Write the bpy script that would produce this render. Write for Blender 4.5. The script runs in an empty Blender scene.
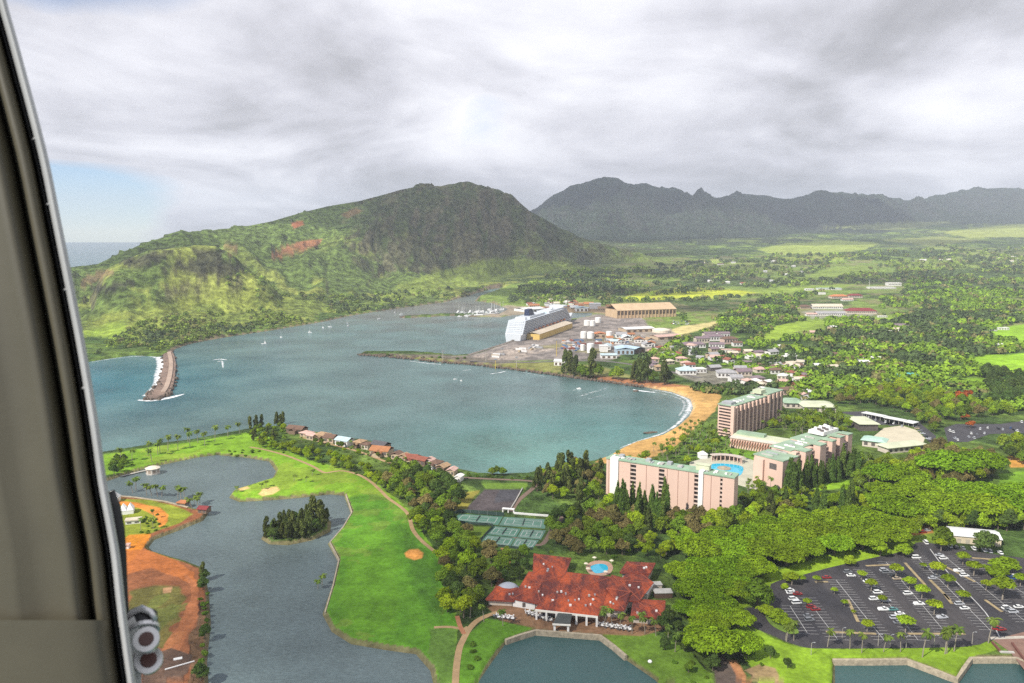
import bpy, math, random
import numpy as np
from mathutils import Vector, Matrix

SC = bpy.context.scene
COL = SC.collection
R = math.radians
rng = np.random.default_rng(7)
random.seed(7)

# ------------------------------------------------------------------ camera
CAM_H, FPX = 190.0, 800.0
PITCH = math.atan(109.5 / FPX)
cd = bpy.data.cameras.new('camera')
cam = bpy.data.objects.new('camera', cd)
COL.objects.link(cam)
cam.location = (0, 0, CAM_H)
cam.rotation_euler = (math.pi / 2 - PITCH, 0, 0)
cd.sensor_width = 36.0
cd.lens = FPX / 1024 * 36
cd.clip_start, cd.clip_end = 0.05, 90000
cd.dof.use_dof = True
cd.dof.focus_distance = 900.0
cd.dof.aperture_fstop = 13.0
SC.camera = cam

# ------------------------------------------------------------------ light
SUN_EL, SUN_AZ = R(43), R(228)          # azimuth clockwise from +Y
SUN = np.array([math.sin(SUN_AZ) * math.cos(SUN_EL), math.cos(SUN_AZ) * math.cos(SUN_EL), math.sin(SUN_EL)])
sd = bpy.data.lights.new('sun', 'SUN')
sd.energy, sd.angle, sd.color = 5.0, R(0.55), (1.0, 0.95, 0.86)
so = bpy.data.objects.new('sun', sd)
COL.objects.link(so)
so.rotation_euler = Vector(SUN).to_track_quat('Z', 'Y').to_euler()

W = bpy.data.worlds.new('World')
SC.world = W
W.use_nodes = True
nt = W.node_tree
nt.nodes.clear()
def wn(t, **kw):
    n = nt.nodes.new(t)
    for k, v in kw.items():
        setattr(n, k, v)
    return n
def wl(a, b):
    nt.links.new(a, b)
out = wn('ShaderNodeOutputWorld')
sky = wn('ShaderNodeTexSky', sky_type='NISHITA')
sky.sun_disc = False
sky.sun_elevation, sky.sun_rotation = SUN_EL, SUN_AZ
sky.altitude, sky.air_density, sky.dust_density, sky.ozone_density = 2800, 1.0, 0.0, 4.0
bg1 = wn('ShaderNodeBackground')
bg1.inputs[1].default_value = 0.115
wl(sky.outputs[0], bg1.inputs[0])
def wmath(op, a, b=None, clamp=False):
    n = wn('ShaderNodeMath', operation=op)
    n.use_clamp = clamp
    for i, v in enumerate((a, b)):
        if v is None:
            continue
        if isinstance(v, (int, float)):
            n.inputs[i].default_value = v
        else:
            wl(v, n.inputs[i])
    return n.outputs[0]
tc = wn('ShaderNodeTexCoord')
sep = wn('ShaderNodeSeparateXYZ')
wl(tc.outputs['Generated'], sep.inputs[0])
zz = wmath('ADD', wmath('MAXIMUM', sep.outputs[2], 0.0), 0.26)
u = wmath('DIVIDE', sep.outputs[0], zz)
v = wmath('DIVIDE', sep.outputs[1], zz)
cmb = wn('ShaderNodeCombineXYZ')
wl(u, cmb.inputs[0]); wl(v, cmb.inputs[1])
def wnoise(scale, detail, rough, off, dist=0.0):
    mp = wn('ShaderNodeMapping')
    mp.inputs['Location'].default_value = off
    wl(cmb.outputs[0], mp.inputs[0])
    n = wn('ShaderNodeTexNoise')
    n.inputs['Scale'].default_value = scale
    n.inputs['Detail'].default_value = detail
    n.inputs['Roughness'].default_value = rough
    n.inputs['Distortion'].default_value = dist
    wl(mp.outputs[0], n.inputs['Vector'])
    return n.outputs[0]
n_big = wnoise(0.72, 7, 0.50, (5.6, 2.2, 0), 0.6)
n_mid = wnoise(1.7, 7, 0.52, (8.3, 4.2, 0), 0.6)
n_fine = wnoise(4.6, 8, 0.6, (1.3, 9.2, 0), 0.3)
n_lit = wmath('SUBTRACT', wnoise(1.7, 5, 0.52, (8.3 + 0.08, 4.2 - 0.10, 0), 0.6), wnoise(1.7, 5, 0.52, (8.3 - 0.05, 4.2 + 0.06, 0), 0.6))
def ramp(fac, stops, interp='LINEAR'):
    r = wn('ShaderNodeValToRGB')
    r.color_ramp.interpolation = interp
    el = r.color_ramp.elements
    while len(el) > 1:
        el.remove(el[0])
    el[0].position, el[0].color = stops[0][0], (*stops[0][1], 1)
    for p, c in stops[1:]:
        e = el.new(p); e.color = (*c, 1)
    wl(fac, r.inputs[0])
    return r.outputs[0]
# the clear part of the sky lies low towards the open sea (azimuth about -30 degrees)
az = wmath('DIVIDE', sep.outputs[0], wmath('MAXIMUM', sep.outputs[1], 0.05))
west = wmath('MULTIPLY', wmath('SUBTRACT', -0.40, az), 6.0, True)      # 0 at az -0.40 -> 1 at -0.65
low = wmath('MULTIPLY', wmath('SUBTRACT', 0.085, sep.outputs[2]), 22.0, True)
clear = wmath('MULTIPLY', west, low)
toplow = wmath('MULTIPLY', wmath('SUBTRACT', sep.outputs[2], 0.20), 9.0, True)
west2 = wmath('MULTIPLY', wmath('SUBTRACT', -0.25, az), 3.5, True)
clear = wmath('ADD', clear, wmath('MULTIPLY', wmath('MULTIPLY', toplow, west2), 1.0))
mixd = wmath('ADD', wmath('MULTIPLY', n_big, 0.55), wmath('MULTIPLY', n_mid, 0.45))
cover = wmath('SUBTRACT', mixd, wmath('MULTIPLY', clear, 0.74))
cov = wmath('MULTIPLY', wmath('SUBTRACT', cover, 0.20), 5.5, True)
# cloud brightness: thick grey bases, thin bright parts
val = wmath('ADD', wmath('MULTIPLY', n_big, 0.50), wmath('ADD', wmath('MULTIPLY', n_mid, 0.36), wmath('MULTIPLY', n_fine, 0.10)))
val = wmath('ADD', val, wmath('MULTIPLY', n_lit, 0.24))
val = wmath('ADD', wmath('ADD', val, -0.008), wmath('MULTIPLY', wmath('MULTIPLY', wmath('SUBTRACT', 0.13, sep.outputs[2]), 10.0, True), 0.045))
ccol = ramp(val, [(0.34, (0.92, 0.92, 0.97)), (0.43, (0.76, 0.76, 0.815)), (0.50, (0.59, 0.59, 0.645)),
                  (0.57, (0.43, 0.43, 0.465)), (0.68, (0.28, 0.28, 0.30))])
bg2 = wn('ShaderNodeBackground')
bg2.inputs[1].default_value = 1.0
wl(ccol, bg2.inputs[0])
mx = wn('ShaderNodeMixShader')
wl(cov, mx.inputs[0]); wl(bg1.outputs[0], mx.inputs[1]); wl(bg2.outputs[0], mx.inputs[2])
wl(mx.outputs[0], out.inputs[0])

SC.view_settings.view_transform = 'Standard'
SC.view_settings.look = 'None'
SC.view_settings.exposure = 0.38
SC.view_settings.gamma = 1.0
SC.view_settings.use_curve_mapping = False
SC.render.engine = 'CYCLES'
SC.cycles.max_bounces = 5
SC.cycles.diffuse_bounces = 2
SC.cycles.glossy_bounces = 2
SC.cycles.transmission_bounces = 2
SC.cycles.transparent_max_bounces = 6
SC.cycles.volume_bounces = 0
SC.cycles.use_denoising = False
try:
    SC.cycles.denoiser = 'OPENIMAGEDENOISE'
    SC.cycles.denoising_input_passes = 'RGB_ALBEDO_NORMAL'
except Exception:
    pass

# ------------------------------------------------------------------ pixel <-> ground (survey of the photograph)
FWD = np.array([0, math.cos(PITCH), -math.sin(PITCH)])
UPV = np.array([0, math.sin(PITCH), math.cos(PITCH)])
def ray(px, py):
    px = np.asarray(px, float); py = np.asarray(py, float)
    a = (px - 512) / FPX; b = (341.5 - py) / FPX
    return np.stack([a + 0 * b, FWD[1] + b * UPV[1] + 0 * a, FWD[2] + b * UPV[2] + 0 * a], -1)
def flat(px, py, z=3.0):
    d = ray(px, py)
    t = (z - CAM_H) / d[..., 2]
    return np.stack([d[..., 0] * t, d[..., 1] * t], -1)
def project(x, y, z):
    dep = y * FWD[1] + (z - CAM_H) * FWD[2]
    dep = np.maximum(dep, 1e-3)
    return 512 + FPX * x / dep, 341.5 - FPX * (y * UPV[1] + (z - CAM_H) * UPV[2]) / dep
def polyw(pts, z=3.0):
    p = np.array(pts, float)
    return flat(p[:, 0], p[:, 1], z)

# ------------------------------------------------------------------ noise
_T = np.random.default_rng(11).random((256, 256))
def vnoise(x, y, s=0):
    x = x + 17.3 * s; y = y - 9.1 * s
    xi = np.floor(x).astype(np.int64); yi = np.floor(y).astype(np.int64)
    fx = x - xi; fy = y - yi
    fx = fx * fx * fx * (fx * (fx * 6 - 15) + 10); fy = fy * fy * fy * (fy * (fy * 6 - 15) + 10)
    g = lambda i, j: _T[(i + 37 * s) & 255, (j + 91 * s) & 255]
    a = g(xi, yi); b = g(xi + 1, yi); c = g(xi, yi + 1); d = g(xi + 1, yi + 1)
    return (a * (1 - fx) + b * fx) * (1 - fy) + (c * (1 - fx) + d * fx) * fy
def fbm(x, y, o=5, s=0, g=0.5):
    t, a, n = 0, 1.0, 0
    for k in range(o):
        t = t + a * vnoise(x, y, s + k); n += a
        x = x * 2.03; y = y * 2.03; a *= g
    return t / n
def ridged(x, y, o=4, s=0):
    t, a, n = 0, 1.0, 0
    for k in range(o):
        t = t + a * (1 - np.abs(2 * vnoise(x, y, s + k) - 1)); n += a
        x = x * 2.1; y = y * 2.1; a *= 0.5
    return t / n
def sstep(a, b, x):
    t = np.clip((x - a) / (b - a), 0, 1)
    return t * t * (3 - 2 * t)

def inside(poly, x, y):
    c = np.zeros(x.shape, bool)
    n = len(poly)
    for i in range(n):
        x1, y1 = poly[i]; x2, y2 = poly[(i + 1) % n]
        if y1 == y2:
            continue
        c ^= ((y1 > y) != (y2 > y)) & (x < (x2 - x1) * (y - y1) / (y2 - y1) + x1)
    return c
def sdist(poly, x, y, lim=60.0):
    """signed distance, positive inside, only accurate within lim of the outline's box"""
    o = np.full(x.shape, -1e4)
    lo = poly.min(0) - lim; hi = poly.max(0) + lim
    m = (x > lo[0]) & (x < hi[0]) & (y > lo[1]) & (y < hi[1])
    if not m.any():
        return o
    xs, ys = x[m], y[m]
    d = np.full(xs.shape, 1e12)
    n = len(poly)
    for i in range(n):
        a = poly[i]; b = poly[(i + 1) % n]
        e = b - a; L = max(e @ e, 1e-9)
        t = np.clip(((xs - a[0]) * e[0] + (ys - a[1]) * e[1]) / L, 0, 1)
        d = np.minimum(d, (xs - a[0] - t * e[0]) ** 2 + (ys - a[1] - t * e[1]) ** 2)
    d = np.sqrt(d)
    d[~inside(poly, xs, ys)] *= -1
    o[m] = d
    return o

# ------------------------------------------------------------------ outlines traced from the photograph (pixels)
BAY = [(-500, 520), (60, 462), (104, 453), (153, 445), (188, 441), (220, 435), (246, 430), (270, 427), (285, 427), (303, 430),
       (334, 436), (348, 438), (385, 444), (391, 451), (412, 457), (436, 462), (446, 467), (480, 474), (500, 475), (526, 474),
       (545, 469), (565, 465), (590, 462), (604, 458), (620, 449), (633, 443), (660, 436), (677, 426), (688, 416), (692, 408), (689, 399),
       (671, 392), (648, 388), (640, 386), (608, 381.5), (567, 376), (538, 372), (506, 368), (471, 364), (440, 362),
       (400, 357.8), (358.5, 354.5), (362, 352), (400, 351.3), (430, 352.8), (455, 355.5), (469, 355), (504, 344), (540, 331),
       (567, 320), (590, 316.5), (592, 313), (565, 312.5), (540, 312.5), (512, 315.5), (500, 317.5), (470, 316.8), (452, 315.8), (430, 317),
       (402, 318.5), (400, 316.6), (430, 314.6), (456, 313.4), (497, 314.4), (508, 309), (492, 303), (475, 301), (479, 296.5),
       (501, 290.5), (504, 287.5), (490, 289), (475, 293.5), (446, 302), (394, 309), (350, 316), (323, 322), (269, 331),
       (221, 338), (190, 344), (176, 349), (171, 354), (163, 356), (159, 357), (132, 355.6), (91, 361.6), (0, 376), (-500, 425)]
LAGOON = [(108, 479), (122, 474), (144, 467.5), (163, 463), (197, 456), (217, 453.5), (246, 456), (270, 460), (277, 470), (273, 478),
          (255, 483.5), (234, 490), (230, 496), (240, 500), (276, 498), (305, 495.5), (330, 492.5), (345, 494), (352, 512), (343, 527), (329, 542), (339, 559),
          (333, 585), (324, 612), (333, 629), (352, 641), (387, 647), (417, 651), (432, 668), (437, 690), (437, 780), (208, 780), (207, 690), (205, 660), (209, 622),
          (207, 590), (201, 567), (186, 561), (168, 556), (152, 551), (147, 546), (153, 538), (182, 527), (202, 519), (207, 512), (188, 507), (164, 501), (135, 497),
          (112, 495), (60, 497), (60, 489)]
ISLAND = [(262, 537), (268, 529), (285, 522), (305, 517), (322, 515), (330, 520), (329, 530), (312, 538), (288, 543), (270, 542)]
POND = [(505.6, 639), (535.7, 630), (601, 635), (626, 656), (664, 682), (690, 705), (690, 790), (470, 790), (474, 683), (489, 661)]
POND2 = [(833, 660), (907, 659.5), (957, 678), (971, 658), (1017, 658), (1070, 690), (1070, 800), (835, 800)]
WAT_Z = 0.8
bay_w = polyw(BAY, 0.0)
bay_w[0] = (-1500, 560); bay_w[-1] = (-2600, 1150)
lag_w = polyw(LAGOON, 2.0); isl_w = polyw(ISLAND, 2.0); pond_w = polyw(POND, 2.0); pond2_w = polyw(POND2, 2.0)

# ------------------------------------------------------------------ relief
def crest(tbl):
    t = np.array(tbl, float)
    return lambda px, i: np.interp(px, t[:, 0], t[:, i])
CR_A = crest([(-260, 300, 1900, 1100), (-120, 284, 1950, 1150), (0, 276, 2100, 1200), (75, 268, 2100, 1240), (100, 265, 2150, 1255), (120, 255, 2250, 1270), (150, 243, 2350, 1300), (165, 238.5, 2400, 1320),
              (185, 235.5, 2450, 1345), (210, 230.5, 2550, 1390), (240, 229, 2700, 1450), (275, 222, 2850, 1540), (300, 214.5, 3000, 1610), (330, 207, 3150, 1720),
              (360, 202, 3250, 1850), (385, 195.5, 3400, 1960), (402, 190.5, 3450, 2010), (417, 187.5, 3500, 2080), (428, 187.8, 3520, 2110), (437, 188.3, 3550, 2140), (450, 184.6, 3600, 2200), (462, 184, 3600, 2250), (475, 185.5, 3620, 2330), (487, 188, 3620, 2400), (500, 192.5, 3650, 2560),
              (512, 198, 3700, 2700), (520, 203.5, 3700, 2700), (530, 212, 3750, 2720), (545, 220, 3750, 2740), (560, 229, 3800, 2760), (575, 236, 3800, 2800), (595, 243, 3850, 2850), (620, 250, 3900, 2900),
              (650, 257, 3900, 3000), (700, 266, 3900, 3200), (760, 275, 3900, 3400)])
CR_A2 = crest([(70, 290, 1750, 1300), (100, 274, 1780, 1300), (125, 262, 1820, 1320), (150, 252, 1850, 1350), (180, 249, 1900, 1400), (200, 247.5, 1950, 1430), (218, 249, 1950, 1450),
               (236, 258, 1950, 1480), (250, 272, 1950, 1500), (275, 290, 1950, 1550), (300, 305, 1950, 1600)])
CR_B = crest([(430, 240, 7300, 6000), (500, 226, 7300, 5600), (528, 214, 7300, 5500), (538, 210, 7300, 5400), (546, 202, 7300, 5300), (553, 194.5, 7300, 5200), (562, 190.5, 7300, 5200), (575, 186, 7300, 5200), (590, 181, 7300, 5200),
              (602, 178.5, 7300, 5200), (615, 179.5, 7300, 5200), (632, 185, 7300, 5200), (645, 184.5, 7300, 5200), (655, 187.5, 7300, 5250), (668, 191, 7400, 5300), (682, 195.5, 7400, 5300), (689, 198.5, 7500, 5300),
              (694, 196.5, 7500, 5300), (699, 195.2, 7500, 5300), (706, 197.5, 7500, 5400), (718, 201, 7600, 5400), (728, 196.5, 7600, 5500), (740, 194.8, 7700, 5500), (760, 194.5, 7700, 5600), (778, 199, 7800, 5700), (788, 200.5, 7800, 5800),
              (800, 196, 7900, 5900), (812, 192.3, 8000, 6000), (822, 191.6, 8000, 6000), (840, 194, 8000, 6100), (860, 196.5, 8200, 6200), (880, 196.5, 8300, 6300), (895, 200, 8500, 6500), (908, 201.5, 8800, 6800),
              (925, 196.5, 9200, 7200), (945, 193, 9400, 7300), (965, 189.5, 9500, 7400), (985, 189.5, 9500, 7400), (1005, 188.5, 9600, 7400), (1024, 190, 9600, 7400), (1150, 194, 9600, 7400), (1350, 190, 9600, 7400)])
def crest_z(py, D, px):
    d = ray(px, py)
    return CAM_H + d[..., 2] * D / d[..., 1]
def relief(x, y):
    """height of the land, water bodies left out"""
    px = 512 + FPX * x / np.maximum(y, 1.0)          # azimuth expressed as a column
    yy = np.maximum(y, 1.0)
    right = sstep(330, 560, px)
    plain = np.interp(yy, [0, 1500, 1900, 2500, 3500, 5000, 7000, 8500, 12000], [3, 3, 4, 9, 42, 112, 226, 318, 360])
    plain = 3 + (plain - 3) * right
    und = (fbm(x / 420, y / 420, 4, 3) - 0.5)
    plain = plain + right * und * np.interp(yy, [1200, 2500, 5000, 9000], [0, 14, 46, 70])
    # low bluff under the sugar shed and the town
    z = plain
    # ridge A
    for fn, base0, wob in ((CR_A, 0.0, 1.0), (CR_A2, 0.0, 0.75)):
        D = fn(px, 2); F = fn(px, 3); zc = crest_z(fn(px, 1), D, px)
        t = (yy - F) / (D - F)
        tc_ = np.clip(t, 0, 1)
        gul = 0.55 * ridged(x / 470 + y / 1500 + 0.5 * fbm(x / 300, y / 300, 3, 5), y / 900, 4, 9) + 0.45 * ridged(x / 135 + y / 520 + 0.8 * fbm(x / 150, y / 150, 3, 6), y / 520, 4, 13)
        fine = fbm(x / 120, y / 120, 5, 21) - 0.5
        if fn is CR_A2:
            prof = np.clip(0.16 * sstep(0, 0.55, tc_) + 0.84 * sstep(0.5, 0.98, tc_ + 0.22 * (fbm(x / 160, y / 200, 4, 12) - 0.5) * sstep(0.2, 0.5, tc_) * (1 - sstep(0.85, 1, tc_))), 0, 1)
        else:
            cl = sstep(300, 400, px)                  # cliffs on the higher eastern part
            tw = tc_ + 0.20 * (fbm(x / 330, y / 330, 4, 14) - 0.5) * np.sin(math.pi * tc_)
            p1 = tw ** 1.75
            p2 = 0.16 * tw ** 1.2 + 0.38 * sstep(0.42, 0.70, tw) + 0.46 * sstep(0.68, 1.02, tw)
            prof = p1 * (1 - cl) + p2 * cl
        rise = zc * prof + (gul - 0.60) * (240 + 200 * sstep(300, 400, px)) * wob * (tc_ ** 1.1) * (1 - 0.86 * sstep(0.60, 1.0, tc_)) + fine * 85 * wob * np.sqrt(tc_ + 1e-6) * (1 - 0.48 * sstep(0.8, 1, tc_))
        back = np.clip((yy - D) / 1500, 0, 1)
        rise = np.where(t > 1, zc * (1 - sstep(0, 1, back)) - 40 * sstep(0, 0.15, back), rise)
        rise = np.where(t > 0, rise, 0)
        rise = rise * sstep(-260, -60, px) if fn is CR_A else rise * sstep(70, 110, px) * (1 - sstep(270, 300, px))
        z = np.where(t > 0, np.maximum(z, 3 * np.clip(t * 20, 0, 1) + rise), z)
    D = CR_B(px, 2); F = CR_B(px, 3); zc = crest_z(CR_B(px, 1), D, px)
    t = (yy - F) / (D - F); tc_ = np.clip(t, 0, 1)
    spur = 0.5 * ridged(x / 620 + 0.4 * fbm(x / 500, y / 500, 3, 31), y / 1700, 5, 33) + 0.5 * ridged(x / 230 + 0.5 * fbm(x / 300, y / 300, 3, 32), y / 1500, 4, 37)
    tw = np.clip(tc_ + 0.16 * (fbm(x / 700, y / 700, 4, 35) - 0.5) * np.sin(math.pi * tc_), 0, 1)
    prof = 0.10 * tw + 0.30 * sstep(0.15, 0.7, tw) + 0.60 * sstep(0.55, 1.0, tw)
    rise = np.maximum(zc - plain, 0) * prof + (spur - 0.6) * 720 * tc_ * (1 - 0.92 * sstep(0.65, 1, tc_)) + (fbm(x / 150, y / 150, 5, 41) - 0.5) * 130 * tc_ * (1 - 0.45 * sstep(0.8, 1, tc_))
    back = np.clip((yy - D) / 2500, 0, 1)
    rise = np.where(t > 1, np.maximum(zc - plain, 0) * (1 - sstep(0, 1, back)) - 60 * sstep(0, .12, back), rise)
    rise = np.where(t > 0, np.maximum(rise, 0), 0) * sstep(430, 520, px)
    return z + rise
def water_sd(x, y):
    """positive on land: distance to the nearest shore, negative in water"""
    s = -sdist(bay_w, x, y, 140)
    lg = np.maximum(sdist(lag_w, x, y, 40), np.maximum(sdist(pond_w, x, y, 40), sdist(pond2_w, x, y, 40)))
    lg = np.minimum(lg, -sdist(isl_w, x, y, 40))
    return s, -lg
def height(x, y):
    x = np.asarray(x, float); y = np.asarray(y, float)
    sh = x.shape
    x = x.ravel(); y = y.ravel()
    z = relief(x, y)
    s, l = water_sd(x, y)
    w = 4 + 0.004 * y
    k = sstep(-w, w, s)
    z = -5 + (z + 5) * np.where(s < -1e3, 0, np.where(s > 1e3, 1, k))
    z = np.where(s > 1e3, relief(x, y) if False else z, z)
    kl = sstep(-3.0, 3.0, l + 1.0)
    z = np.where(l < 30, -2 + (z + 2) * kl, z)
    return z.reshape(sh)
def G(px, py):
    """the point of the land that a pixel shows"""
    z = 3.0
    for _ in range(14):
        p = flat(px, py, z)
        h = float(height(np.array([p[0]]), np.array([p[1]]))[0])
        h = max(h, 0.0)
        z = z + 0.55 * (h - z)
    p = flat(px, py, z)
    return float(p[0]), float(p[1]), float(z)
# ------------------------------------------------------------------ materials
def newmat(name):
    m = bpy.data.materials.new(name)
    m.use_nodes = True
    t = m.node_tree
    b = t.nodes['Principled BSDF']
    return m, t, b
def nadd(t, typ, **kw):
    n = t.nodes.new(typ)
    for k, v in kw.items():
        setattr(n, k, v)
    return n
_MC = {}
def mat(name, col, rough=0.75, var=0.18, scale=0.6, metal=0.0, bump=0.0, streak=None):
    """a plain weathered surface: the colour broken up by two scales of noise"""
    if name in _MC:
        return _MC[name]
    m, t, b = newmat(name)
    tcn = nadd(t, 'ShaderNodeTexCoord')
    n1 = nadd(t, 'ShaderNodeTexNoise'); n1.inputs['Scale'].default_value = scale; n1.inputs['Detail'].default_value = 6
    n1.inputs['Roughness'].default_value = 0.65
    if streak:
        mp = nadd(t, 'ShaderNodeMapping'); mp.inputs['Scale'].default_value = streak
        t.links.new(tcn.outputs['Object'], mp.inputs[0]); t.links.new(mp.outputs[0], n1.inputs['Vector'])
    else:
        t.links.new(tcn.outputs['Object'], n1.inputs['Vector'])
    mr = nadd(t, 'ShaderNodeMapRange')
    mr.inputs['From Min'].default_value = 0.3; mr.inputs['From Max'].default_value = 0.7
    mr.inputs['To Min'].default_value = 1 - var; mr.inputs['To Max'].default_value = 1 + var
    t.links.new(n1.outputs[0], mr.inputs['Value'])
    vm = nadd(t, 'ShaderNodeVectorMath', operation='SCALE')
    vm.inputs[0].default_value = col
    t.links.new(mr.outputs[0], vm.inputs['Scale'])
    t.links.new(vm.outputs[0], b.inputs['Base Color'])
    b.inputs['Roughness'].default_value = rough
    b.inputs['Metallic'].default_value = metal
    if bump:
        bp = nadd(t, 'ShaderNodeBump'); bp.inputs['Distance'].default_value = bump
        t.links.new(n1.outputs[0], bp.inputs['Height']); t.links.new(bp.outputs[0], b.inputs['Normal'])
    _MC[name] = m
    return m

def ground_mat():
    m, t, b = newmat('ground_cover')
    L = t.links.new
    at = nadd(t, 'ShaderNodeAttribute', attribute_name='cover')
    tcn = nadd(t, 'ShaderNodeTexCoord')
    def nz(scale, detail, rough=0.6):
        n = nadd(t, 'ShaderNodeTexNoise'); n.inputs['Scale'].default_value = scale
        n.inputs['Detail'].default_value = detail; n.inputs['Roughness'].default_value = rough
        L(tcn.outputs['Object'], n.inputs['Vector']); return n.outputs[0]
    def mrange(v, a, bb, c, d):
        n = nadd(t, 'ShaderNodeMapRange')
        for i, q in zip(('From Min', 'From Max', 'To Min', 'To Max'), (a, bb, c, d)):
            n.inputs[i].default_value = q
        L(v, n.inputs['Value']); return n.outputs[0]
    def mth(op, a, bb):
        n = nadd(t, 'ShaderNodeMath', operation=op)
        for i, q in enumerate((a, bb)):
            if isinstance(q, (int, float)): n.inputs[i].default_value = q
            else: L(q, n.inputs[i])
        return n.outputs[0]
    fine = mrange(nz(0.45, 5, 0.7), 0.3, 0.7, 0.72, 1.28)
    bush_n = nz(0.055, 7, 0.62)
    bush = mrange(bush_n, 0.40, 0.60, 1.45, 0.42)
    bigp = mth('MULTIPLY', mrange(nz(0.012, 4), 0.35, 0.65, 0.8, 1.2), mrange(nz(0.085, 4, 0.65), 0.32, 0.68, 0.74, 1.28))
    w = at.outputs['Alpha']
    bm = nadd(t, 'ShaderNodeMix'); bm.data_type = 'FLOAT'
    L(w, bm.inputs[0]); bm.inputs[2].default_value = 1.0; L(bush, bm.inputs[3])
    k = mth('MULTIPLY', mth('MULTIPLY', fine, bm.outputs[0]), bigp)
    vm = nadd(t, 'ShaderNodeVectorMath', operation='SCALE')
    L(at.outputs['Color'], vm.inputs[0]); L(k, vm.inputs['Scale'])
    L(vm.outputs[0], b.inputs['Base Color'])
    b.inputs['Roughness'].default_value = 0.95
    b.inputs['Specular IOR Level'].default_value = 0.15
    bp = nadd(t, 'ShaderNodeBump'); bp.inputs['Distance'].default_value = 1.0
    hh = mth('ADD', mth('MULTIPLY', mth('MULTIPLY', mth('SUBTRACT', bush_n, 0.5), w), -16.0), mth('MULTIPLY', fine, 0.12))
    L(hh, bp.inputs['Height']); L(bp.outputs[0], b.inputs['Normal'])
    return m

def water_mat(name, deep, zones, wave, rough, bumpd=0.35, patch=0.25):
    """zones: (world x, y, radius, colour) tints of shallow or silty water"""
    m, t, b = newmat(name)
    L = t.links.new
    g = nadd(t, 'ShaderNodeNewGeometry')
    col = None
    rgb = nadd(t, 'ShaderNodeRGB'); rgb.outputs[0].default_value = (*deep, 1); col = rgb.outputs[0]
    pn = nadd(t, 'ShaderNodeTexNoise'); pn.inputs['Scale'].default_value = 0.012; pn.inputs['Detail'].default_value = 5
    L(g.outputs['Position'], pn.inputs['Vector'])
    for x, y, sx, sy, c in zones:
        mp = nadd(t, 'ShaderNodeMapping', vector_type='POINT')
        mp.inputs['Location'].default_value = (-x / sx, -y / sy, 0); mp.inputs['Scale'].default_value = (1 / sx, 1 / sy, 0)
        L(g.outputs['Position'], mp.inputs[0])
        ln = nadd(t, 'ShaderNodeVectorMath', operation='LENGTH'); L(mp.outputs[0], ln.inputs[0])
        ad = nadd(t, 'ShaderNodeMath', operation='MULTIPLY_ADD'); L(pn.outputs[0], ad.inputs[0]); ad.inputs[1].default_value = 0.9
        L(ln.outputs['Value'], ad.inputs[2])
        mr = nadd(t, 'ShaderNodeMapRange', interpolation_type='SMOOTHSTEP')
        mr.inputs['From Min'].default_value = 0.45; mr.inputs['From Max'].default_value = 1.5
        mr.inputs['To Min'].default_value = 1.0; mr.inputs['To Max'].default_value = 0.0
        L(ad.outputs[0], mr.inputs['Value'])
        mx = nadd(t, 'ShaderNodeMix'); mx.data_type = 'RGBA'
        L(mr.outputs[0], mx.inputs[0]); L(col, mx.inputs[6]); mx.inputs[7].default_value = (*c, 1)
        col = mx.outputs[2]
    mr2 = nadd(t, 'ShaderNodeMapRange'); mr2.inputs['From Min'].default_value = 0.3; mr2.inputs['From Max'].default_value = 0.7
    mr2.inputs['To Min'].default_value = 1 - patch; mr2.inputs['To Max'].default_value = 1 + patch
    mpw = nadd(t, 'ShaderNodeMapping'); mpw.inputs['Scale'].default_value = (1.0, 2.6, 1.0); mpw.inputs['Rotation'].default_value = (0, 0, 0.3)
    L(g.outputs['Position'], mpw.inputs[0])
    fn = nadd(t, 'ShaderNodeTexNoise'); fn.inputs['Scale'].default_value = wave; fn.inputs['Detail'].default_value = 7; fn.inputs['Roughness'].default_value = 0.68
    L(mpw.outputs[0], fn.inputs['Vector'])
    ad2 = nadd(t, 'ShaderNodeMath', operation='MULTIPLY_ADD'); L(pn.outputs[0], ad2.inputs[0]); ad2.inputs[1].default_value = 0.5
    hf = nadd(t, 'ShaderNodeMath', operation='MULTIPLY'); L(fn.outputs[0], hf.inputs[0]); hf.inputs[1].default_value = 0.5
    L(hf.outputs[0], ad2.inputs[2]); L(ad2.outputs[0], mr2.inputs['Value'])
    vm = nadd(t, 'ShaderNodeVectorMath', operation='SCALE'); L(col, vm.inputs[0]); L(mr2.outputs[0], vm.inputs['Scale'])
    L(vm.outputs[0], b.inputs['Base Color'])
    b.inputs['Roughness'].default_value = rough
    b.inputs['IOR'].default_value = 1.33
    bp = nadd(t, 'ShaderNodeBump'); bp.inputs['Distance'].default_value = bumpd; bp.inputs['Strength'].default_value = 1.0
    L(fn.outputs[0], bp.inputs['Height']); L(bp.outputs[0], b.inputs['Normal'])
    return m

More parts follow.
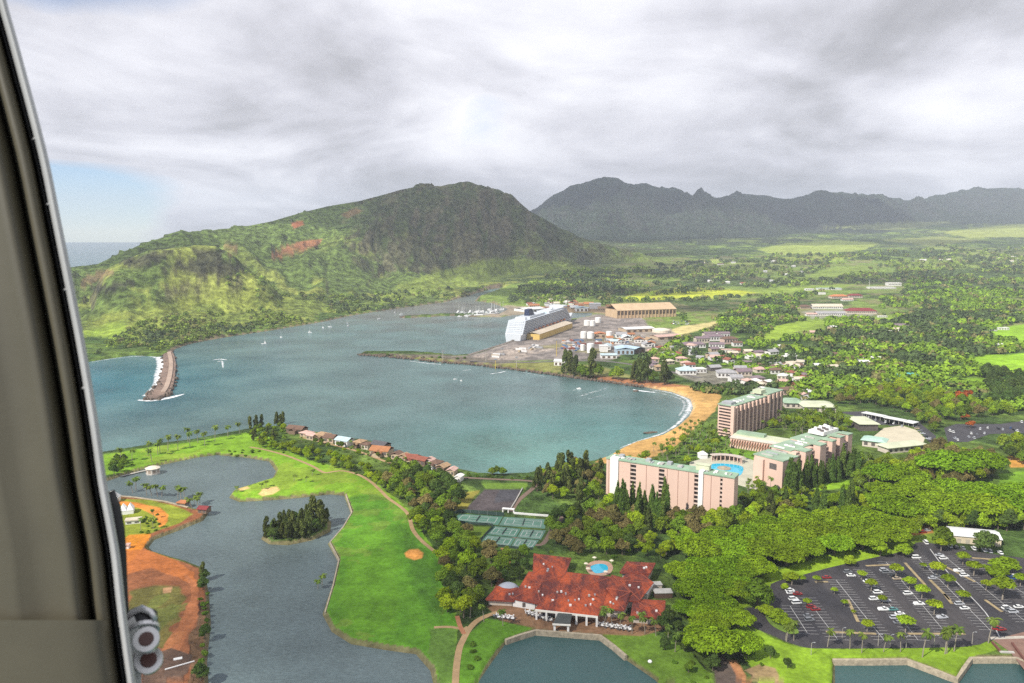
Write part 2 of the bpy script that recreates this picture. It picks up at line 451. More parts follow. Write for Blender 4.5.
# ------------------------------------------------------------------ mesh helpers
def tag(o, label=None, cat=None, group=None, kind=None):
    if label: o['label'] = label
    if cat: o['category'] = cat
    if group: o['group'] = group
    if kind: o['kind'] = kind
    return o
def link(name, me, parent=None, loc=None, rz=None):
    o = bpy.data.objects.new(name, me)
    COL.objects.link(o)
    if parent is not None: o.parent = parent
    if loc is not None: o.location = loc
    if rz is not None: o.rotation_euler = (0, 0, rz)
    return o
def empty(name, loc, rz=0.0, label=None, cat=None, group=None):
    o = link(name, None, None, loc, rz)
    o.empty_display_size = 0.5
    return tag(o, label, cat, group)
def mesh_np(name, V, F, mats, tint=None, smooth=False, mi=None):
    """V n x 3, F m x k of one face size"""
    V = np.asarray(V, np.float32); F = np.asarray(F, np.int32)
    k = F.shape[1]
    me = bpy.data.meshes.new(name)
    me.vertices.add(len(V)); me.vertices.foreach_set('co', V.ravel())
    me.loops.add(F.size); me.loops.foreach_set('vertex_index', F.ravel())
    me.polygons.add(len(F)); me.polygons.foreach_set('loop_start', np.arange(0, F.size, k, dtype=np.int32))
    me.polygons.foreach_set('loop_total', np.full(len(F), k, np.int32))
    if mi is not None: me.polygons.foreach_set('material_index', np.asarray(mi, np.int32))
    me.polygons.foreach_set('use_smooth', np.full(len(F), smooth))
    me.update(calc_edges=True)
    for m in mats: me.materials.append(m)
    if tint is not None:
        a = me.attributes.new('tint', 'FLOAT_COLOR', 'FACE')
        c = np.ones((len(F), 4), np.float32); c[:, :3] = np.asarray(tint, np.float32).reshape(len(F), -1)
        a.data.foreach_set('color', c.ravel())
    return me
class MB:
    def __init__(s):
        s.v, s.f, s.m = [], [], []
    def add(s, vs, fs, m=0):
        o = len(s.v); s.v += [tuple(map(float, p)) for p in vs]
        s.f += [tuple(o + i for i in f) for f in fs]; s.m += [m] * len(fs)
        return s
    def box(s, x0, x1, y0, y1, z0, z1, m=0):
        vs = [(x0, y0, z0), (x1, y0, z0), (x1, y1, z0), (x0, y1, z0), (x0, y0, z1), (x1, y0, z1), (x1, y1, z1), (x0, y1, z1)]
        return s.add(vs, [(3, 2, 1, 0), (4, 5, 6, 7), (0, 1, 5, 4), (1, 2, 6, 5), (2, 3, 7, 6), (3, 0, 4, 7)], m)
    def prism(s, poly, z0, z1, m=0):
        n = len(poly)
        a = sum(poly[i][0] * poly[(i + 1) % n][1] - poly[(i + 1) % n][0] * poly[i][1] for i in range(n))
        p = list(poly) if a > 0 else list(poly)[::-1]
        vs = [(x, y, z0) for x, y in p] + [(x, y, z1) for x, y in p]
        fs = [tuple(range(n - 1, -1, -1)), tuple(range(n, 2 * n))] + [(i, (i + 1) % n, n + (i + 1) % n, n + i) for i in range(n)]
        return s.add(vs, fs, m)
    def gable(s, x0, x1, y0, y1, z, h, ov=0.5, th=0.25, m=0, along='x'):
        """gable roof with a thickness, ridge along x or y"""
        x0 -= ov; x1 += ov; y0 -= ov; y1 += ov
        if along == 'x':
            ym = (y0 + y1) / 2
            pr = [(y0, z), (ym, z + h), (y1, z), (y1, z - th), (ym, z + h - th * 1.2), (y0, z - th)]
            vs = [(x0, a, b) for a, b in pr] + [(x1, a, b) for a, b in pr]
        else:
            xm = (x0 + x1) / 2
            pr = [(x1, z), (xm, z + h), (x0, z), (x0, z - th), (xm, z + h - th * 1.2), (x1, z - th)]
            vs = [(a, y0, b) for a, b in pr] + [(a, y1, b) for a, b in pr]
        fs = [(0, 1, 4, 5)[::-1], (1, 2, 3, 4)[::-1], (6, 7, 10, 11), (7, 8, 9, 10)]
        fs += [(i, (i + 1) % 6, 6 + (i + 1) % 6, 6 + i)[::-1] for i in range(6)]
        return s.add(vs, fs, m)
    def hip(s, x0, x1, y0, y1, z, h, ov=0.6, th=0.25, m=0, top=0.0):
        x0 -= ov; x1 += ov; y0 -= ov; y1 += ov
        w, d = x1 - x0, y1 - y0
        q = min(w, d) / 2 * (1 - top)
        xa, xb, ya, yb = x0 + q, x1 - q, y0 + q, y1 - q
        if xb - xa < 0.05: xa, xb = (xa + xb) / 2 - .02, (xa + xb) / 2 + .02
        if yb - ya < 0.05: ya, yb = (ya + yb) / 2 - .02, (ya + yb) / 2 + .02
        vs = [(x0, y0, z - th), (x1, y0, z - th), (x1, y1, z - th), (x0, y1, z - th), (x0, y0, z), (x1, y0, z), (x1, y1, z), (x0, y1, z),
              (xa, ya, z + h), (xb, ya, z + h), (xb, yb, z + h), (xa, yb, z + h)]
        fs = [(3, 2, 1, 0)] + [(i, (i + 1) % 4, 4 + (i + 1) % 4, 4 + i) for i in range(4)] + [(4 + i, 4 + (i + 1) % 4, 8 + (i + 1) % 4, 8 + i) for i in range(4)] + [(8, 9, 10, 11)]
        return s.add(vs, fs, m)
    def tube(s, pts, r0, r1=None, n=8, m=0, caps=True):
        r1 = r0 if r1 is None else r1
        P = [Vector(p) for p in pts]
        vs, fs = [], []
        for i, p in enumerate(P):
            d = (P[min(i + 1, len(P) - 1)] - P[max(i - 1, 0)]).normalized()
            a = d.orthogonal().normalized() if i == 0 else (pa - d * pa.dot(d)).normalized()
            pa = a
            b = d.cross(a)
            r = r0 + (r1 - r0) * i / max(len(P) - 1, 1)
            vs += [p + (a * math.cos(2 * math.pi * j / n) + b * math.sin(2 * math.pi * j / n)) * r for j in range(n)]
        for i in range(len(P) - 1):
            fs += [(i * n + j, i * n + (j + 1) % n, (i + 1) * n + (j + 1) % n, (i + 1) * n + j) for j in range(n)]
        if caps:
            fs += [tuple(range(n - 1, -1, -1)), tuple(range((len(P) - 1) * n, len(P) * n))]
        return s.add(vs, fs, m)
    def cyl(s, x, y, z0, z1, r, n=12, m=0, r1=None):
        return s.tube([(x, y, z0), (x, y, z1)], r, r1, n, m)
    def lathe(s, prof, n=20, m=0, c=(0, 0)):
        vs, fs = [], []
        for r, z in prof:
            vs += [(c[0] + r * math.cos(2 * math.pi * j / n), c[1] + r * math.sin(2 * math.pi * j / n), z) for j in range(n)]
        for i in range(len(prof) - 1):
            fs += [(i * n + j, i * n + (j + 1) % n, (i + 1) * n + (j + 1) % n, (i + 1) * n + j) for j in range(n)]
        fs += [tuple(range(n - 1, -1, -1)), tuple(range((len(prof) - 1) * n, len(prof) * n))]
        return s.add(vs, fs, m)
    def strip(s, pts, w, z, m=0, th=0.0):
        """flat ribbon along world points"""
        P = np.array(pts, float)
        d = np.gradient(P, axis=0); d /= np.linalg.norm(d, axis=1)[:, None] + 1e-9
        nrm = np.stack([-d[:, 1], d[:, 0]], 1)
        ww = np.broadcast_to(np.asarray(w, float), (len(P),))[:, None] / 2
        a = P + nrm * ww; b = P - nrm * ww
        zz_ = np.broadcast_to(np.asarray(z, float), (len(P),))
        n = len(P)
        if th <= 0:
            vs = [(*q, h) for q, h in zip(b, zz_)] + [(*q, h) for q, h in zip(a, zz_)]
            return s.add(vs, [(i, i + 1, n + i + 1, n + i) for i in range(n - 1)], m)
        vs = [(*q, h) for q, h in zip(b, zz_)] + [(*q, h) for q, h in zip(a, zz_)] + [(*q, h - th) for q, h in zip(b, zz_)] + [(*q, h - th) for q, h in zip(a, zz_)]
        fs = []
        for i in range(n - 1):
            fs += [(i, i + 1, n + i + 1, n + i), (2 * n + i, 2 * n + i + 1, i + 1, i), (n + i, n + i + 1, 3 * n + i + 1, 3 * n + i)]
        fs += [(0, n, 3 * n, 2 * n), (n - 1, 3 * n - 1, 4 * n - 1, 2 * n - 1)]
        return s.add(vs, fs, m)
    def build(s, name, mats, parent=None, smooth=False, loc=None, rz=None):
        me = bpy.data.meshes.new(name)
        me.from_pydata(s.v, [], s.f)
        if not isinstance(mats, (list, tuple)): mats = [mats]
        for q in mats: me.materials.append(q)
        if len(mats) > 1: me.polygons.foreach_set('material_index', s.m)
        if smooth: me.polygons.foreach_set('use_smooth', [True] * len(me.polygons))
        me.update()
        return link(name, me, parent, loc, rz)
def smooth_line(pts, n=8, closed=False):
    """Catmull-Rom through the points"""
    P = np.array(pts, float)
    N = len(P); o = []
    idx = range(N if closed else N - 1)
    for i in idx:
        p0 = P[(i - 1) % N] if closed or i > 0 else P[0]
        p1 = P[i]; p2 = P[(i + 1) % N]
        p3 = P[(i + 2) % N] if closed or i + 2 < N else P[-1]
        for k in range(n):
            t = k / n
            o.append(0.5 * (2 * p1 + (p2 - p0) * t + (2 * p0 - 5 * p1 + 4 * p2 - p3) * t * t + (3 * p1 - p0 - 3 * p2 + p3) * t ** 3))
    if not closed: o.append(P[-1])
    return np.array(o)

# ------------------------------------------------------------------ the ground: one sheet from below the helicopter to the mountains
rows = np.concatenate([np.linspace(120, 318, 26, endpoint=False), CAM_H * FPX / (np.arange(478, 57, -1.05)) ])
far = [rows[-1]]
while far[-1] < 11300:
    far.append(far[-1] * (1.0036 if far[-1] < 4200 else 1.0055 if far[-1] < 9700 else 1.03))
rows = np.concatenate([rows, far[1:], [12500, 14500]])
cols = np.concatenate([np.linspace(-1.3, -0.72, 30, endpoint=False), np.linspace(-0.72, 0.70, 900), np.linspace(0.71, 1.3, 30)])
YY, AA = np.meshgrid(rows, cols, indexing='ij')
XX = AA * YY
ZZ = height(XX, YY)
pxg0 = 512 + FPX * AA
off = (pxg0 < 470) & (YY > CR_A(pxg0, 2) + 900)
ZZ[off] = -9.0
PX, PY = project(XX, YY, np.maximum(ZZ, 0))
S_BAY, S_LAG = water_sd(XX.ravel(), YY.ravel())
S_BAY = S_BAY.reshape(XX.shape); S_LAG = S_LAG.reshape(XX.shape)
gy = np.gradient(ZZ, axis=0) / np.gradient(YY, axis=0)
gx = np.gradient(ZZ, axis=1) / np.maximum(np.gradient(XX, axis=1), 1e-3)
SL = np.hypot(gx, gy)
n1 = fbm(XX / 60, YY / 60, 5, 50); n2 = fbm(XX / 260, YY / 260, 5, 60); n3 = fbm(XX / 14, YY / 14, 4, 70); n4 = fbm(XX / 900, YY / 900, 4, 80)
C = np.zeros(XX.shape + (4,), np.float32)
def put(mask, col, a=0.0, k=1.0):
    m = np.asarray(mask, np.float32) * k
    for i in range(3):
        C[..., i] = C[..., i] * (1 - m) + col[i] * m
    C[..., 3] = C[..., 3] * (1 - m) + a * m
one = np.ones(XX.shape)
put(one, (0.060, 0.105, 0.022), 0.85)                                   # bush and woodland floor
put(sstep(0.47, 0.56, n1), (0.115, 0.175, 0.030), 0.7, 0.9)
pl = (YY > 1500) & (PX > 480)
put(pl & (n2 > 0), (0.085, 0.130, 0.032), 1.0)
put(pl * sstep(0.46, 0.52, n2), (0.170, 0.240, 0.044), 0.5)
put(pl * sstep(0.53, 0.60, n4) * sstep(2600, 3400, YY), (0.23, 0.285, 0.066), 0.25)
put(pl * sstep(0.57, 0.61, n1) * sstep(0.45, 0.5, n4), (0.21, 0.17, 0.09), 0.2, 0.6)
put((pl & (YY > 3800)) * sstep(0.485, 0.53, n1 * .6 + n2 * .4) * sstep(3800, 4600, YY), (0.058, 0.086, 0.040), 0.9, 0.8)
# mountains
tA = (YY - CR_A(PX, 3)) / (CR_A(PX, 2) - CR_A(PX, 3))
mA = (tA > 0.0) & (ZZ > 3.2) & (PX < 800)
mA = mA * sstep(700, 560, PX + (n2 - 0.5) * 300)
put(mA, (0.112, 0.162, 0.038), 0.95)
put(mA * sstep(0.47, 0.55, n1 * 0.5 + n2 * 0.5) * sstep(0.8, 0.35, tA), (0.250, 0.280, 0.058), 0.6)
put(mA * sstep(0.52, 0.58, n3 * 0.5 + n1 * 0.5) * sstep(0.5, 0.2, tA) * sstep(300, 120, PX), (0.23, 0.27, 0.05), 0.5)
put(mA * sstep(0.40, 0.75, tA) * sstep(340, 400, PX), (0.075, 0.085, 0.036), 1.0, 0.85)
n5 = fbm(XX / 26, ZZ / 130 + YY / 400, 4, 90)
put(mA * sstep(0.62, 1.15, SL - 0.35 * sstep(380, 300, PX) + 0.9 * (n5 - 0.5)), (0.105, 0.088, 0.058), 0.7, 0.75)
put(mA * sstep(0.50, 0.60, n5) * sstep(0.45, 0.7, tA) * sstep(330, 380, PX), (0.118, 0.098, 0.064), 0.6, 0.40)
put(mA * sstep(0.50, 0.44, n5) * sstep(0.35, 0.6, tA) * sstep(330, 380, PX), (0.050, 0.064, 0.026), 0.8, 0.6)
mB = (YY - CR_B(PX, 3) > 0) & (PX > 440) & (YY > 4800)
put(mB * sstep(-0.02, 0.08, (YY - CR_B(PX, 3)) / 2500), (0.036, 0.050, 0.030), 1.0)
put(mB * sstep(0.5, 0.9, SL), (0.046, 0.046, 0.040), 0.8, 0.7)
def poly(pts, col, a=0.0, k=1.0, jit=1.2, where=None, soft=0.0):
    if where is not None: where = where > 0.5
    """a patch of land cover with an uneven edge"""
    p = np.array(pts, float)
    jx = (n3 - 0.5) * 6 * jit; jy = (n1 - 0.5) * 4 * jit
    lo = p.min(0) - 12; hi = p.max(0) + 12
    m = (PX > lo[0]) & (PX < hi[0]) & (PY > lo[1]) & (PY < hi[1])
    if where is not None: m &= where
    if not m.any(): return
    mm = np.zeros(PX.shape, np.float32)
    d = sdist(p, (PX + jx)[m], (PY + jy)[m], 30)
    mm[m] = sstep(-0.7 - soft, 0.7 + soft, d)
    put(mm, col, a, k)
RED = (0.40, 0.105, 0.022)
GRASS = (0.165, 0.300, 0.017)
DGRASS = (0.062, 0.150, 0.014)
SAND = (0.50, 0.295, 0.098)
# red soil scars on the ridge
poly([(268, 257), (285, 247), (306, 240), (322, 239), (318, 246), (298, 252), (280, 259)], (0.30, 0.115, 0.06), 0.2, 0.85, 0.8)
poly([(291, 223), (302, 220), (304, 225), (294, 229)], (0.34, 0.11, 0.05), 0.1, 0.9, 0.5)
poly([(340, 214), (356, 208), (364, 211), (348, 219)], (0.22, 0.12, 0.06), 0.3, 0.7, 0.6)
poly([(222, 243), (232, 240), (240, 250), (230, 256)], (0.2, 0.12, 0.06), 0.3, 0.7, 0.6)
poly([(80, 280), (104, 268), (116, 272), (96, 282), (82, 288)], (0.2, 0.12, 0.07), 0.5, 0.7, 0.8)
for q in ([(176, 262), (205, 256), (232, 258), (246, 268), (238, 276), (205, 277), (182, 274)], [(118, 262), (150, 251), (176, 250), (160, 262), (128, 268)], [(90, 287), (135, 279), (140, 284), (98, 294)],
          [(190, 250), (222, 247), (228, 254), (196, 256)]):
    poly(q, (0.050, 0.046, 0.034), 0.9, 0.85, 1.4)
poly([(80, 318), (190, 296), (250, 290), (330, 300), (320, 316), (200, 330), (100, 352), (80, 352)], (0.215, 0.255, 0.045), 0.75, 0.55, 3, mA, 6)
poly([(80, 332), (120, 322), (140, 338), (110, 350), (80, 352)], (0.20, 0.29, 0.03), 0.3, 0.7, 2, mA, 2)
poly([(420, 276), (500, 258), (560, 262), (585, 268), (520, 274), (450, 290), (400, 300), (360, 305)], (0.21, 0.27, 0.05), 0.5, 0.85, 1.5, None, 2)
# fields of the plain
YF = (0.40, 0.44, 0.030)
poly([(616, 299), (640, 293), (659, 290), (702, 288), (745, 291), (765, 293), (709, 298.5), (674, 298.5), (640, 301)], YF, 0.1, 1, 0.6)
poly([(745, 291), (800, 286), (860, 284), (830, 291), (770, 296)], (0.22, 0.30, 0.04), 0.3, 0.9, 0.8)
poly([(762, 338), (776, 325), (800, 321), (826, 322), (800, 331), (768, 343)], (0.24, 0.34, 0.03), 0.2, 1, 0.6)
poly([(797, 321), (824, 319), (826, 330), (800, 334)], (0.22, 0.31, 0.035), 0.2, 0.9, 0.6)
poly([(868, 318), (895, 316), (896, 321), (872, 322)], (0.22, 0.33, 0.03), 0.1, 1, 0.3)
poly([(961, 360), (985, 355), (1060, 351), (1080, 375), (1006, 372), (975, 366)], (0.24, 0.42, 0.018), 0.05, 1, 0.7)
poly([(960, 378), (990, 378), (1000, 384), (972, 388)], (0.22, 0.38, 0.02), 0.1, 0.9, 0.7)
poly([(985, 333), (1013, 326), (1080, 318), (1080, 342), (994, 340)], (0.23, 0.40, 0.018), 0.05, 1, 0.7)
poly([(756, 249), (790, 243), (838, 240), (880, 243), (865, 250), (817, 254), (775, 255)], (0.27, 0.33, 0.06), 0.15, 1, 0.7)
poly([(770, 258), (830, 254), (866, 254), (850, 258), (800, 262)], (0.26, 0.30, 0.05), 0.2, 0.7, 0.7)
poly([(940, 232), (1019, 224), (1090, 226), (1060, 236), (970, 238)], (0.30, 0.34, 0.07), 0.1, 1, 0.6)
poly([(880, 240), (940, 236), (985, 240), (930, 246)], (0.24, 0.27, 0.07), 0.2, 0.9, 0.7)
poly([(793, 280), (838, 266), (879, 266), (834, 279)], (0.19, 0.26, 0.04), 0.3, 0.9, 0.8)
poly([(700, 268), (760, 261), (790, 266), (740, 275)], (0.18, 0.22, 0.05), 0.4, 0.8, 0.8)
poly([(880, 262), (960, 256), (1040, 258), (1000, 266), (920, 270)], (0.20, 0.26, 0.05), 0.3, 0.9, 0.8)
poly([(820, 228), (900, 222), (960, 222), (900, 230)], (0.20, 0.23, 0.07), 0.3, 0.8, 0.8)
# harbour
PORT = (0.24, 0.205, 0.180)
poly([(455, 356), (469, 355.4), (504, 344.5), (540, 331.5), (572, 320), (595, 314), (640, 316), (650, 326), (640, 345), (612, 360), (560, 360), (520, 361), (482, 360)], PORT, 0.1, 1, 0.7)
poly([(470, 357), (520, 346), (556, 348), (520, 358), (488, 361)], (0.40, 0.33, 0.27), 0.05, 0.8, 0.7)
poly([(540, 312), (575, 306), (640, 306), (640, 318), (596, 313)], (0.33, 0.22, 0.14), 0.1, 0.9, 0.7)
poly([(470, 316), (505, 306), (550, 308), (545, 313), (512, 316)], (0.28, 0.22, 0.17), 0.1, 0.9, 0.7)
poly([(368, 353.5), (440, 356), (520, 362), (560, 363), (600, 366), (640, 378), (600, 377), (538, 370), (471, 362.5), (400, 356.5)], (0.20, 0.20, 0.06), 0.3, 1, 0.5)
poly([(380, 353.6), (450, 355), (520, 362), (500, 364), (430, 358)], (0.16, 0.135, 0.11), 0.3, 0.9, 0.5)
poly([(357, 354), (400, 357), (471, 363), (538, 371), (608, 380), (650, 386), (670, 389), (660, 391), (608, 383), (538, 374), (471, 366), (400, 360)], (0.13, 0.075, 0.048), 0.2, 1, 0.3)
poly([(590, 375), (640, 380), (690, 386), (690, 390), (655, 388), (608, 381)], (0.30, 0.13, 0.06), 0.1, 1, 0.4)
poly([(668, 330.5), (683, 326), (719, 321), (716, 325), (700, 330), (682, 334.5), (668, 334)], (0.56, 0.47, 0.20), 0.0, 1, 0.3)
poly([(628, 331), (668, 328), (680, 335), (650, 341), (622, 338)], (0.30, 0.25, 0.21), 0.1, 0.9, 0.8)
poly([(640, 341), (664, 336), (672, 344), (650, 356), (636, 352)], (0.26, 0.22, 0.18), 0.2, 0.8, 0.8)
poly([(672, 372), (720, 370), (760, 376), (760, 386), (700, 384)], (0.22, 0.19, 0.16), 0.2, 0.8, 0.8)
poly([(800, 312), (845, 308), (880, 314), (860, 318), (812, 318)], (0.30, 0.28, 0.24), 0.1, 0.7, 0.8)
poly([(470, 357), (504, 346), (560, 325), (640, 318), (645, 345), (600, 361), (520, 361)], (0.12, 0.105, 0.095), 0.1, 0.7, 0.7, n3 > 0.54)
poly([(520, 350), (590, 340), (640, 330), (640, 345), (600, 360), (540, 360)], (0.20, 0.19, 0.06), 0.3, 0.6, 0.7, n1 > 0.56)
# beach
poly([(596, 462), (604, 457), (620, 448.5), (633, 442.5), (660, 435.5), (677, 425.5), (690, 412), (692, 404), (688, 398), (671, 391), (650, 387), (690, 387), (712, 389), (722, 397),
      (716, 410), (702, 424), (690, 436), (676, 447), (655, 459), (622, 465)], SAND, 0.0, 1, 0.6)
poly([(690, 390), (716, 392), (722, 400), (712, 408), (700, 404)], (0.50, 0.30, 0.10), 0.05, 0.6, 1.0)
put((S_BAY > -6) & (S_BAY < 4) & (PX > 590) & (PX < 700) & (PY > 386) & (PY < 470), (0.50, 0.34, 0.17), 0.0, 0.8)
# golf course
wl_ = (S_LAG > 0)
poly([(60, 466), (104, 455), (153, 446.5), (188, 442.5), (220, 436.5), (246, 432), (268, 436), (276, 446), (310, 460), (345, 470), (372, 481), (395, 497), (410, 512), (424, 535), (440, 556), (452, 590), (458, 622), (452, 690), (430, 690),
      (436, 666), (410, 648), (350, 641), (325, 612), (340, 560), (329, 541), (352, 512), (343, 492), (300, 494), (240, 499), (228, 495), (260, 482), (278, 470), (270, 458), (217, 452), (163, 462), (122, 473), (60, 480)], GRASS, 0.0, 1, 0.6)
poly([(345, 498), (372, 492), (394, 500), (408, 515), (424, 540), (440, 560), (452, 590), (456, 620), (450, 700), (430, 690), (436, 666), (410, 650), (350, 643), (322, 612), (338, 560), (327, 541), (352, 512)], (0.082, 0.205, 0.014), 0.0, 1, 2.0, None, 1.5)  # cloud shadow over the near fairway, put into a darker green
poly([(335, 600), (350, 540), (368, 525), (390, 530), (398, 560), (400, 600), (392, 630), (360, 635)], (0.105, 0.235, 0.014), 0.0, 0.7, 4, None, 5)
fw = [(345, 498), (372, 492), (394, 500), (408, 515), (424, 540), (440, 560), (448, 590), (446, 612), (430, 640), (410, 648), (350, 641), (324, 612), (340, 560), (329, 541), (352, 512)]
poly(fw, (0.105, 0.240, 0.016), 0.0, 0.30, 1.5, np.sin((XX * 0.9 + YY * 0.3) / 2.6) > 0)
poly(fw, (0.150, 0.215, 0.030), 0.1, 0.55, 1.5, n1 * .6 + n3 * .4 > 0.56)
poly([(104, 455), (246, 432), (276, 446), (345, 470), (395, 497), (343, 492), (240, 499), (270, 458), (217, 452), (122, 473)], (0.24, 0.30, 0.035), 0.05, 0.5, 1.5, n1 * .6 + n3 * .4 > 0.55)
poly([(398, 520), (420, 545), (436, 575), (446, 610), (440, 625), (420, 600), (408, 560)], DGRASS, 0.25, 0.8, 2.5, None, 2)
poly([(430, 628), (456, 628), (452, 690), (438, 690), (436, 668), (424, 655)], (0.10, 0.17, 0.03), 0.25, 0.8, 2.5, None, 1)
poly([(258, 494), (263, 489), (277, 486.5), (280, 490), (272, 494.5), (262, 496)], (0.60, 0.42, 0.17), 0, 1, 0.3)
poly([(237, 489), (247, 486.5), (250, 488.5), (241, 491)], (0.55, 0.38, 0.16), 0, 1, 0.2)
poly([(404.5, 553), (409, 549.5), (418, 549), (423, 553), (422, 558), (414, 560), (406, 557)], (0.58, 0.255, 0.06), 0, 1, 0.25)
# red earthworks by the lagoon
poly([(60, 498), (112, 496), (135, 497.5), (164, 502), (188, 508), (205, 512), (200, 518), (182, 526), (153, 537), (145, 546), (150, 552), (168, 557), (186, 562), (200, 568), (206, 590), (208, 622), (203, 660), (205, 700), (60, 700)], (0.225, 0.085, 0.036), 0.15, 1, 0.6)
poly([(60, 499), (112, 498), (150, 500), (180, 508), (193, 514), (180, 523), (150, 534), (135, 545), (60, 548)], (0.20, 0.235, 0.022), 0.15, 1, 0.8)
poly([(118, 500), (140, 503), (160, 508), (168, 515), (166, 525), (159, 528), (156, 517), (140, 508), (116, 504)], (0.52, 0.19, 0.035), 0.0, 1, 0.8)
poly([(116, 546), (130, 535), (150, 534), (150, 542), (132, 560), (116, 566)], (0.58, 0.20, 0.018), 0.0, 0.9, 0.8)
poly([(116, 552), (146, 549), (172, 558), (195, 570), (196, 590), (180, 575), (150, 566), (122, 576)], (0.38, 0.120, 0.030), 0.0, 0.85, 1.6)
poly([(128, 590), (150, 583), (176, 584), (184, 598), (178, 618), (160, 632), (140, 630), (126, 615)], (0.105, 0.115, 0.026), 0.3, 0.85, 2.2, None, 1)
poly([(118, 570), (150, 566), (190, 590), (196, 620), (170, 660), (130, 660)], (0.12, 0.14, 0.03), 0.2, 0.7, 1.5, n3 * .6 + n1 * .4 > 0.52)
poly([(162, 588), (172, 586), (171, 592), (164, 593)], (0.40, 0.22, 0.12), 0.0, 0.8, 0.4)
poly([(186, 572), (197, 582), (198, 612), (186, 640), (168, 668), (158, 690), (146, 690), (162, 650), (180, 622), (190, 600)], (0.34, 0.125, 0.050), 0.0, 0.9, 0.9)
poly([(190, 640), (200, 600), (207, 600), (208, 640), (204, 690), (188, 690)], (0.13, 0.085, 0.045), 0.6, 0.8, 1.4)
poly([(150, 655), (172, 648), (192, 655), (186, 672), (160, 690), (140, 690)], (0.09, 0.062, 0.045), 0.3, 0.9, 1.2)
# shore strips
put((S_BAY > -4) & (S_BAY < 5) & (PY > 420) & (PX > 260) & (PX < 590), (0.16, 0.115, 0.075), 0.2, 0.9)
put((S_LAG > -2) & (S_LAG < 1.2) & (YY < 900), (0.17, 0.135, 0.075), 0.2, 0.8)
put((S_BAY > -8) & (S_BAY < 7) & (YY > 1250) & (PX < 500), (0.20, 0.15, 0.10), 0.2, 0.9)
# tennis, lots and lawns near the club
poly([(482, 482), (528, 482), (526, 489), (486, 489)], (0.12, 0.20, 0.025), 0.2, 1, 0.5)
poly([(484.5, 489), (523, 489), (511, 510), (463, 512)], (0.075, 0.062, 0.062), 0.15, 1, 0.5)
poly([(498, 489), (522, 489), (515, 500), (492, 503)], (0.055, 0.055, 0.062), 0.1, 0.8, 1.2)
poly([(456, 494), (480, 490), (466, 510), (455, 512)], (0.20, 0.17, 0.03), 0.2, 0.9, 1)
poly([(456, 524), (490, 527), (484, 536), (468, 541), (452, 532)], (0.13, 0.20, 0.02), 0.1, 1, 0.6)
poly([(478, 546), (522, 550), (536, 545), (545, 552), (538, 562), (500, 566), (480, 556)], (0.075, 0.14, 0.02), 0.2, 0.9, 1)
poly([(462, 640), (486, 618), (535, 628), (506, 638), (489, 661), (476, 683), (474, 700), (456, 700)], (0.095, 0.21, 0.016), 0.05, 1, 0.8)
poly([(601, 634), (650, 632), (690, 650), (716, 683), (720, 700), (664, 682), (626, 655)], (0.115, 0.20, 0.020), 0.15, 1, 0.8)
poly([(486, 606), (520, 600), (540, 618), (660, 612), (668, 628), (640, 636), (600, 634), (536, 629), (500, 620)], (0.24, 0.125, 0.07), 0.05, 0.9, 0.8)
# lawns by the car park and the hotel
LIME = (0.205, 0.315, 0.016)
poly([(740, 590), (765, 574), (800, 562), (850, 548), (900, 538), (916, 543), (905, 551), (872, 560), (834, 568.5), (799, 578), (771, 587), (752, 604), (738, 612)], LIME, 0.05, 1, 0.6)
poly([(735, 622), (744, 622), (752, 628), (771, 637), (799, 648), (832, 650), (990, 642), (1000, 650), (972, 657), (957, 677), (907, 658), (833, 659), (832, 720), (770, 720), (752, 668), (730, 640)], (0.17, 0.275, 0.016), 0.05, 1, 0.6)
poly([(762, 606), (775, 608), (795, 622), (800, 636), (785, 634), (768, 622)], (0.15, 0.23, 0.02), 0.2, 1, 0.8)
poly([(803, 484), (826, 479), (850, 480), (848, 488), (818, 491)], (0.20, 0.35, 0.018), 0.05, 1, 0.6)
poly([(904, 525), (948, 524), (955, 543), (930, 546), (908, 540)], (0.17, 0.25, 0.025), 0.2, 1, 1)
poly([(908, 527), (930, 525), (934, 533), (912, 536)], (0.42, 0.17, 0.05), 0.05, 0.9, 0.6)
poly([(905, 470), (1060, 455), (1060, 492), (1000, 490)], (0.10, 0.17, 0.02), 0.5, 0.8, 2)
poly([(998, 474), (1060, 468), (1060, 492), (1000, 490)], (0.16, 0.30, 0.018), 0.1, 1, 1)
poly([(1008, 457), (1060, 455), (1060, 467), (1010, 468)], (0.50, 0.25, 0.05), 0.05, 1, 0.8)
poly([(700, 424), (726, 436), (735, 450), (712, 456), (690, 462), (660, 466), (640, 462), (676, 446)], (0.115, 0.20, 0.026), 0.6, 0.9, 1.4)
poly([(712, 452), (760, 446), (762, 462), (730, 458)], (0.13, 0.26, 0.02), 0.2, 0.9, 0.8)
# paths of bare earth in the gardens at the lot's corner
poly([(712, 655), (724, 655), (738, 672), (746, 700), (716, 700)], (0.095, 0.072, 0.058), 0.1, 1, 0.4)
poly([(728, 660), (737, 660), (754, 690), (744, 690)], (0.34, 0.15, 0.07), 0.1, 0.9, 0.5)
poly([(744, 670), (760, 664), (776, 668), (786, 690), (778, 690), (768, 676), (752, 676)], (0.28, 0.18, 0.10), 0.1, 0.9, 0.4)

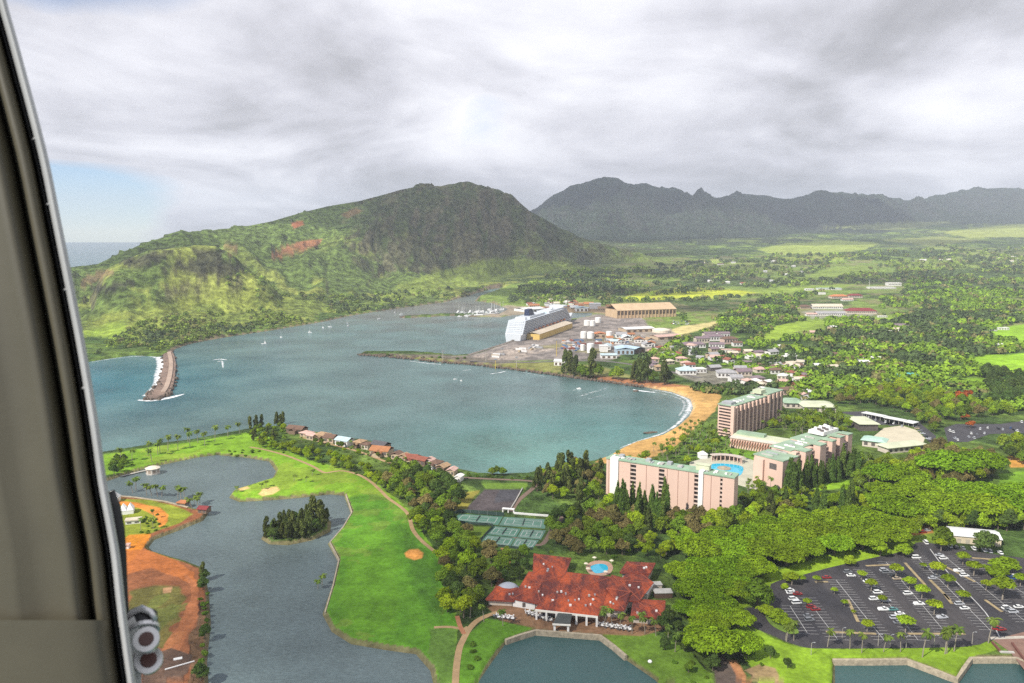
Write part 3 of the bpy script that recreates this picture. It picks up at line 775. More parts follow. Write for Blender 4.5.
nr, nc = XX.shape
idx = np.arange(nr * nc).reshape(nr, nc)
F = np.stack([idx[:-1, :-1], idx[:-1, 1:], idx[1:, 1:], idx[1:, :-1]], -1).reshape(-1, 4)
keep = (np.maximum.reduce([ZZ[:-1, :-1], ZZ[:-1, 1:], ZZ[1:, 1:], ZZ[1:, :-1]]) > -4.0).ravel()
V = np.stack([XX, YY, ZZ], -1).reshape(-1, 3)
me = mesh_np('ground', V, F[keep], [ground_mat()], smooth=True)
a = me.attributes.new('cover', 'FLOAT_COLOR', 'POINT')
a.data.foreach_set('color', C.reshape(-1, 4).ravel().astype(np.float32))
tag(link('ground', me), 'green coastal land rising to cloudy mountains behind the bay', None, None, 'structure')

# ------------------------------------------------------------------ water
bch = flat(650, 432, 0); riv = flat(430, 312, 0); cove = flat(120, 385, 0); bt = flat(540, 455, 0)
sea_m = water_mat('bay_water', (0.082, 0.146, 0.140),
                  [(riv[0], riv[1] + 150, 520, 620, (0.140, 0.138, 0.118)), (bch[0] - 60, bch[1], 240, 170, (0.060, 0.175, 0.160)), (bt[0] - 10, bt[1] + 5, 130, 120, (0.095, 0.215, 0.180)),
                   (cove[0] - 50, cove[1], 330, 330, (0.012, 0.120, 0.150))],
                  0.16, 0.24, 0.9, 0.6)
mb = MB()
S = 60000
mb.add([(-16000, -2000, 0), (16000, -2000, 0), (16000, 15000, 0), (-16000, 15000, 0)], [(0, 1, 2, 3)])
tag(mb.build('sea_water', sea_m), 'teal bay and open sea', None, None, 'structure')
lag_m = water_mat('lagoon_water', (0.105, 0.140, 0.142), [], 0.42, 0.22, 0.6, 0.6)
pond_m = water_mat('pond_water', (0.036, 0.088, 0.086), [], 0.5, 0.2, 0.35, 0.25)
def offset(p, d):
    p = np.array(p)
    a_ = np.roll(p, 1, 0); b_ = np.roll(p, -1, 0)
    t_ = b_ - a_; t_ /= np.linalg.norm(t_, axis=1)[:, None] + 1e-9
    area = np.sum(p[:, 0] * b_[:, 1] - b_[:, 0] * p[:, 1])
    s_ = 1 if area > 0 else -1
    return p + np.stack([t_[:, 1], -t_[:, 0]], 1) * d * s_
for nm, pw, mm in (('lagoon_water', lag_w, lag_m), ('club_pond_water', pond_w, pond_m), ('car_park_pond_water', pond2_w, pond_m)):
    mb = MB(); q = offset(pw, 3.0)
    n = len(q)
    ar = sum(q[i][0] * q[(i + 1) % n][1] - q[(i + 1) % n][0] * q[i][1] for i in range(n))
    q = q if ar > 0 else q[::-1]
    mb.add([(x, y, WAT_Z) for x, y in q], [tuple(range(n))])
    tag(mb.build(nm, mm), None, None, None, 'structure')
# ------------------------------------------------------------------ air: one closed box of thin haze, and clouds outside it
def vol_mat(name, col, dens, aniso=0.2):
    m = bpy.data.materials.new(name); m.use_nodes = True
    t = m.node_tree; t.nodes.clear()
    o = nadd(t, 'ShaderNodeOutputMaterial'); p = nadd(t, 'ShaderNodeVolumePrincipled')
    p.inputs['Color'].default_value = (*col, 1); p.inputs['Density'].default_value = dens; p.inputs['Anisotropy'].default_value = aniso
    t.links.new(p.outputs[0], o.inputs['Volume'])
    return m
HAZE_D = 6.5e-5
mb = MB().box(-19500, 19500, -2300, 15300, -12, 830)
tag(mb.build('haze', vol_mat('haze_air', (0.82, 0.90, 1.0), HAZE_D, 0.0)), None, None, None, 'stuff')
cloud_m = vol_mat('cloud_vapour', (1, 1, 1), 0.011, 0.4)
thin_m = vol_mat('thin_cloud_vapour', (1, 1, 1), 0.0035, 0.4)
def ico(sub):
    import bmesh
    bm = bmesh.new(); bmesh.ops.create_icosphere(bm, subdivisions=sub, radius=1.0)
    v = np.array([q.co[:] for q in bm.verts]); f = np.array([[q.index for q in g.verts] for g in bm.faces]); bm.free()
    return v, f
ICO = {k: ico(k) for k in (1, 2, 3, 5)}
def cloud(gx_, gy_, gz_, rx, ry, rz, alt, seed):
    """a cumulus whose shadow falls on the ground point given"""
    k = (alt - gz_) / SUN[2]
    c = np.array([gx_, gy_, gz_]) + SUN * k
    v, f = ICO[5]
    n = fbm(v[:, 0] * 2.2 + seed * 3.1 + 20, v[:, 1] * 2.2 + v[:, 2] * 1.7 + 20, 5, seed) - 0.5
    vv = v * (1 + 1.1 * n)[:, None] * np.array([rx, ry, rz])
    me = mesh_np('cloud', vv, f, [thin_m if seed in (1, 2, 3, 4, 5, 7, 8) else cloud_m], smooth=True)
    tag(link('cloud', me, None, tuple(c)), None, None, None, 'stuff')
for a in ((-150, 3250, 250, 1150, 560, 150, 1500, 1), (1700, 7300, 400, 2800, 900, 200, 4200, 2), (600, 4300, 80, 700, 350, 110, 1900, 3), (1900, 5300, 120, 1300, 380, 110, 2600, 4),
          (-20, 395, 3, 150, 95, 70, 1150, 5), (150, 2450, 10, 420, 130, 80, 1400, 6), (1300, 2900, 20, 500, 160, 90, 1400, 7), (-1050, 2350, 60, 330, 200, 90, 1400, 8), (330, 1950, 5, 200, 70, 60, 1400, 9)):
    cloud(*a)
# ------------------------------------------------------------------ buildings
PINK = mat('pink_stucco', (0.62, 0.435, 0.345), 0.8, 0.07, 0.08, streak=(1, 1, 0.25))
PINK2 = mat('pale_pink_stucco', (0.66, 0.46, 0.37), 0.8, 0.07, 0.08)
WHITE = mat('white_plaster', (0.74, 0.72, 0.68), 0.7, 0.08, 0.2)
GROOF = mat('weathered_green_roof', (0.265, 0.365, 0.250), 0.75, 0.22, 0.12)
CROOF = mat('cream_green_roof', (0.50, 0.52, 0.36), 0.8, 0.15, 0.1)
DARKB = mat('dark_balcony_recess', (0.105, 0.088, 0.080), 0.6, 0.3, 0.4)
GLASSB = mat('balcony_glass', (0.10, 0.12, 0.13), 0.15, 0.3, 0.3)
SLAB = mat('balcony_slab', (0.55, 0.42, 0.35), 0.8, 0.1, 0.3)
CONC = mat('concrete', (0.42, 0.40, 0.36), 0.85, 0.15, 0.3)
def two_tone(name, c1, c2, scale, lo=.42, hi=.60, rough=.8, fine=.3):
    m, t, b = newmat(name)
    tcn = nadd(t, 'ShaderNodeTexCoord')
    n1_ = nadd(t, 'ShaderNodeTexNoise'); n1_.inputs['Scale'].default_value = scale; n1_.inputs['Detail'].default_value = 7; n1_.inputs['Roughness'].default_value = .62
    n2_ = nadd(t, 'ShaderNodeTexNoise'); n2_.inputs['Scale'].default_value = scale * 9; n2_.inputs['Detail'].default_value = 4
    mp = nadd(t, 'ShaderNodeMapping'); mp.inputs['Scale'].default_value = (1.6, .6, 1); mp.inputs['Rotation'].default_value = (0, 0, .35)
    t.links.new(tcn.outputs['Object'], mp.inputs[0])
    for q_ in (n1_, n2_): t.links.new(mp.outputs[0], q_.inputs['Vector'])
    mr = nadd(t, 'ShaderNodeMapRange'); mr.inputs['From Min'].default_value = lo; mr.inputs['From Max'].default_value = hi
    t.links.new(n1_.outputs[0], mr.inputs['Value'])
    mx_ = nadd(t, 'ShaderNodeMix'); mx_.data_type = 'RGBA'; t.links.new(mr.outputs[0], mx_.inputs[0])
    mx_.inputs[6].default_value = (*c1, 1); mx_.inputs[7].default_value = (*c2, 1)
    m2 = nadd(t, 'ShaderNodeMapRange'); m2.inputs['From Min'].default_value = .3; m2.inputs['From Max'].default_value = .7; m2.inputs['To Min'].default_value = 1 - fine; m2.inputs['To Max'].default_value = 1 + fine
    t.links.new(n2_.outputs[0], m2.inputs['Value'])
    vm = nadd(t, 'ShaderNodeVectorMath', operation='SCALE'); t.links.new(mx_.outputs[2], vm.inputs[0]); t.links.new(m2.outputs[0], vm.inputs['Scale'])
    t.links.new(vm.outputs[0], b.inputs['Base Color']); b.inputs['Roughness'].default_value = rough
    return m
TERRA = two_tone('red_tile_roof', (0.110, 0.016, 0.008), (0.41, 0.066, 0.011), 0.085)
BROWNW = mat('brown_timber', (0.10, 0.055, 0.035), 0.8, 0.2, 0.5)
GREYM = mat('grey_metal', (0.38, 0.39, 0.40), 0.45, 0.12, 0.4, metal=0.2)
TAN = mat('tan_sheet_metal', (0.52, 0.37, 0.22), 0.7, 0.15, 0.06, streak=(1, 1, 0.2))
TAND = mat('dark_tan_opening', (0.10, 0.065, 0.04), 0.8, 0.2, 0.2)
ASPH = mat('asphalt', (0.046, 0.043, 0.047), 0.9, 0.28, 0.09)
LINE = mat('white_paint_marking', (0.46, 0.45, 0.43), 0.8, 0.25, 0.4)
KERB = mat('concrete_kerb', (0.40, 0.36, 0.30), 0.9, 0.2, 0.4)
PATH = mat('worn_path', (0.36, 0.235, 0.115), 0.95, 0.2, 0.25)
STONE = mat('rubble_stone', (0.34, 0.285, 0.20), 0.95, 0.35, 0.5, bump=0.3)
ROCK = mat('dark_boulder', (0.115, 0.085, 0.062), 0.95, 0.45, 0.25, bump=0.5)
def pool_mat():
    m = mat('pool_water', (0.03, 0.42, 0.60), 0.08, 0.12, 0.5)
    return m
POOL = pool_mat()

def frame2(p1, p2, z=None):
    a = G(*p1) if z is None else (*flat(p1[0], p1[1], z), z)
    b = G(*p2) if z is None else (*flat(p2[0], p2[1], z), z)
    L = math.hypot(b[0] - a[0], b[1] - a[1])
    return (a[0], a[1], min(a[2], b[2])), math.atan2(b[1] - a[1], b[0] - a[0]), L

# hotel tower on the beach: long pink slab seen on its garden side
A0 = flat(606.5, 458.6, 31.2); A1 = flat(734.5, 478.6, 31.2)
ang = math.atan2(A1[1] - A0[1], A1[0] - A0[0]); LA = float(np.hypot(*(A1 - A0)))
h = empty('beach_hotel', (A0[0], A0[1], 2.6), ang, 'long pink slab hotel with green roof edge standing directly on the beach', 'hotel')
TA, HA = 9.5, 28.6
w = MB()
segs = []                                                   # (start, end, kind) along the facade
cuts = [(0.035, 0.105, 'white'), (0.20, 0.248, 'balc'), (0.43, 0.475, 'balc'), (0.705, 0.738, 'balc'), (0.738, 0.775, 'white'), (0.898, 0.915, 'slit')]
x = 0.0
for a, b, k in cuts:
    if a > x: segs.append((x, a, 'wall'))
    segs.append((a, b, k)); x = b
segs.append((x, 1.0, 'wall'))
wall = MB()
for a, b, k in segs:
    if k == 'wall': wall.box(a * LA, b * LA, 0, TA, 0, HA)
    elif k in ('balc', 'slit'): wall.box(a * LA, b * LA, 2.6, TA, 0, HA)
    else: wall.box(a * LA, b * LA, 1.0, TA, 0, HA)
wall.build('wall', PINK, h)
for a, b, k in segs:
    if k == 'white':
        t = MB().box(a * LA + .1, b * LA - .1, -0.9, 0.98, 0, HA + 1.6)
        t.box(a * LA + .1, b * LA - .1, 0.98, 4.0, HA + 1.0, HA + 1.6)
        t.build('stair_tower', WHITE, h)
    elif k in ('balc', 'slit'):
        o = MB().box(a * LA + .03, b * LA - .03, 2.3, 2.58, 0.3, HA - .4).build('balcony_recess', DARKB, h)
        for i in range(10):
            z0 = 1.0 + i * 2.9
            MB().box(a * LA + .06, b * LA - .06, 0.15, 2.28, z0, z0 + 0.22).box(a * LA + .06, b * LA - .06, 0.15, 0.27, z0 + .22, z0 + (1.05 if k == 'balc' else 1.3)).build('balcony', SLAB, o)
for fr in (0.02, 0.495, 0.58, 0.66, 0.33, 0.83):
    MB().box(fr * LA, fr * LA + .35, -0.12, -0.003, 0, HA - .3).build('drainpipe', mat('dark_pink_paint', (0.33, 0.19, 0.14), 0.8), h)  # drainpipes in a darker pink than the wall
for i in range(1, 10):
    z0 = 1.0 + i * 2.9
    MB().box(.108 * LA, .198 * LA, -0.07, -0.003, z0 - .05, z0 + .07).box(.198 * LA + .01, .2 * LA, -0.05, -0.003, z0 - .05, z0 + .05).build('floor_seam', PINK2, h)
MB().box(-.4, LA + .4, -0.5, TA + .5, HA + .003, HA + .75).build('roof', GROOF, h)
p = MB().box(-.1, LA + .1, 0.05, .35, HA + .76, HA + 1.35); p.box(-.1, LA + .1, TA - .35, TA - .05, HA + .76, HA + 1.35)
p.build('parapet', mat('green_parapet', (0.26, 0.40, 0.29), 0.7, .2, .2), h)
b = MB().box(.70 * LA, .80 * LA, 4.2, TA - 1, HA + .77, HA + 4.4); b.box(.70 * LA - .4, .80 * LA + .4, 3.8, TA - .6, HA + 4.41, HA + 4.8)
b.build('penthouse', CROOF, h)
for fr in (.08, .30, .47):
    MB().box(fr * LA, (fr + .035) * LA, 5, 9, HA + .77, HA + 2.6).build('roof_plant', GREYM, h)
for i in range(22):
    fr = random.uniform(.03, .97)
    MB().box(fr * LA, fr * LA + random.uniform(.8, 2.2), 1.5 + random.random() * 3, 5 + random.random() * 3, HA + .77, HA + random.uniform(1.2, 1.9)).build('roof_vent', random.choice([GREYM, CONC, WHITE]), h)

# hotel tower at the back: stepped pink slab, its garden side in shade
B0 = flat(735, 407, 32.0); B1 = flat(783, 391.8, 32.0)
ang = math.atan2(B1[1] - B0[1], B1[0] - B0[0]); LB = float(np.hypot(*(B1 - B0)))
h = empty('stepped_hotel', (B0[0], B0[1], 2.6), ang, 'pink hotel block with projecting wall bays standing behind the sandy beach curve', 'hotel')
TB = 17.0
MB().box(0, LB * .66, 1.2, TB, 0, 29.4).box(LB * .66, LB, 0.2, TB + 1, 0, 30.8).build('wall', PINK, h)
for i in range(8):
    x0 = (0.02 + i * .079) * LB
    MB().box(x0, x0 + 2.4, -1.2, 1.17, 0, 29.3).build('wall_bay', PINK2, h)
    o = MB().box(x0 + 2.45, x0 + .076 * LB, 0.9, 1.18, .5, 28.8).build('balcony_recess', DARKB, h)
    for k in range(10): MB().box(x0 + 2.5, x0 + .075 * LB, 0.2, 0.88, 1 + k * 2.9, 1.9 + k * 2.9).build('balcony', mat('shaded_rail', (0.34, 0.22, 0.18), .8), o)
for i in range(4):
    x0 = (.665 + i * .085) * LB
    MB().box(x0, x0 + 3.2, -1.6, .17, 0, 30.7).build('wall_bay', PINK, h)
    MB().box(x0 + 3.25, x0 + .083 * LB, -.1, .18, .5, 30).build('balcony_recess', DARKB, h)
for k in range(10): MB().box(-2.0, -.31, 2.5, TB - 1.5, 1.0 + k * 2.9, 2.0 + k * 2.9).build('end_balcony', PINK2, h)
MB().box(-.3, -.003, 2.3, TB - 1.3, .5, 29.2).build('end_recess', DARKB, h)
MB().box(-3.4, -.35, -1.0, 2.2, 0, 30.2).build('end_pier', PINK2, h)
MB().box(-.5, LB * .66, .6, TB + .5, 29.41, 30.2).box(LB * .66 + .01, LB + .5, -.3, TB + 1.5, 30.81, 31.7).build('roof', GROOF, h)
MB().box(LB * .62, LB * .72, 5, TB - 3, 31.71, 35.2).build('penthouse', CROOF, h)
MB().box(.5, 9, 4, TB - 3, 30.21, 32.6).build('roof_plant', GREYM, h)
for i in range(18):
    fr = random.uniform(.05, .6)
    MB().box(fr * LB, fr * LB + random.uniform(.8, 2), 2 + random.random() * 8, 5 + random.random() * 9, 30.21, random.uniform(30.7, 31.4)).build('roof_vent', random.choice([GREYM, CONC, WHITE]), h)

# hotel wing in front of the gardens: saw-tooth bays, lit faces and dark recesses
C0 = flat(783, 462, 24.0); C1 = flat(850, 436.8, 27.0)
ang = math.atan2(C1[1] - C0[1], C1[0] - C0[0]); LC = float(np.hypot(*(C1 - C0)))
h = empty('garden_hotel', (C0[0], C0[1], 2.6), ang, 'pink hotel wing with staggered bays and green flat roofs behind a cypress row', 'hotel')
TC = 24.0
wl2 = MB(); wl2.box(0, LC * .22, 0, TC, 0, 21.5); wl2.box(LC * .22, LC * .52, 2.4, TC - 1, 0, 24.0); wl2.box(LC * .52, LC * .80, 1.2, TC, 0, 25.6); wl2.box(LC * .80, LC, 0, TC + 2, 0, 26.6)
wl2.build('wall', PINK, h)
for a, b, y0, hh in ((.27, .36, -2.6, 24.6), (.47, .56, -3.4, 26.2), (.66, .72, -3.0, 26.4), (.79, .86, -2.4, 27.2), (.93, 1.0, -2.0, 27.2)):
    MB().box(a * LC, b * LC, y0, -.01 if a > .78 else 2.38 if a < .5 else 1.18, 0, hh).build('wall_bay', PINK, h)
    MB().box(a * LC - .3, b * LC + .3, y0 - .3, 6.5, hh + .01, hh + .7).build('bay_roof', GROOF, h)
for a, b, y0 in ((.365, .465, 2.1), (.565, .655, .9), (.725, .785, .9), (.865, .925, -.3), (.225, .265, 2.1)):
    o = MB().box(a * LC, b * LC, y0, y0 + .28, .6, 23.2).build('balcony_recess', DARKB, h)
    for k in range(8): MB().box(a * LC + .1, b * LC - .1, y0 - 1.1, y0 - .02, 1 + k * 2.9, 1.95 + k * 2.9).build('balcony', SLAB, o)
for i, (a, b, z) in enumerate(((0, .22, 21.5), (.22, .52, 24.0), (.52, .80, 25.6), (.80, 1.0, 26.6))):
    MB().box(a * LC - .2, b * LC - .02, 6.6 if i else -.4, TC + 1.2, z + .01, z + .72).build('roof', GROOF, h)
MB().box(-.05, -.003, 5, 11, 14, 18.5).build('end_window', DARKB, h)
MB().box(-2.2, -.06, TC - 9, TC - 1, 0, 20).build('end_wall_bay', PINK2, h)
for k in range(8):
    MB().box(LC + .32, LC + 1.9, 1.2, TC + .8, 2.2 + k * 3.0, 3.2 + k * 3.0).build('end_balcony', mat('pale_rail', (.50, .46, .42), .8), h)
MB().box(LC + .01, LC + .3, 1, TC + 1, 1, 25.8).build('end_recess', DARKB, h)
pl_ = MB().box(.74 * LC, .98 * LC, 9, TC - 2, 27.33, 30.2); pl_.build('penthouse', WHITE, h)
for i in range(9):
    fr = .75 + i * .025
    MB().box(fr * LC, fr * LC + 1.4, 10 + (i % 3) * 4, 12.5 + (i % 3) * 4, 30.21, 31.8).build('roof_plant', random.choice([WHITE, GREYM, DARKB]), h)
for i in range(16):
    fr = random.uniform(.02, .7)
    MB().box(fr * LC, fr * LC + random.uniform(.8, 2), 8 + random.random() * 6, 15 + random.random() * 7, 26.33 if fr > .52 else 24.73 if fr > .22 else 22.23, 27.2 if fr > .52 else 25.6 if fr > .22 else 23.1).build('roof_vent', random.choice([GREYM, CONC, WHITE]), h)

# low arcade between the hotel blocks
o0, ang, L = frame2((729, 447.5), (797, 458.5), 3.0)
h = empty('arcade_building', o0, ang, 'low cream arcade with rust coloured sloping brackets linking the hotel blocks', 'building')
MB().box(0, L, 1.6, 22, 0, 8.6).build('wall', PINK2, h)
for i in range(26):
    x0 = (i + .3) * L / 26
    MB().tube([(x0, -.9, 2.6), (x0 + 2.0, 1.2, 7.9)], .42, n=6).build('bracket', mat('rust_bracket', (.26, .10, .055), .8), h)
MB().box(-.3, L + .3, .9, 9, 8.61, 9.3).build('eave', mat('cream_band', (.62, .54, .46), .8), h)
MB().box(-.2, L + .2, 9.01, 22.5, 9.31, 10.1).build('roof', CROOF, h)
MB().box(2, L * .45, 12, 19, 10.11, 12.4).build('upper_roof', GROOF, h)
# pavilions of the lobby garden
def flat_pavilion(name, px1, px2, depth, hh, roofm, label, cat='building', wallm=None, ov=1.5):
    o_, a_, L_ = frame2(px1, px2)
    e_ = empty(name, o_, a_, label, cat)
    MB().box(0, L_, 0, depth, 0, hh).build('wall', wallm or mat('cream_wall', (.55, .48, .40), .8), e_)
    MB().hip(0, L_, 0, depth, hh + .35, min(2.2, depth * .12), ov, .34, top=.55).build('roof', roofm, e_)
    n_ = max(3, int(L_ / 5)); wn_ = MB()
    for i in range(n_):
        MB().box((i + .25) * L_ / n_, (i + .75) * L_ / n_, -.09, -.004, hh * .25, hh * .75).build('window', DARKB, e_)
    return e_
flat_pavilion('garden_pavilion', (804, 412), (836, 412.5), 26, 5.5, CROOF, 'wide cream roofed pavilion among palms in the hotel garden')
flat_pavilion('garden_pavilion', (785, 408), (802, 408.5), 20, 5.5, GROOF, 'small green roofed pavilion beside the back hotel tower')
flat_pavilion('lobby_building', (860, 431), (878, 431), 26, 6.5, CROOF, 'square cream roofed lobby beside the end of the staggered hotel wing', wallm=DARKB)
flat_pavilion('lobby_building', (888, 454), (925, 450), 12, 5, CROOF, 'long cream roofed lobby building on the edge of the paved forecourt')
flat_pavilion('lobby_building', (862, 446), (884, 449), 14, 5.5, mat('teal_tint_roof', (.36, .52, .42), .7), 'pale green roofed lobby annex between forecourt and hotel wing')
flat_pavilion('garden_pavilion', (760, 416), (776, 414), 14, 4.5, GROOF, 'low green roofed shelter at the foot of the back tower')
# covered walk with parking under it
o0, ang, L = frame2((861, 417), (914, 427.5))
h = empty('carport', o0, ang, 'long white roofed carport curving behind the paved hotel forecourt', 'carport')
MB().box(0, L * .42, 0, 9, 4.2, 4.7).box(L * .43, L * .80, -.8, 8.2, 3.9, 4.4).box(L * .81, L, -1.4, 9.5, 3.7, 4.3).build('roof', mat('white_sheet_roof', (.66, .66, .64), .5, .08, .1), h)
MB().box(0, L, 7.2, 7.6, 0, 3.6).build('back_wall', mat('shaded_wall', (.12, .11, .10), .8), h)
for i in range(12):
    MB().cyl(1 + i * (L - 2) / 11, .4, 0, 3.68, .2).build('post', CONC, h)
# paved forecourt
q = polyw([(874, 436), (884, 428), (902, 425.5), (916, 430), (925, 438), (922, 446), (905, 449), (886, 447)], 3.0)
tag(MB().add([(x, y, 3.05) for x, y in q[::-1]], [tuple(range(len(q)))]).build('forecourt', mat('cream_paving', (.52, .46, .33), .85, .12, .1)), None, None, None, 'structure')
q = polyw([(840, 412), (868, 411), (880, 420), (890, 426), (920, 423), (936, 436), (934, 446), (928, 441), (918, 428), (900, 424), (880, 425), (862, 418)], 3.0)
n = len(q)
ar = sum(q[i][0] * q[(i + 1) % n][1] - q[(i + 1) % n][0] * q[i][1] for i in range(n))
q = q if ar > 0 else q[::-1]
tag(MB().add([(x, y, 3.04) for x, y in q], [tuple(range(n))]).build('forecourt_road', ASPH), None, None, None, 'structure')
# hotel pool, deck, bar and tent
q = polyw([(690, 462), (712, 456), (744, 457), (770, 466), (775, 478), (755, 490), (735, 484), (705, 480), (688, 472)], 3.0)
n = len(q); ar = sum(q[i][0] * q[(i + 1) % n][1] - q[(i + 1) % n][0] * q[i][1] for i in range(n)); q = q if ar > 0 else q[::-1]
tag(MB().add([(x, y, 3.05) for x, y in q], [tuple(range(n))]).build('pool_deck', mat('deck_paving', (.46, .44, .33), .9, .15, .12)), None, None, None, 'structure')
pc = flat(724, 469.5, 3.1)
t = tag(MB().prism([tuple(v_) for v_ in smooth_line(polyw([(709, 465), (722, 463.5), (741, 466), (743, 471), (738, 476), (722, 474.5), (708, 471)], 3.1), 6, True)], 3.06, 3.16).build('swimming_pool', POOL), 'large turquoise hotel swimming pool partly hidden behind the beach slab', 'pool')
sp = flat(724, 468.5, 3.1)
tag(MB().lathe([(5.5, 3.17), (5.2, 3.7), (2.5, 4.0), (1.2, 5.0), (.2, 5.2)], 14, 0, sp).build('pool_island', STONE), 'small stone island with fountain inside the turquoise hotel pool', 'fountain')
o0, ang, L = frame2((711, 462), (742, 465))
h = empty('pool_bar', o0, ang, 'curved pool colonnade with shaded arches beside the turquoise hotel pool', 'building')
wv = MB(); rv = MB(); pv = []
for i in range(10):
    a_ = math.pi * (.08 + .84 * i / 9)
    pv.append((L / 2 - math.cos(a_) * L / 2, math.sin(a_) * 7))
for (x0, y0), (x1, y1) in zip(pv[:-1], pv[1:]):
    wv.add([(x0, y0 + 4, 0), (x1, y1 + 4, 0), (x1, y1 + 4, 4.2), (x0, y0 + 4, 4.2), (x0, y0 + 4.4, 0), (x1, y1 + 4.4, 0), (x1, y1 + 4.4, 4.2), (x0, y0 + 4.4, 4.2)], [(0, 1, 2, 3), (5, 4, 7, 6), (3, 2, 6, 7)])
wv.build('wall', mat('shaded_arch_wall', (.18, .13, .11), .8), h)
MB().strip(pv, 1, 4.9).add([], []).build('roof_edge', PINK2, h)
MB().strip([(x0, y0 + 2.6) for x0, y0 in pv], 5.6, 5.0, 0, .55).build('roof', mat('pinkish_roof', (.50, .42, .36), .8), h)
for x0, y0 in pv: MB().cyl(x0, y0 + .3, 0, 4.4, .35).build('column', PINK2, h)
o0 = G(702.5, 458)
h = empty('white_tent', o0, .2, 'white peaked canopy tent among palms beside the hotel pool', 'tent')
MB().hip(-3.4, 3.4, -3, 3, 3.8, 2.4, .2, .25).build('canopy', mat('white_canvas', (.80, .79, .76), .7, .05), h)
MB().box(-3.2, 3.2, -2.9, 2.9, .0, 3.5).build('side_curtain', mat('white_canvas', (.8, .79, .76), .7), h)

# ------------------------------------------------------------------ clubhouse with red roofs
hc = flat(560, 600, 3.0)
club = empty('clubhouse', (hc[0], hc[1], 2.95), 0, 'sprawling clubhouse with rust red tiled roofs beside the small lagoon', 'clubhouse')
RIDGE = mat('ridge_tile', (.33, .075, .035), .8, .25, .5)
RUSTF = mat('rust_fascia', (.20, .035, .018), .8, .2, .4)
def clubpoly(pix, z): return [tuple(q_ - hc) for q_ in polyw(pix, z + 3)]
CW = mat('cream_wall', (.55, .48, .40), .8); TRIM = mat('white_fascia', (.70, .66, .58), .7, .06)
def roofslab(pix, z, rise=0.0, wall=True, inset=1.6, nm='roof', white=False):
    """tiled roof plane over pixel corners (front-left, front-right, back-right, back-left), ridged along its length"""
    P = [np.array(q_) for q_ in clubpoly(pix, z)]
    c = sum(P) / 4
    m_ = MB()
    fl_, fr_, br_, bl_ = P
    e1 = fl_ * .5 + bl_ * .5; e2 = fr_ * .5 + br_ * .5
    d_ = (e2 - e1); d_ = d_ / (np.linalg.norm(d_) + 1e-9)
    k_ = np.linalg.norm(bl_ - fl_) * .32
    r1 = e1 + d_ * k_; r2 = e2 - d_ * k_
    vs = [(*fl_, z), (*fr_, z), (*br_, z), (*bl_, z), (*r1, z + rise), (*r2, z + rise)]
    vs += [(*q_, z - .5) for q_ in P]
    m_.add(vs, [(0, 1, 5, 4), (1, 2, 5), (2, 3, 4, 5), (3, 0, 4), (9, 8, 7, 6)])
    ro = m_.build(nm, TERRA, club)
    f_ = MB()
    for i in range(4):
        a_, b_ = P[i], P[(i + 1) % 4]
        o_ = (a_ + b_) / 2 - c; t_ = (b_ - a_) / (np.linalg.norm(b_ - a_)); n_ = np.array([t_[1], -t_[0]])
        if n_ @ o_ < 0: n_ = -n_
        f_.add([(*(a_ + n_ * .02), z - .75), (*(b_ + n_ * .02), z - .75), (*(b_ + n_ * .02), z + .02), (*(a_ + n_ * .02), z + .02), (*(a_ + n_ * .3), z - .75), (*(b_ + n_ * .3), z - .75), (*(b_ + n_ * .3), z + .02), (*(a_ + n_ * .3), z + .02)],
               [(4, 5, 6, 7), (7, 6, 2, 3), (0, 1, 5, 4), (0, 4, 7, 3), (1, 2, 6, 5)])
    f_.build('fascia', TRIM if white else RUSTF, ro)
    rc_ = MB()
    up = np.array([0, 0, .10])
    r3 = lambda q_, h_: np.array([q_[0], q_[1], h_])
    for a_, b_ in ((r3(r1, z + rise), r3(r2, z + rise)), (r3(fl_, z), r3(r1, z + rise)), (r3(fr_, z), r3(r2, z + rise)), (r3(br_, z), r3(r2, z + rise)), (r3(bl_, z), r3(r1, z + rise))):
        rc_.tube([tuple(a_ + up * .3), tuple(b_ + up * .3)], .22, n=6)
    rc_.build('ridge_cap_trim', RIDGE, ro)
    # skylights and vents on the tiles
    for i in range(int(np.linalg.norm(fr_ - fl_) * np.linalg.norm(bl_ - fl_) / 110)):
        s_, t_ = random.uniform(.12, .88), random.uniform(.12, .42)
        q_ = (fl_ * (1 - s_) + fr_ * s_) * (1 - t_) + (bl_ * (1 - s_) + br_ * s_) * t_
        zz_ = z + rise * t_ * 2
        w_ = random.uniform(.3, .6)
        MB().box(q_[0] - w_, q_[0] + w_, q_[1] - .45, q_[1] + .45, zz_ - .1, zz_ + random.uniform(.5, .9)).build('roof_vent', random.choice([WHITE, WHITE, GREYM, CONC]), ro)
    if wall:
        Q = [c + (q_ - c) * (1 - inset / max(np.linalg.norm(q_ - c), 3)) for q_ in P]
        MB().prism([tuple(q_) for q_ in Q], 0, z - .51).build('wall', CW, club)
roofslab([(535, 609), (598, 616), (612, 577), (567, 572)], 5.2, 1.9, wall=False, nm='main_roof', white=False)
q_ = [np.array(v_) for v_ in clubpoly([(538, 604), (599, 610.5), (611, 578.5), (568, 574)], 5.2)]
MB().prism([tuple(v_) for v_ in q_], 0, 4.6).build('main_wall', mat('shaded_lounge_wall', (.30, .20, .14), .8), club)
roofslab([(513, 598), (541, 603.5), (567, 575), (529, 571.5)], 4.6, 1.3)
MB().strip(clubpoly([(535, 609.3), (598, 616.3)], 5.2), .5, 5.25, 0, .9).build('porch_fascia', TRIM, club)
roofslab([(486, 599), (514, 600.5), (520, 588), (497, 586)], 3.6, .8)
roofslab([(533, 574), (564, 576), (571, 558), (534, 553.5)], 4.8, 1.3)
roofslab([(599, 608), (624, 609.5), (637, 581), (612, 575)], 5.0, 1.4)
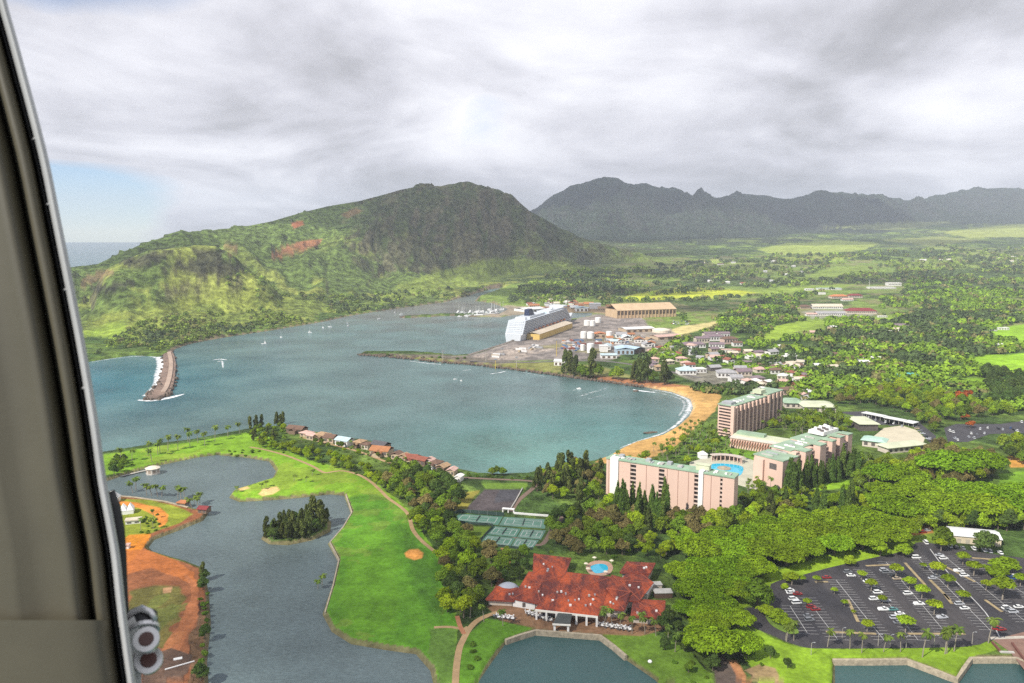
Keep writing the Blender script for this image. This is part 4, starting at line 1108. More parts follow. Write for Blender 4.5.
roofslab([(624, 600), (640, 600.5), (650, 569), (632, 567)], 4.8, 1.0)
roofslab([(620, 572), (650, 573), (655, 563), (627, 561.5)], 5.6, 1.2)
roofslab([(631, 616), (664, 618), (665, 600.5), (634, 599)], 4.0, .8)
# porch posts, entrance gazebo
F0, F1 = [np.array(v_) for v_ in clubpoly([(536.5, 610.5), (597, 617.5)], 5)]
for i in range(7):
    s_ = F0 + (F1 - F0) * i / 6
    MB().box(s_[0] - .45, s_[0] + .45, s_[1] + .4, s_[1] + 1.3, 0, 4.5).build('porch_post', WHITE, club)
gp = [np.array(v_) for v_ in clubpoly([(553, 623), (570, 624), (572, 617), (558, 616)], 4)]
gz = MB(); gz.add([(*gp[0], 4.0), (*gp[1], 4.0), (*gp[2], 5.6), (*gp[3], 5.6), (*gp[0], 3.5), (*gp[1], 3.5), (*gp[2], 5.1), (*gp[3], 5.1)], [(0, 1, 2, 3), (7, 6, 5, 4), (0, 4, 5, 1), (1, 5, 6, 2), (3, 7, 4, 0)])
gr_ = gz.build('entrance_roof', mat('dark_slate_roof', (.045, .050, .045), .7, .25, .3), club)
MB().strip([tuple(gp[0] + np.array([-.3, -.3])), tuple(gp[1] + np.array([.3, -.3]))], .5, 3.9, 0, .7).build('eave_trim', TRIM, gr_)
for v_ in gp[:2]:
    c_ = v_ + np.array([.8 if v_ is gp[0] else -.8, .8])
    MB().box(c_[0] - .5, c_[0] + .5, c_[1] - .5, c_[1] + .5, -.1, 3.6).build('entrance_pier', WHITE, club)
bw = clubpoly([(513, 599.5), (535, 603)], 3.5)
MB().strip([(x_, y_ - .4) for x_, y_ in bw], .3, 3.7, 0, 3.6).build('white_wing_wall', WHITE, club)
MB().box(*(lambda a_: (a_[0] - .8, a_[0] + .8, a_[1] - .9, a_[1] - .6))((np.array(bw[0]) + np.array(bw[1])) / 2), 1.0, 3.0).build('window', DARKB, club)
# club pool, service court and tent by the wing
q = smooth_line(polyw([(590.5, 567), (598, 564), (606, 565), (608, 569.5), (603, 572.5), (595, 573)], 3.1), 6, True)
q2 = smooth_line(polyw([(586, 567), (590, 562.5), (598, 560.5), (609, 562), (613, 568), (608, 574.5), (594, 575.5), (588, 572)], 3.1), 5, True)
n = len(q2)
tag(MB().prism([tuple(v_) for v_ in q2], 3.0, 3.12).build('club_pool_deck', mat('terracotta_paving', (.47, .29, .20), .9, .15, .3)), None, None, None, 'structure')
tag(MB().prism([tuple(v_) for v_ in q], 3.05, 3.2).build('swimming_pool', POOL), 'small round blue pool with tan surround behind the red roofed clubhouse', 'pool')
for i in range(9):
    p_ = q2[int(i * n / 9)]
    if i % 2 == 0:
        u_ = empty('parasol', (p_[0], p_[1], 3.12), i * .4, 'cream parasol on the tan surround of the round club pool', 'parasol', 'parasols round the club pool')
        MB().lathe([(1.3, 2.1), (.75, 2.45), (.05, 2.75)], 8).build('canopy', mat('cream_canvas', (.75, .66, .5), .8), u_)
        MB().cyl(0, 0, 0, 2.2, .04, 6).build('pole', WHITE, u_)
o0 = G(508, 592)
t = empty('domed_tent', (o0[0], o0[1], o0[2]), .1, 'grey domed canvas pavilion beside the clubhouse west wing', 'tent')
MB().lathe([(5.6, 0), (5.5, 2.2), (4.8, 3.3), (3.2, 4.2), (1.4, 4.7), (.2, 4.85)], 20).build('dome', mat('grey_canvas', (.34, .36, .40), .7, .1), t, True)
MB().lathe([(5.75, 2.15), (5.75, 2.35)], 20).build('rim', GREYM, t)
o0, ang, L = frame2((642, 599), (650, 600))
h = empty('service_shed', (*flat(643, 599.5, 3.0), 3.0), 1.15, 'narrow white roofed service shed next to the clubhouse east end', 'shed')
MB().box(0, 12, -2, 2, 0, 3.2).build('wall', CW, h); MB().box(-.4, 12.4, -2.4, 2.4, 3.21, 3.6).build('roof', WHITE, h)
h = empty('service_shed', (*flat(648, 589, 3.0), 3.0), .1, 'small flat pale shed tucked behind the clubhouse under trees', 'shed')
MB().box(0, 7, -2, 2, 0, 2.8).build('wall', CW, h); MB().box(-.3, 7.3, -2.3, 2.3, 2.81, 3.1).build('roof', CONC, h)
h = empty('service_shed', (*flat(654, 596.5, 3.0), 3.0), .05, 'grey flat roofed service shed beside the monkeypod grove', 'shed')
MB().box(0, 9, -2.5, 2.5, 0, 2.8).build('wall', BROWNW, h); MB().box(-.3, 9.3, -2.8, 2.8, 2.81, 3.1).build('roof', CONC, h)
# terrace furniture: tables with white cloths and chairs
def terrace_set(px, py, k, lab, grp):
    o_ = G(px, py)
    t_ = empty('dining_set', (o_[0], o_[1], o_[2]), random.uniform(0, 3), lab, 'table set', grp)
    MB().lathe([(.9, .68), (.92, .74), (.9, .78)], 10).build('tabletop', WHITE, t_)
    MB().cyl(0, 0, 0, .68, .12, 6).build('pedestal', GREYM, t_)
    for i in range(4):
        a_ = i * math.pi / 2 + .3
        c_ = MB(); x_, y_ = 1.45 * math.cos(a_), 1.45 * math.sin(a_)
        c_.box(x_ - .28, x_ + .28, y_ - .28, y_ + .28, .40, .48); c_.box(x_ - .28 + .35 * math.cos(a_) * .6, x_ + .28 + .2 * math.cos(a_), y_ - .28 + .35 * math.sin(a_) * .6, y_ + .28 + .2 * math.sin(a_), .481, .95)
        c_.box(x_ - .24, x_ + .24, y_ - .24, y_ + .24, 0, .399)
        c_.build('chair', DARKB if k % 2 else WHITE, t_)
k = 0
for a, b, n_, w_ in (((497, 617), (511, 618.5), 4, 'west terrace beyond the white wing wall'), ((528, 613.5), (549, 620), 7, 'lawn edge before the covered porch'), ((601, 625.5), (628, 629.5), 7, 'lagoon terrace under the palms east of the porch'), ((636, 619), (664, 622), 5, 'east wing terrace')):
    for i in range(n_):
        f_ = i / (n_ - 1)
        for j in range(2):
            terrace_set(a[0] + (b[0] - a[0]) * f_ + j * 1.5, a[1] + (b[1] - a[1]) * f_ + j * 2.0 - 1, k, 'white table with chairs on the clubhouse ' + w_, 'tables on the ' + w_); k += 1

# ------------------------------------------------------------------ tennis courts
TEN = mat('green_court_paint', (0.070, 0.170, 0.118), .85, .16, .10)
TEN2 = mat('faded_court_paint', (0.090, 0.185, 0.135), .85, .2, .10)
courts = [([(453, 520.3), (459, 513.6), (503, 516.6), (498, 525)], 'long green tennis court at the lagoon end of the upper strip'), ([(499, 525.3), (504, 516.8), (546, 519.4), (545, 528.6)], 'green tennis court in the upper strip below the white gate'),
          ([(486.6, 534.2), (494, 526), (521, 528.8), (516, 537.2)], 'middle row tennis court bordering the lawn'), ([(517, 537.3), (522, 529), (546, 530.4), (541, 539.4)], 'middle row tennis court bordering the brown lane'),
          ([(479, 543.2), (486.2, 534.9), (515.4, 538), (510, 546.6)], 'lowest tennis court at the lawn corner nearest the golf course'), ([(511, 546.7), (516.2, 538.1), (539, 540.2), (532, 549)], 'lowest tennis court half under a tree by the lane')]
for i, (pp, lab) in enumerate(courts):
    q = polyw(pp, 3.1); c = q.mean(0)
    e_ = empty('tennis_court', (c[0], c[1], 3.0), 0, lab, 'tennis court')
    q = q - c
    bl, tl, tr, br = q
    MB().prism([tuple(v_) for v_ in q], -.05, .10).build('surface', (TEN, TEN2)[i % 2], e_)
    P_ = lambda s_, t_: (bl * (1 - s_) + br * s_) * (1 - t_) + (tl * (1 - s_) + tr * s_) * t_
    ln_ = MB()
    for a_, b_ in (((.1, .15), (.9, .15)), ((.1, .85), (.9, .85)), ((.1, .15), (.1, .85)), ((.9, .15), (.9, .85)), ((.1, .26), (.9, .26)), ((.1, .74), (.9, .74)), ((.28, .26), (.28, .74)), ((.72, .26), (.72, .74)), ((.28, .5), (.72, .5))):
        ln_.strip([tuple(P_(*a_)), tuple(P_(*b_))], .28, .112 + .004 * (len(ln_.f) % 3))
    ln_.build('court_lines', LINE, e_)
    a_, b_ = P_(.5, .12), P_(.5, .88)
    MB().strip([tuple(a_), tuple(b_)], .08, 1.0, 0, .85).build('net', mat('dark_net', (.05, .06, .055), .9), e_)
    for v_ in (a_, b_): MB().cyl(v_[0], v_[1], .1, 1.15, .09, 6).build('net_post', GREYM, e_)
def fence(pix, label, hh=3.0, m=None, step=6.0, rails=True):
    P = smooth_line(polyw(pix, 3.1), 3)
    e_ = empty('chain_fence', (P[0][0], P[0][1], 3.0), 0, label, 'fence')
    Q = P - P[0]
    MB().strip([tuple(v_) for v_ in Q], .06, hh, 0, hh - .1).build('windscreen', m or mat('dark_green_windscreen', (.028, .055, .045), .9, .2), e_)
    d_ = 0
    for a_, b_ in zip(Q[:-1], Q[1:]):
        L_ = np.linalg.norm(b_ - a_)
        while d_ < L_:
            v_ = a_ + (b_ - a_) * d_ / L_
            MB().cyl(v_[0] + .08, v_[1] - .08, 0, hh + .15, .06, 5).build('post', GREYM, e_); d_ += step
        d_ -= L_
fence([(451, 521), (458, 513), (480, 514.2), (504, 516)], 'dark windscreen fence along the upper tennis strip', 2.6)
fence([(453, 521.8), (474, 524.4), (493, 526), (486, 534.4), (478, 543.8)], 'dark fence around the lawn side of the tennis courts', 1.6)
fence([(478.5, 544.2), (505, 547.4), (524, 549.6), (533, 549.6)], 'dark fence along the lowest tennis courts', 1.6)
o0, ang, L = frame2((502, 512.4), (514, 513.4))
h = empty('court_gate', o0, ang, 'white gate house beam between dark lot and tennis courts', 'gate')
MB().box(0, L, 0, 2.2, 2.3, 2.8).build('beam', WHITE, h)
for x_ in (.4, L / 2, L - .4): MB().box(x_ - .35, x_ + .35, .3, 1.9, 0, 2.29).build('pier', WHITE, h)
tag(MB().strip([tuple(v_) for v_ in polyw([(514, 513.8), (530, 515.2), (549, 516.6)], 3)], .8, 4.2, 0, 1.4).build('court_wall', WHITE), 'low white wall running from the court gate to the lane', 'wall')
tag(MB().strip([tuple(v_) for v_ in polyw([(511, 509), (516, 501), (522.5, 489)], 3)], .6, 4.0, 0, 1.2).build('lot_wall', CONC), 'pale concrete wall along the dark derelict lot', 'wall')

# ------------------------------------------------------------------ roads, paths, walls
def ribbon(name, pix, w, m, z=3.05, n=6, lab=None, zs=None):
    P = smooth_line(pix, n)
    q = np.array([flat(a_, b_, 3.0) for a_, b_ in P])
    zz_ = np.maximum(height(q[:, 0], q[:, 1]), 1.5) + (z - 3.0) if zs is None else zs
    return tag(MB().strip([tuple(v_) for v_ in q], w, zz_).build(name, m), lab, None, None, 'structure')
ribbon('cart_path', [(250, 447), (266, 450), (289, 456.5), (312, 466), (324, 472.5), (334, 471.5), (344, 471), (359, 475), (371, 482), (381, 491), (388, 498), (402, 508), (409, 516), (413, 530), (423, 542), (438, 554)], 2.6, PATH)
ribbon('cart_path', [(455, 700), (456, 672), (459, 650), (463, 640), (470, 628), (480, 619), (498, 612)], 3.0, PATH, 3.055)
ribbon('cart_path', [(434, 627.5), (450, 627), (463, 629), (468, 627)], 2.2, PATH, 3.06)
ribbon('cart_path', [(457, 616), (460, 626), (464, 634)], 2.2, mat('red_path', (.36, .15, .07), .9), 3.065)
ribbon('service_lane', [(503, 545), (514, 538), (540, 545), (552, 530), (562, 518), (560, 510), (575, 508)], 3.0, mat('brown_lane', (.16, .105, .075), .9), 3.05)
ribbon('service_lane', [(511, 512), (518, 501), (536, 485), (530, 481), (490, 479), (455, 477)], 3.6, mat('brown_lane', (.16, .105, .075), .9), 3.06)
ribbon('shore_road', [(300, 437), (330, 444), (360, 452), (390, 463), (420, 472), (455, 482)], 3.0, PATH, 3.05)
ribbon('club_drive', [(496, 590), (504, 572), (508, 560), (503, 548)], 3.0, mat('red_path', (.36, .15, .07), .9), 3.05)
def kwall(name, pix, label, w=1.4, top=3.3, bot=-1.0, m=None):
    P = polyw(pix, 3.0)
    return tag(MB().strip([tuple(v_) for v_ in P], w, top, 0, top - bot).build(name, m or STONE), label, 'wall')
kwall('lagoon_wall', [(505.6, 640), (520, 635), (535.7, 630.5), (568, 633), (600, 635.5), (613, 645), (626, 656)], 'pale stone retaining wall of the lagoon before the clubhouse')
kwall('lagoon_wall', [(833, 660), (870, 660), (907, 659.6), (930, 668), (957, 678.5), (964, 668), (971, 658.2), (1000, 658), (1017, 658.2), (1030, 664)], 'zigzag pale stone wall holding the car park lawn', 1.6)
kwall('lagoon_wall', [(346, 494), (352, 512), (343, 527), (330, 542), (339, 559), (333, 585), (325, 612)], 'thin pale edging along the fairway shore', .7, 3.05)
kwall('lagoon_wall', [(112, 495.5), (135, 497.5), (164, 501.5), (188, 507.5)], 'low stone wall on the tip of the red earth spit', 1.6, 3.4)
# ------------------------------------------------------------------ vegetation
def leaf_mat(name, col, var=0.35, trans=0.27, tone=0.30):
    m = bpy.data.materials.new(name); m.use_nodes = True
    t = m.node_tree; t.nodes.clear(); L = t.links.new
    o = nadd(t, 'ShaderNodeOutputMaterial')
    at = nadd(t, 'ShaderNodeAttribute', attribute_name='tint')
    oi = nadd(t, 'ShaderNodeObjectInfo')
    mr = nadd(t, 'ShaderNodeMapRange'); mr.inputs['To Min'].default_value = 1 - tone; mr.inputs['To Max'].default_value = 1 + tone
    L(oi.outputs['Random'], mr.inputs['Value'])
    hs = nadd(t, 'ShaderNodeHueSaturation'); hs.inputs['Color'].default_value = (*col, 1)
    mh = nadd(t, 'ShaderNodeMapRange'); mh.inputs['To Min'].default_value = 0.485; mh.inputs['To Max'].default_value = 0.512
    ml = nadd(t, 'ShaderNodeMath', operation='MULTIPLY'); L(oi.outputs['Random'], ml.inputs[0]); ml.inputs[1].default_value = 7.31
    fr = nadd(t, 'ShaderNodeMath', operation='FRACT'); L(ml.outputs[0], fr.inputs[0]); L(fr.outputs[0], mh.inputs['Value'])
    L(mh.outputs[0], hs.inputs['Hue']); L(mr.outputs[0], hs.inputs['Value'])
    vm = nadd(t, 'ShaderNodeVectorMath', operation='MULTIPLY'); L(hs.outputs[0], vm.inputs[0]); L(at.outputs['Color'], vm.inputs[1])
    d = nadd(t, 'ShaderNodeBsdfDiffuse'); L(vm.outputs[0], d.inputs[0])
    tr = nadd(t, 'ShaderNodeBsdfTranslucent'); L(vm.outputs[0], tr.inputs[0])
    mx_ = nadd(t, 'ShaderNodeMixShader'); mx_.inputs[0].default_value = trans
    L(d.outputs[0], mx_.inputs[1]); L(tr.outputs[0], mx_.inputs[2]); L(mx_.outputs[0], o.inputs[0])
    return m
BARK = mat('bark', (0.13, 0.10, 0.075), .9, .3, 1.0)
PBARK = mat('palm_bark', (0.27, 0.23, 0.18), .9, .25, 1.0)
LEAF = {'monkeypod': leaf_mat('monkeypod_leaf', (0.165, 0.268, 0.012), tone=.22), 'broadleaf': leaf_mat('broadleaf_leaf', (0.150, 0.225, 0.022)), 'lime': leaf_mat('lime_leaf', (0.225, 0.310, 0.016)),
        'ironwood': leaf_mat('ironwood_leaf', (0.105, 0.130, 0.034), tone=.25), 'olive': leaf_mat('olive_leaf', (0.185, 0.160, 0.055)), 'cypress': leaf_mat('cypress_leaf', (0.095, 0.150, 0.028), tone=.2),
        'palm': leaf_mat('palm_leaf', (0.135, 0.195, 0.034), tone=.25), 'shrub': leaf_mat('shrub_leaf', (0.110, 0.185, 0.020)), 'flower': leaf_mat('flame_blossom', (0.38, 0.105, 0.022)), 'dark': leaf_mat('dark_leaf', (0.078, 0.122, 0.028))}
def crown_np(lobes, n, size, seed, up=0.35, stretch=1.0, floor=-0.35, core=0.72, tv=0.3, fill=0.0):
    """leaf sprays over the shells of overlapping lobes, round a leafy core"""
    r = np.random.default_rng(seed)
    lb = np.array(lobes, float)
    ar = (lb[:, 3] * lb[:, 4] + lb[:, 3] * lb[:, 5] + lb[:, 4] * lb[:, 5])
    k = r.choice(len(lb), n, p=ar / ar.sum())
    d = r.normal(size=(n, 3)); d[:, 2] += 0.35; d /= np.linalg.norm(d, axis=1)[:, None]
    low = d[:, 2] < floor; d[low, 2] *= -1
    rad = r.uniform(0.84, 1.10, n) ** 1.0
    rad[r.random(n) < fill] *= r.uniform(.5, .9)
    c = lb[k, :3] + d * lb[k, 3:] * rad[:, None]
    nn = d / lb[k, 3:]; nn /= np.linalg.norm(nn, axis=1)[:, None]
    nn = nn + r.normal(size=(n, 3)) * 0.55 + np.array([0, 0, up]); nn /= np.linalg.norm(nn, axis=1)[:, None]
    ref = r.normal(size=(n, 3))
    if stretch > 1: ref = np.array([0, 0, 1.0]) + r.normal(size=(n, 3)) * .25
    a = ref - nn * np.sum(ref * nn, 1)[:, None]; a /= np.linalg.norm(a, axis=1)[:, None] + 1e-9
    b = np.cross(nn, a)
    s = size * r.uniform(0.55, 1.25, n)[:, None]
    a = a * s * stretch; b = b * s
    j = lambda: 1 + r.uniform(-.35, .35, (n, 1))
    V = np.stack([c - a * j() - b * .55, c + b * j() - a * .3, c + a * j() + b * .45, c - b * j() + a * .2], 1).reshape(-1, 3)
    F = np.arange(4 * n).reshape(n, 4)
    cl = vnoise(c[:, 0] * .45 + 50 + seed, c[:, 1] * .45 + 50 + c[:, 2] * .3, 3)
    tint = (0.72 + 0.6 * cl) * r.uniform(1 - tv, 1 + tv, n)
    if core > 0:
        v, f = ICO[1]
        vs, fs = [V], [F]; o = 4 * n; tt = [tint]
        for L_ in lb:
            w_ = v * L_[3:] * core * r.uniform(.85, 1.1, (len(v), 1)) + L_[:3]
            vs.append(w_); fs.append(np.concatenate([f, f[:, 2:3]], 1) + o); o += len(v); tt.append(np.full(len(f), .95))
        V = np.concatenate(vs); tint = np.concatenate(tt)
        return V, F, np.concatenate([q - 0 for q in fs[1:]]), tint
    return V, F, np.zeros((0, 4), int), tint
def crown_mesh(name, lobes, n, size, seed, m, **kw):
    V, F, T, tint = crown_np(lobes, n, size, seed, **kw)
    me = bpy.data.meshes.new(name)
    T = T[:, :3]
    nl = F.size + T.size
    me.vertices.add(len(V)); me.vertices.foreach_set('co', V.astype(np.float32).ravel())
    me.loops.add(nl); me.loops.foreach_set('vertex_index', np.concatenate([F.ravel(), T.ravel()]).astype(np.int32))
    st = np.concatenate([np.arange(0, F.size, 4), F.size + np.arange(0, T.size, 3)]).astype(np.int32)
    me.polygons.add(len(F) + len(T)); me.polygons.foreach_set('loop_start', st)
    me.polygons.foreach_set('loop_total', np.concatenate([np.full(len(F), 4), np.full(len(T), 3)]).astype(np.int32))
    me.update(calc_edges=True)
    me.materials.append(m)
    a = me.attributes.new('tint', 'FLOAT_COLOR', 'FACE')
    cc = np.ones((len(tint), 4), np.float32); cc[:, :3] = tint[:, None]
    a.data.foreach_set('color', cc.ravel())
    return me
def trunk_mesh(name, limbs, m):
    mb_ = MB()
    for pts, r0, r1 in limbs: mb_.tube(pts, r0, r1, 6)
    me = bpy.data.meshes.new(name); me.from_pydata(mb_.v, [], mb_.f); me.materials.append(m); me.update()
    return me
TREES = {}
def variant(kind, crown, trunk, w):
    TREES.setdefault(kind, []).append((crown, trunk, w))
for s in range(5):                                                   # wide umbrella crowns
    r = np.random.default_rng(100 + s)
    lob = [(0, 0, 8.6, 4.8, 4.8, 2.9)]; lim = [([(0, 0, 0), (.1, .1, 2.6)], .75, .6)]
    for i in range(8):
        a = i * 2 * math.pi / 8 + r.uniform(-.25, .25); q = r.uniform(5.0, 7.4)
        zc_ = 7.6 - .10 * q + r.uniform(-.6, .6)
        lob.append((q * math.cos(a), q * math.sin(a), zc_, r.uniform(3.4, 4.6), r.uniform(3.4, 4.6), r.uniform(1.9, 2.7)))
        if i % 2 == 0: lim.append(([(0, 0, 2.4), (q * .4 * math.cos(a), q * .4 * math.sin(a), 5.0), (q * .85 * math.cos(a), q * .85 * math.sin(a), zc_ - .6)], .4, .12))
    variant('monkeypod', crown_mesh('crown', lob, 3900, .44, s, LEAF['monkeypod'], up=.5, floor=-.15, core=.74), trunk_mesh('trunk', lim, BARK), 20.0)
for kind, lm, base in (('broadleaf', 'broadleaf', 200), ('lime', 'lime', 300), ('olive', 'olive', 400), ('dark', 'dark', 450)):
    for s in range(4):
        r = np.random.default_rng(base + s)
        lob = [(0, 0, 6.0, 3.2, 3.2, 3.0)]
        for i in range(7):
            a = i * 2 * math.pi / 7 + r.uniform(-.4, .4); q = r.uniform(1.8, 3.2)
            lob.append((q * math.cos(a), q * math.sin(a), r.uniform(3.8, 7.2), r.uniform(1.5, 2.5), r.uniform(1.5, 2.5), r.uniform(1.3, 2.2)))
        lob.append((r.uniform(-1, 1), r.uniform(-1, 1), 8.6, 1.7, 1.7, 1.5))
        lim = [([(0, 0, 0), (.1, 0, 3.5)], .34, .24), ([(.1, 0, 3.0), (1.6, .8, 5.6)], .2, .08), ([(.1, 0, 3.2), (-1.4, -1.0, 5.8)], .2, .08)]
        variant(kind, crown_mesh('crown', lob, 1700, .40, base + s, LEAF[lm], up=.3, core=.66), trunk_mesh('trunk', lim, BARK), 9.5)
for s in range(4):                                                   # ironwoods: tall ragged plumes
    r = np.random.default_rng(500 + s)
    lob = []; lim = [([(0, 0, 0), (.2, .1, 6), (.3, .3, 13)], .32, .08)]
    for i in range(11):
        z_ = 3.0 + 10.5 * (i / 10); q = 2.7 * (1 - (i / 13)) * r.uniform(.35, 1)
        a = r.uniform(0, 6.28)
        lob.append((q * math.cos(a), q * math.sin(a), z_, r.uniform(1.0, 1.7), r.uniform(1.0, 1.7), r.uniform(1.6, 2.6)))
    variant('ironwood', crown_mesh('crown', lob, 900, .36, 500 + s, LEAF['ironwood'], up=0, stretch=2.2, core=.55, floor=-.8), trunk_mesh('trunk', lim, BARK), 7.0)
for s in range(3):                                                   # columnar cypresses
    r = np.random.default_rng(600 + s)
    lob = []
    for i in range(9):
        z_ = 1.6 + 11.6 * i / 8; w_ = 1.75 * (1 - (i / 8.6) ** 2.2) + .25
        lob.append((r.uniform(-.25, .25), r.uniform(-.25, .25), z_, w_, w_, 1.5))
    variant('cypress', crown_mesh('crown', lob, 620, .30, 600 + s, LEAF['cypress'], up=0, stretch=2.4, core=.85, floor=-1), trunk_mesh('trunk', [([(0, 0, 0), (0, 0, 3)], .25, .2)], BARK), 3.6)
for s in range(4):                                                   # coconut palms
    r = np.random.default_rng(700 + s)
    hgt = 9.5 + s * .8; lean = r.uniform(-1.4, 1.4, 2)
    tp = np.array([lean[0], lean[1], hgt])
    lim = [([(0, 0, 0), (lean[0] * .2, lean[1] * .2, hgt * .35), (lean[0] * .55, lean[1] * .55, hgt * .7), tuple(tp)], .26, .15)]
    vs, fs, tn = [], [], []
    for i in range(17):
        a = i * 2.4 + r.uniform(-.2, .2); el = r.uniform(-.35, 1.1); Lf = r.uniform(3.2, 4.3)
        dr = np.array([math.cos(a), math.sin(a), 0]); sd_ = np.array([-math.sin(a), math.cos(a), 0])
        p_ = tp.copy(); ang_ = el; nseg = 6; o = len(vs)
        for k in range(nseg + 1):
            w_ = .62 * math.sin(math.pi * (k + .7) / (nseg + 1.2)) ** .7
            dn = np.array([0, 0, -.42 * w_])
            vs += [p_ - sd_ * w_ + dn, p_, p_ + sd_ * w_ + dn]
            st = Lf / nseg
            p_ = p_ + dr * math.cos(ang_) * st + np.array([0, 0, math.sin(ang_) * st]); ang_ -= .36
        t_ = r.uniform(.7, 1.3)
        for k in range(nseg):
            for q in (0, 1):
                b_ = o + 3 * k + q
                fs.append((b_, b_ + 1, b_ + 4, b_ + 3)); tn.append(t_ * r.uniform(.85, 1.15))
    me = mesh_np('crown', np.array(vs), np.array(fs), [LEAF['palm']], np.array(tn)[:, None].repeat(3, 1))
    variant('palm', me, trunk_mesh('trunk', lim, PBARK), 7.0)
for s in range(4):
    r = np.random.default_rng(800 + s)
    lob = [(r.uniform(-1, 1), r.uniform(-1, 1), r.uniform(.6, 1.3), r.uniform(.8, 1.4), r.uniform(.8, 1.4), r.uniform(.7, 1.2)) for i in range(5)]
    variant('shrub', crown_mesh('crown', lob, 330, .32, 800 + s, LEAF['shrub'], up=.3), None, 3.4)
for s in range(2):
    r = np.random.default_rng(900 + s)
    lob = [(r.uniform(-2.4, 2.4), r.uniform(-2.4, 2.4), r.uniform(3.5, 6.2), r.uniform(1.5, 2.4), r.uniform(1.5, 2.4), r.uniform(1.0, 1.7)) for i in range(8)]
    variant('flame', crown_mesh('crown', lob, 1000, .46, 900 + s, LEAF['flower'], up=.4), trunk_mesh('trunk', [([(0, 0, 0), (.1, .1, 4)], .35, .2)], BARK), 8.5)
for s in range(3):                                                   # small clipped umbrella trees of the car park
    r = np.random.default_rng(950 + s)
    lob = [(0, 0, 4.3, 1.8, 1.8, 1.0)] + [(1.5 * math.cos(a), 1.5 * math.sin(a), 3.9 + r.uniform(-.2, .2), 1.2, 1.2, .8) for a in np.arange(0, 6.2, 1.26)]
    lim = [([(0, 0, 0), (0, 0, 2.2)], .2, .16)] + [([(0, 0, 2.1), (1.2 * math.cos(a), 1.2 * math.sin(a), 3.7)], .12, .05) for a in (0, 2.1, 4.2)]
    variant('lot', crown_mesh('crown', lob, 520, .34, 950 + s, LEAF['lime'], up=.5, floor=-.1), trunk_mesh('trunk', lim, PBARK), 5.4)
NAMES = {'monkeypod': ('monkeypod_tree', 'tree'), 'broadleaf': ('broadleaf_tree', 'tree'), 'lime': ('bright_leafed_tree', 'tree'), 'olive': ('olive_brown_tree', 'tree'), 'dark': ('dark_leafed_tree', 'tree'), 'ironwood': ('ironwood_tree', 'tree'),
         'cypress': ('cypress_tree', 'tree'), 'palm': ('coconut_palm', 'palm'), 'shrub': ('shrub', 'shrub'), 'flame': ('flame_tree', 'tree'), 'lot': ('umbrella_tree', 'tree')}
PLANTED = []
def plant(kind, x, y, z, k=1.0, label=None, group=None, vz=1.0):
    c, t, w_ = random.choice(TREES[kind])
    nm, cat = NAMES[kind]
    rz = random.uniform(0, 6.28)
    if t is None:
        o = link(nm, c, None, (x, y, z), rz); o.scale = (k, k, k * vz)
        return tag(o, label, cat, group)
    o = empty(nm, (x, y, z), rz, label, cat, group); o.scale = (k, k, k * vz)
    link('trunk', t, o); link('crown', c, o)
    PLANTED.append((x, y, w_ * k * .4))
    return o
def plant_px(kind, px, py, wpx=None, label=None, group=None, vz=1.0):
    x, y, z = G(px, py)
    k = 1.0
    if wpx: k = wpx * math.hypot(x, y) / FPX / TREES[kind][0][2]
    return plant(kind, x, y, z - .1, k * random.uniform(.93, 1.07), label, group, vz)
KEEP_OUT = []            # world polygons where nothing grows
def grove(pix, mix, spacing, label, group, ks=(.8, 1.25), avoid=True, limit=400, zoff=-.15, tower=None):
    """trees at irregular spacing inside a traced outline; mix: {kind: share}; label and group hold {} for the kind's words"""
    P = polyw(pix, 3.0)
    lo, hi = P.min(0), P.max(0)
    r = np.random.default_rng(int(abs(lo[0] * 7 + hi[1] * 13)) + len(pix))
    n_try = int((hi - lo).prod() / spacing ** 2 * 9) + 30
    pts = r.uniform(lo, hi, (n_try, 2))
    pts = pts[inside(P, pts[:, 0], pts[:, 1])]
    got = []
    kinds = list(mix); pr = np.array([mix[k] for k in kinds], float); pr /= pr.sum()
    for p in pts:
        if len(got) >= limit: break
        sp = spacing * r.uniform(.8, 1.15)
        if any((p[0] - q[0]) ** 2 + (p[1] - q[1]) ** 2 < sp * sp for q in got): continue
        if avoid and any(inside(np.array(K), np.array([p[0]]), np.array([p[1]]))[0] for K in KEEP_OUT): continue
        got.append(p)
    if not got: return
    g = np.array(got); zz_ = height(g[:, 0], g[:, 1])
    wd = {'monkeypod': 'wide flat-topped tree', 'broadleaf': 'rounded green tree', 'lime': 'bright yellow-green tree', 'olive': 'brownish olive tree', 'dark': 'dark green tree', 'ironwood': 'tall feathery ironwood',
          'cypress': 'slim columnar cypress', 'palm': 'coconut palm', 'shrub': 'low green shrub', 'flame': 'orange flowering tree', 'lot': 'small umbrella tree'}
    gw = {k: v.replace('tree', 'trees') if 'tree' in v else v + 's' for k, v in wd.items()}
    gw['cypress'] = 'slim columnar cypresses'
    for p, z_ in zip(got, zz_):
        if z_ < .9: continue
        k = kinds[r.choice(len(kinds), p=pr)]
        plant(k, p[0], p[1], z_ + zoff, r.uniform(*ks), wd[k] + ' ' + label, gw[k] + ' ' + group)
def kout(pix, z=3.0): KEEP_OUT.append(polyw(pix, z))
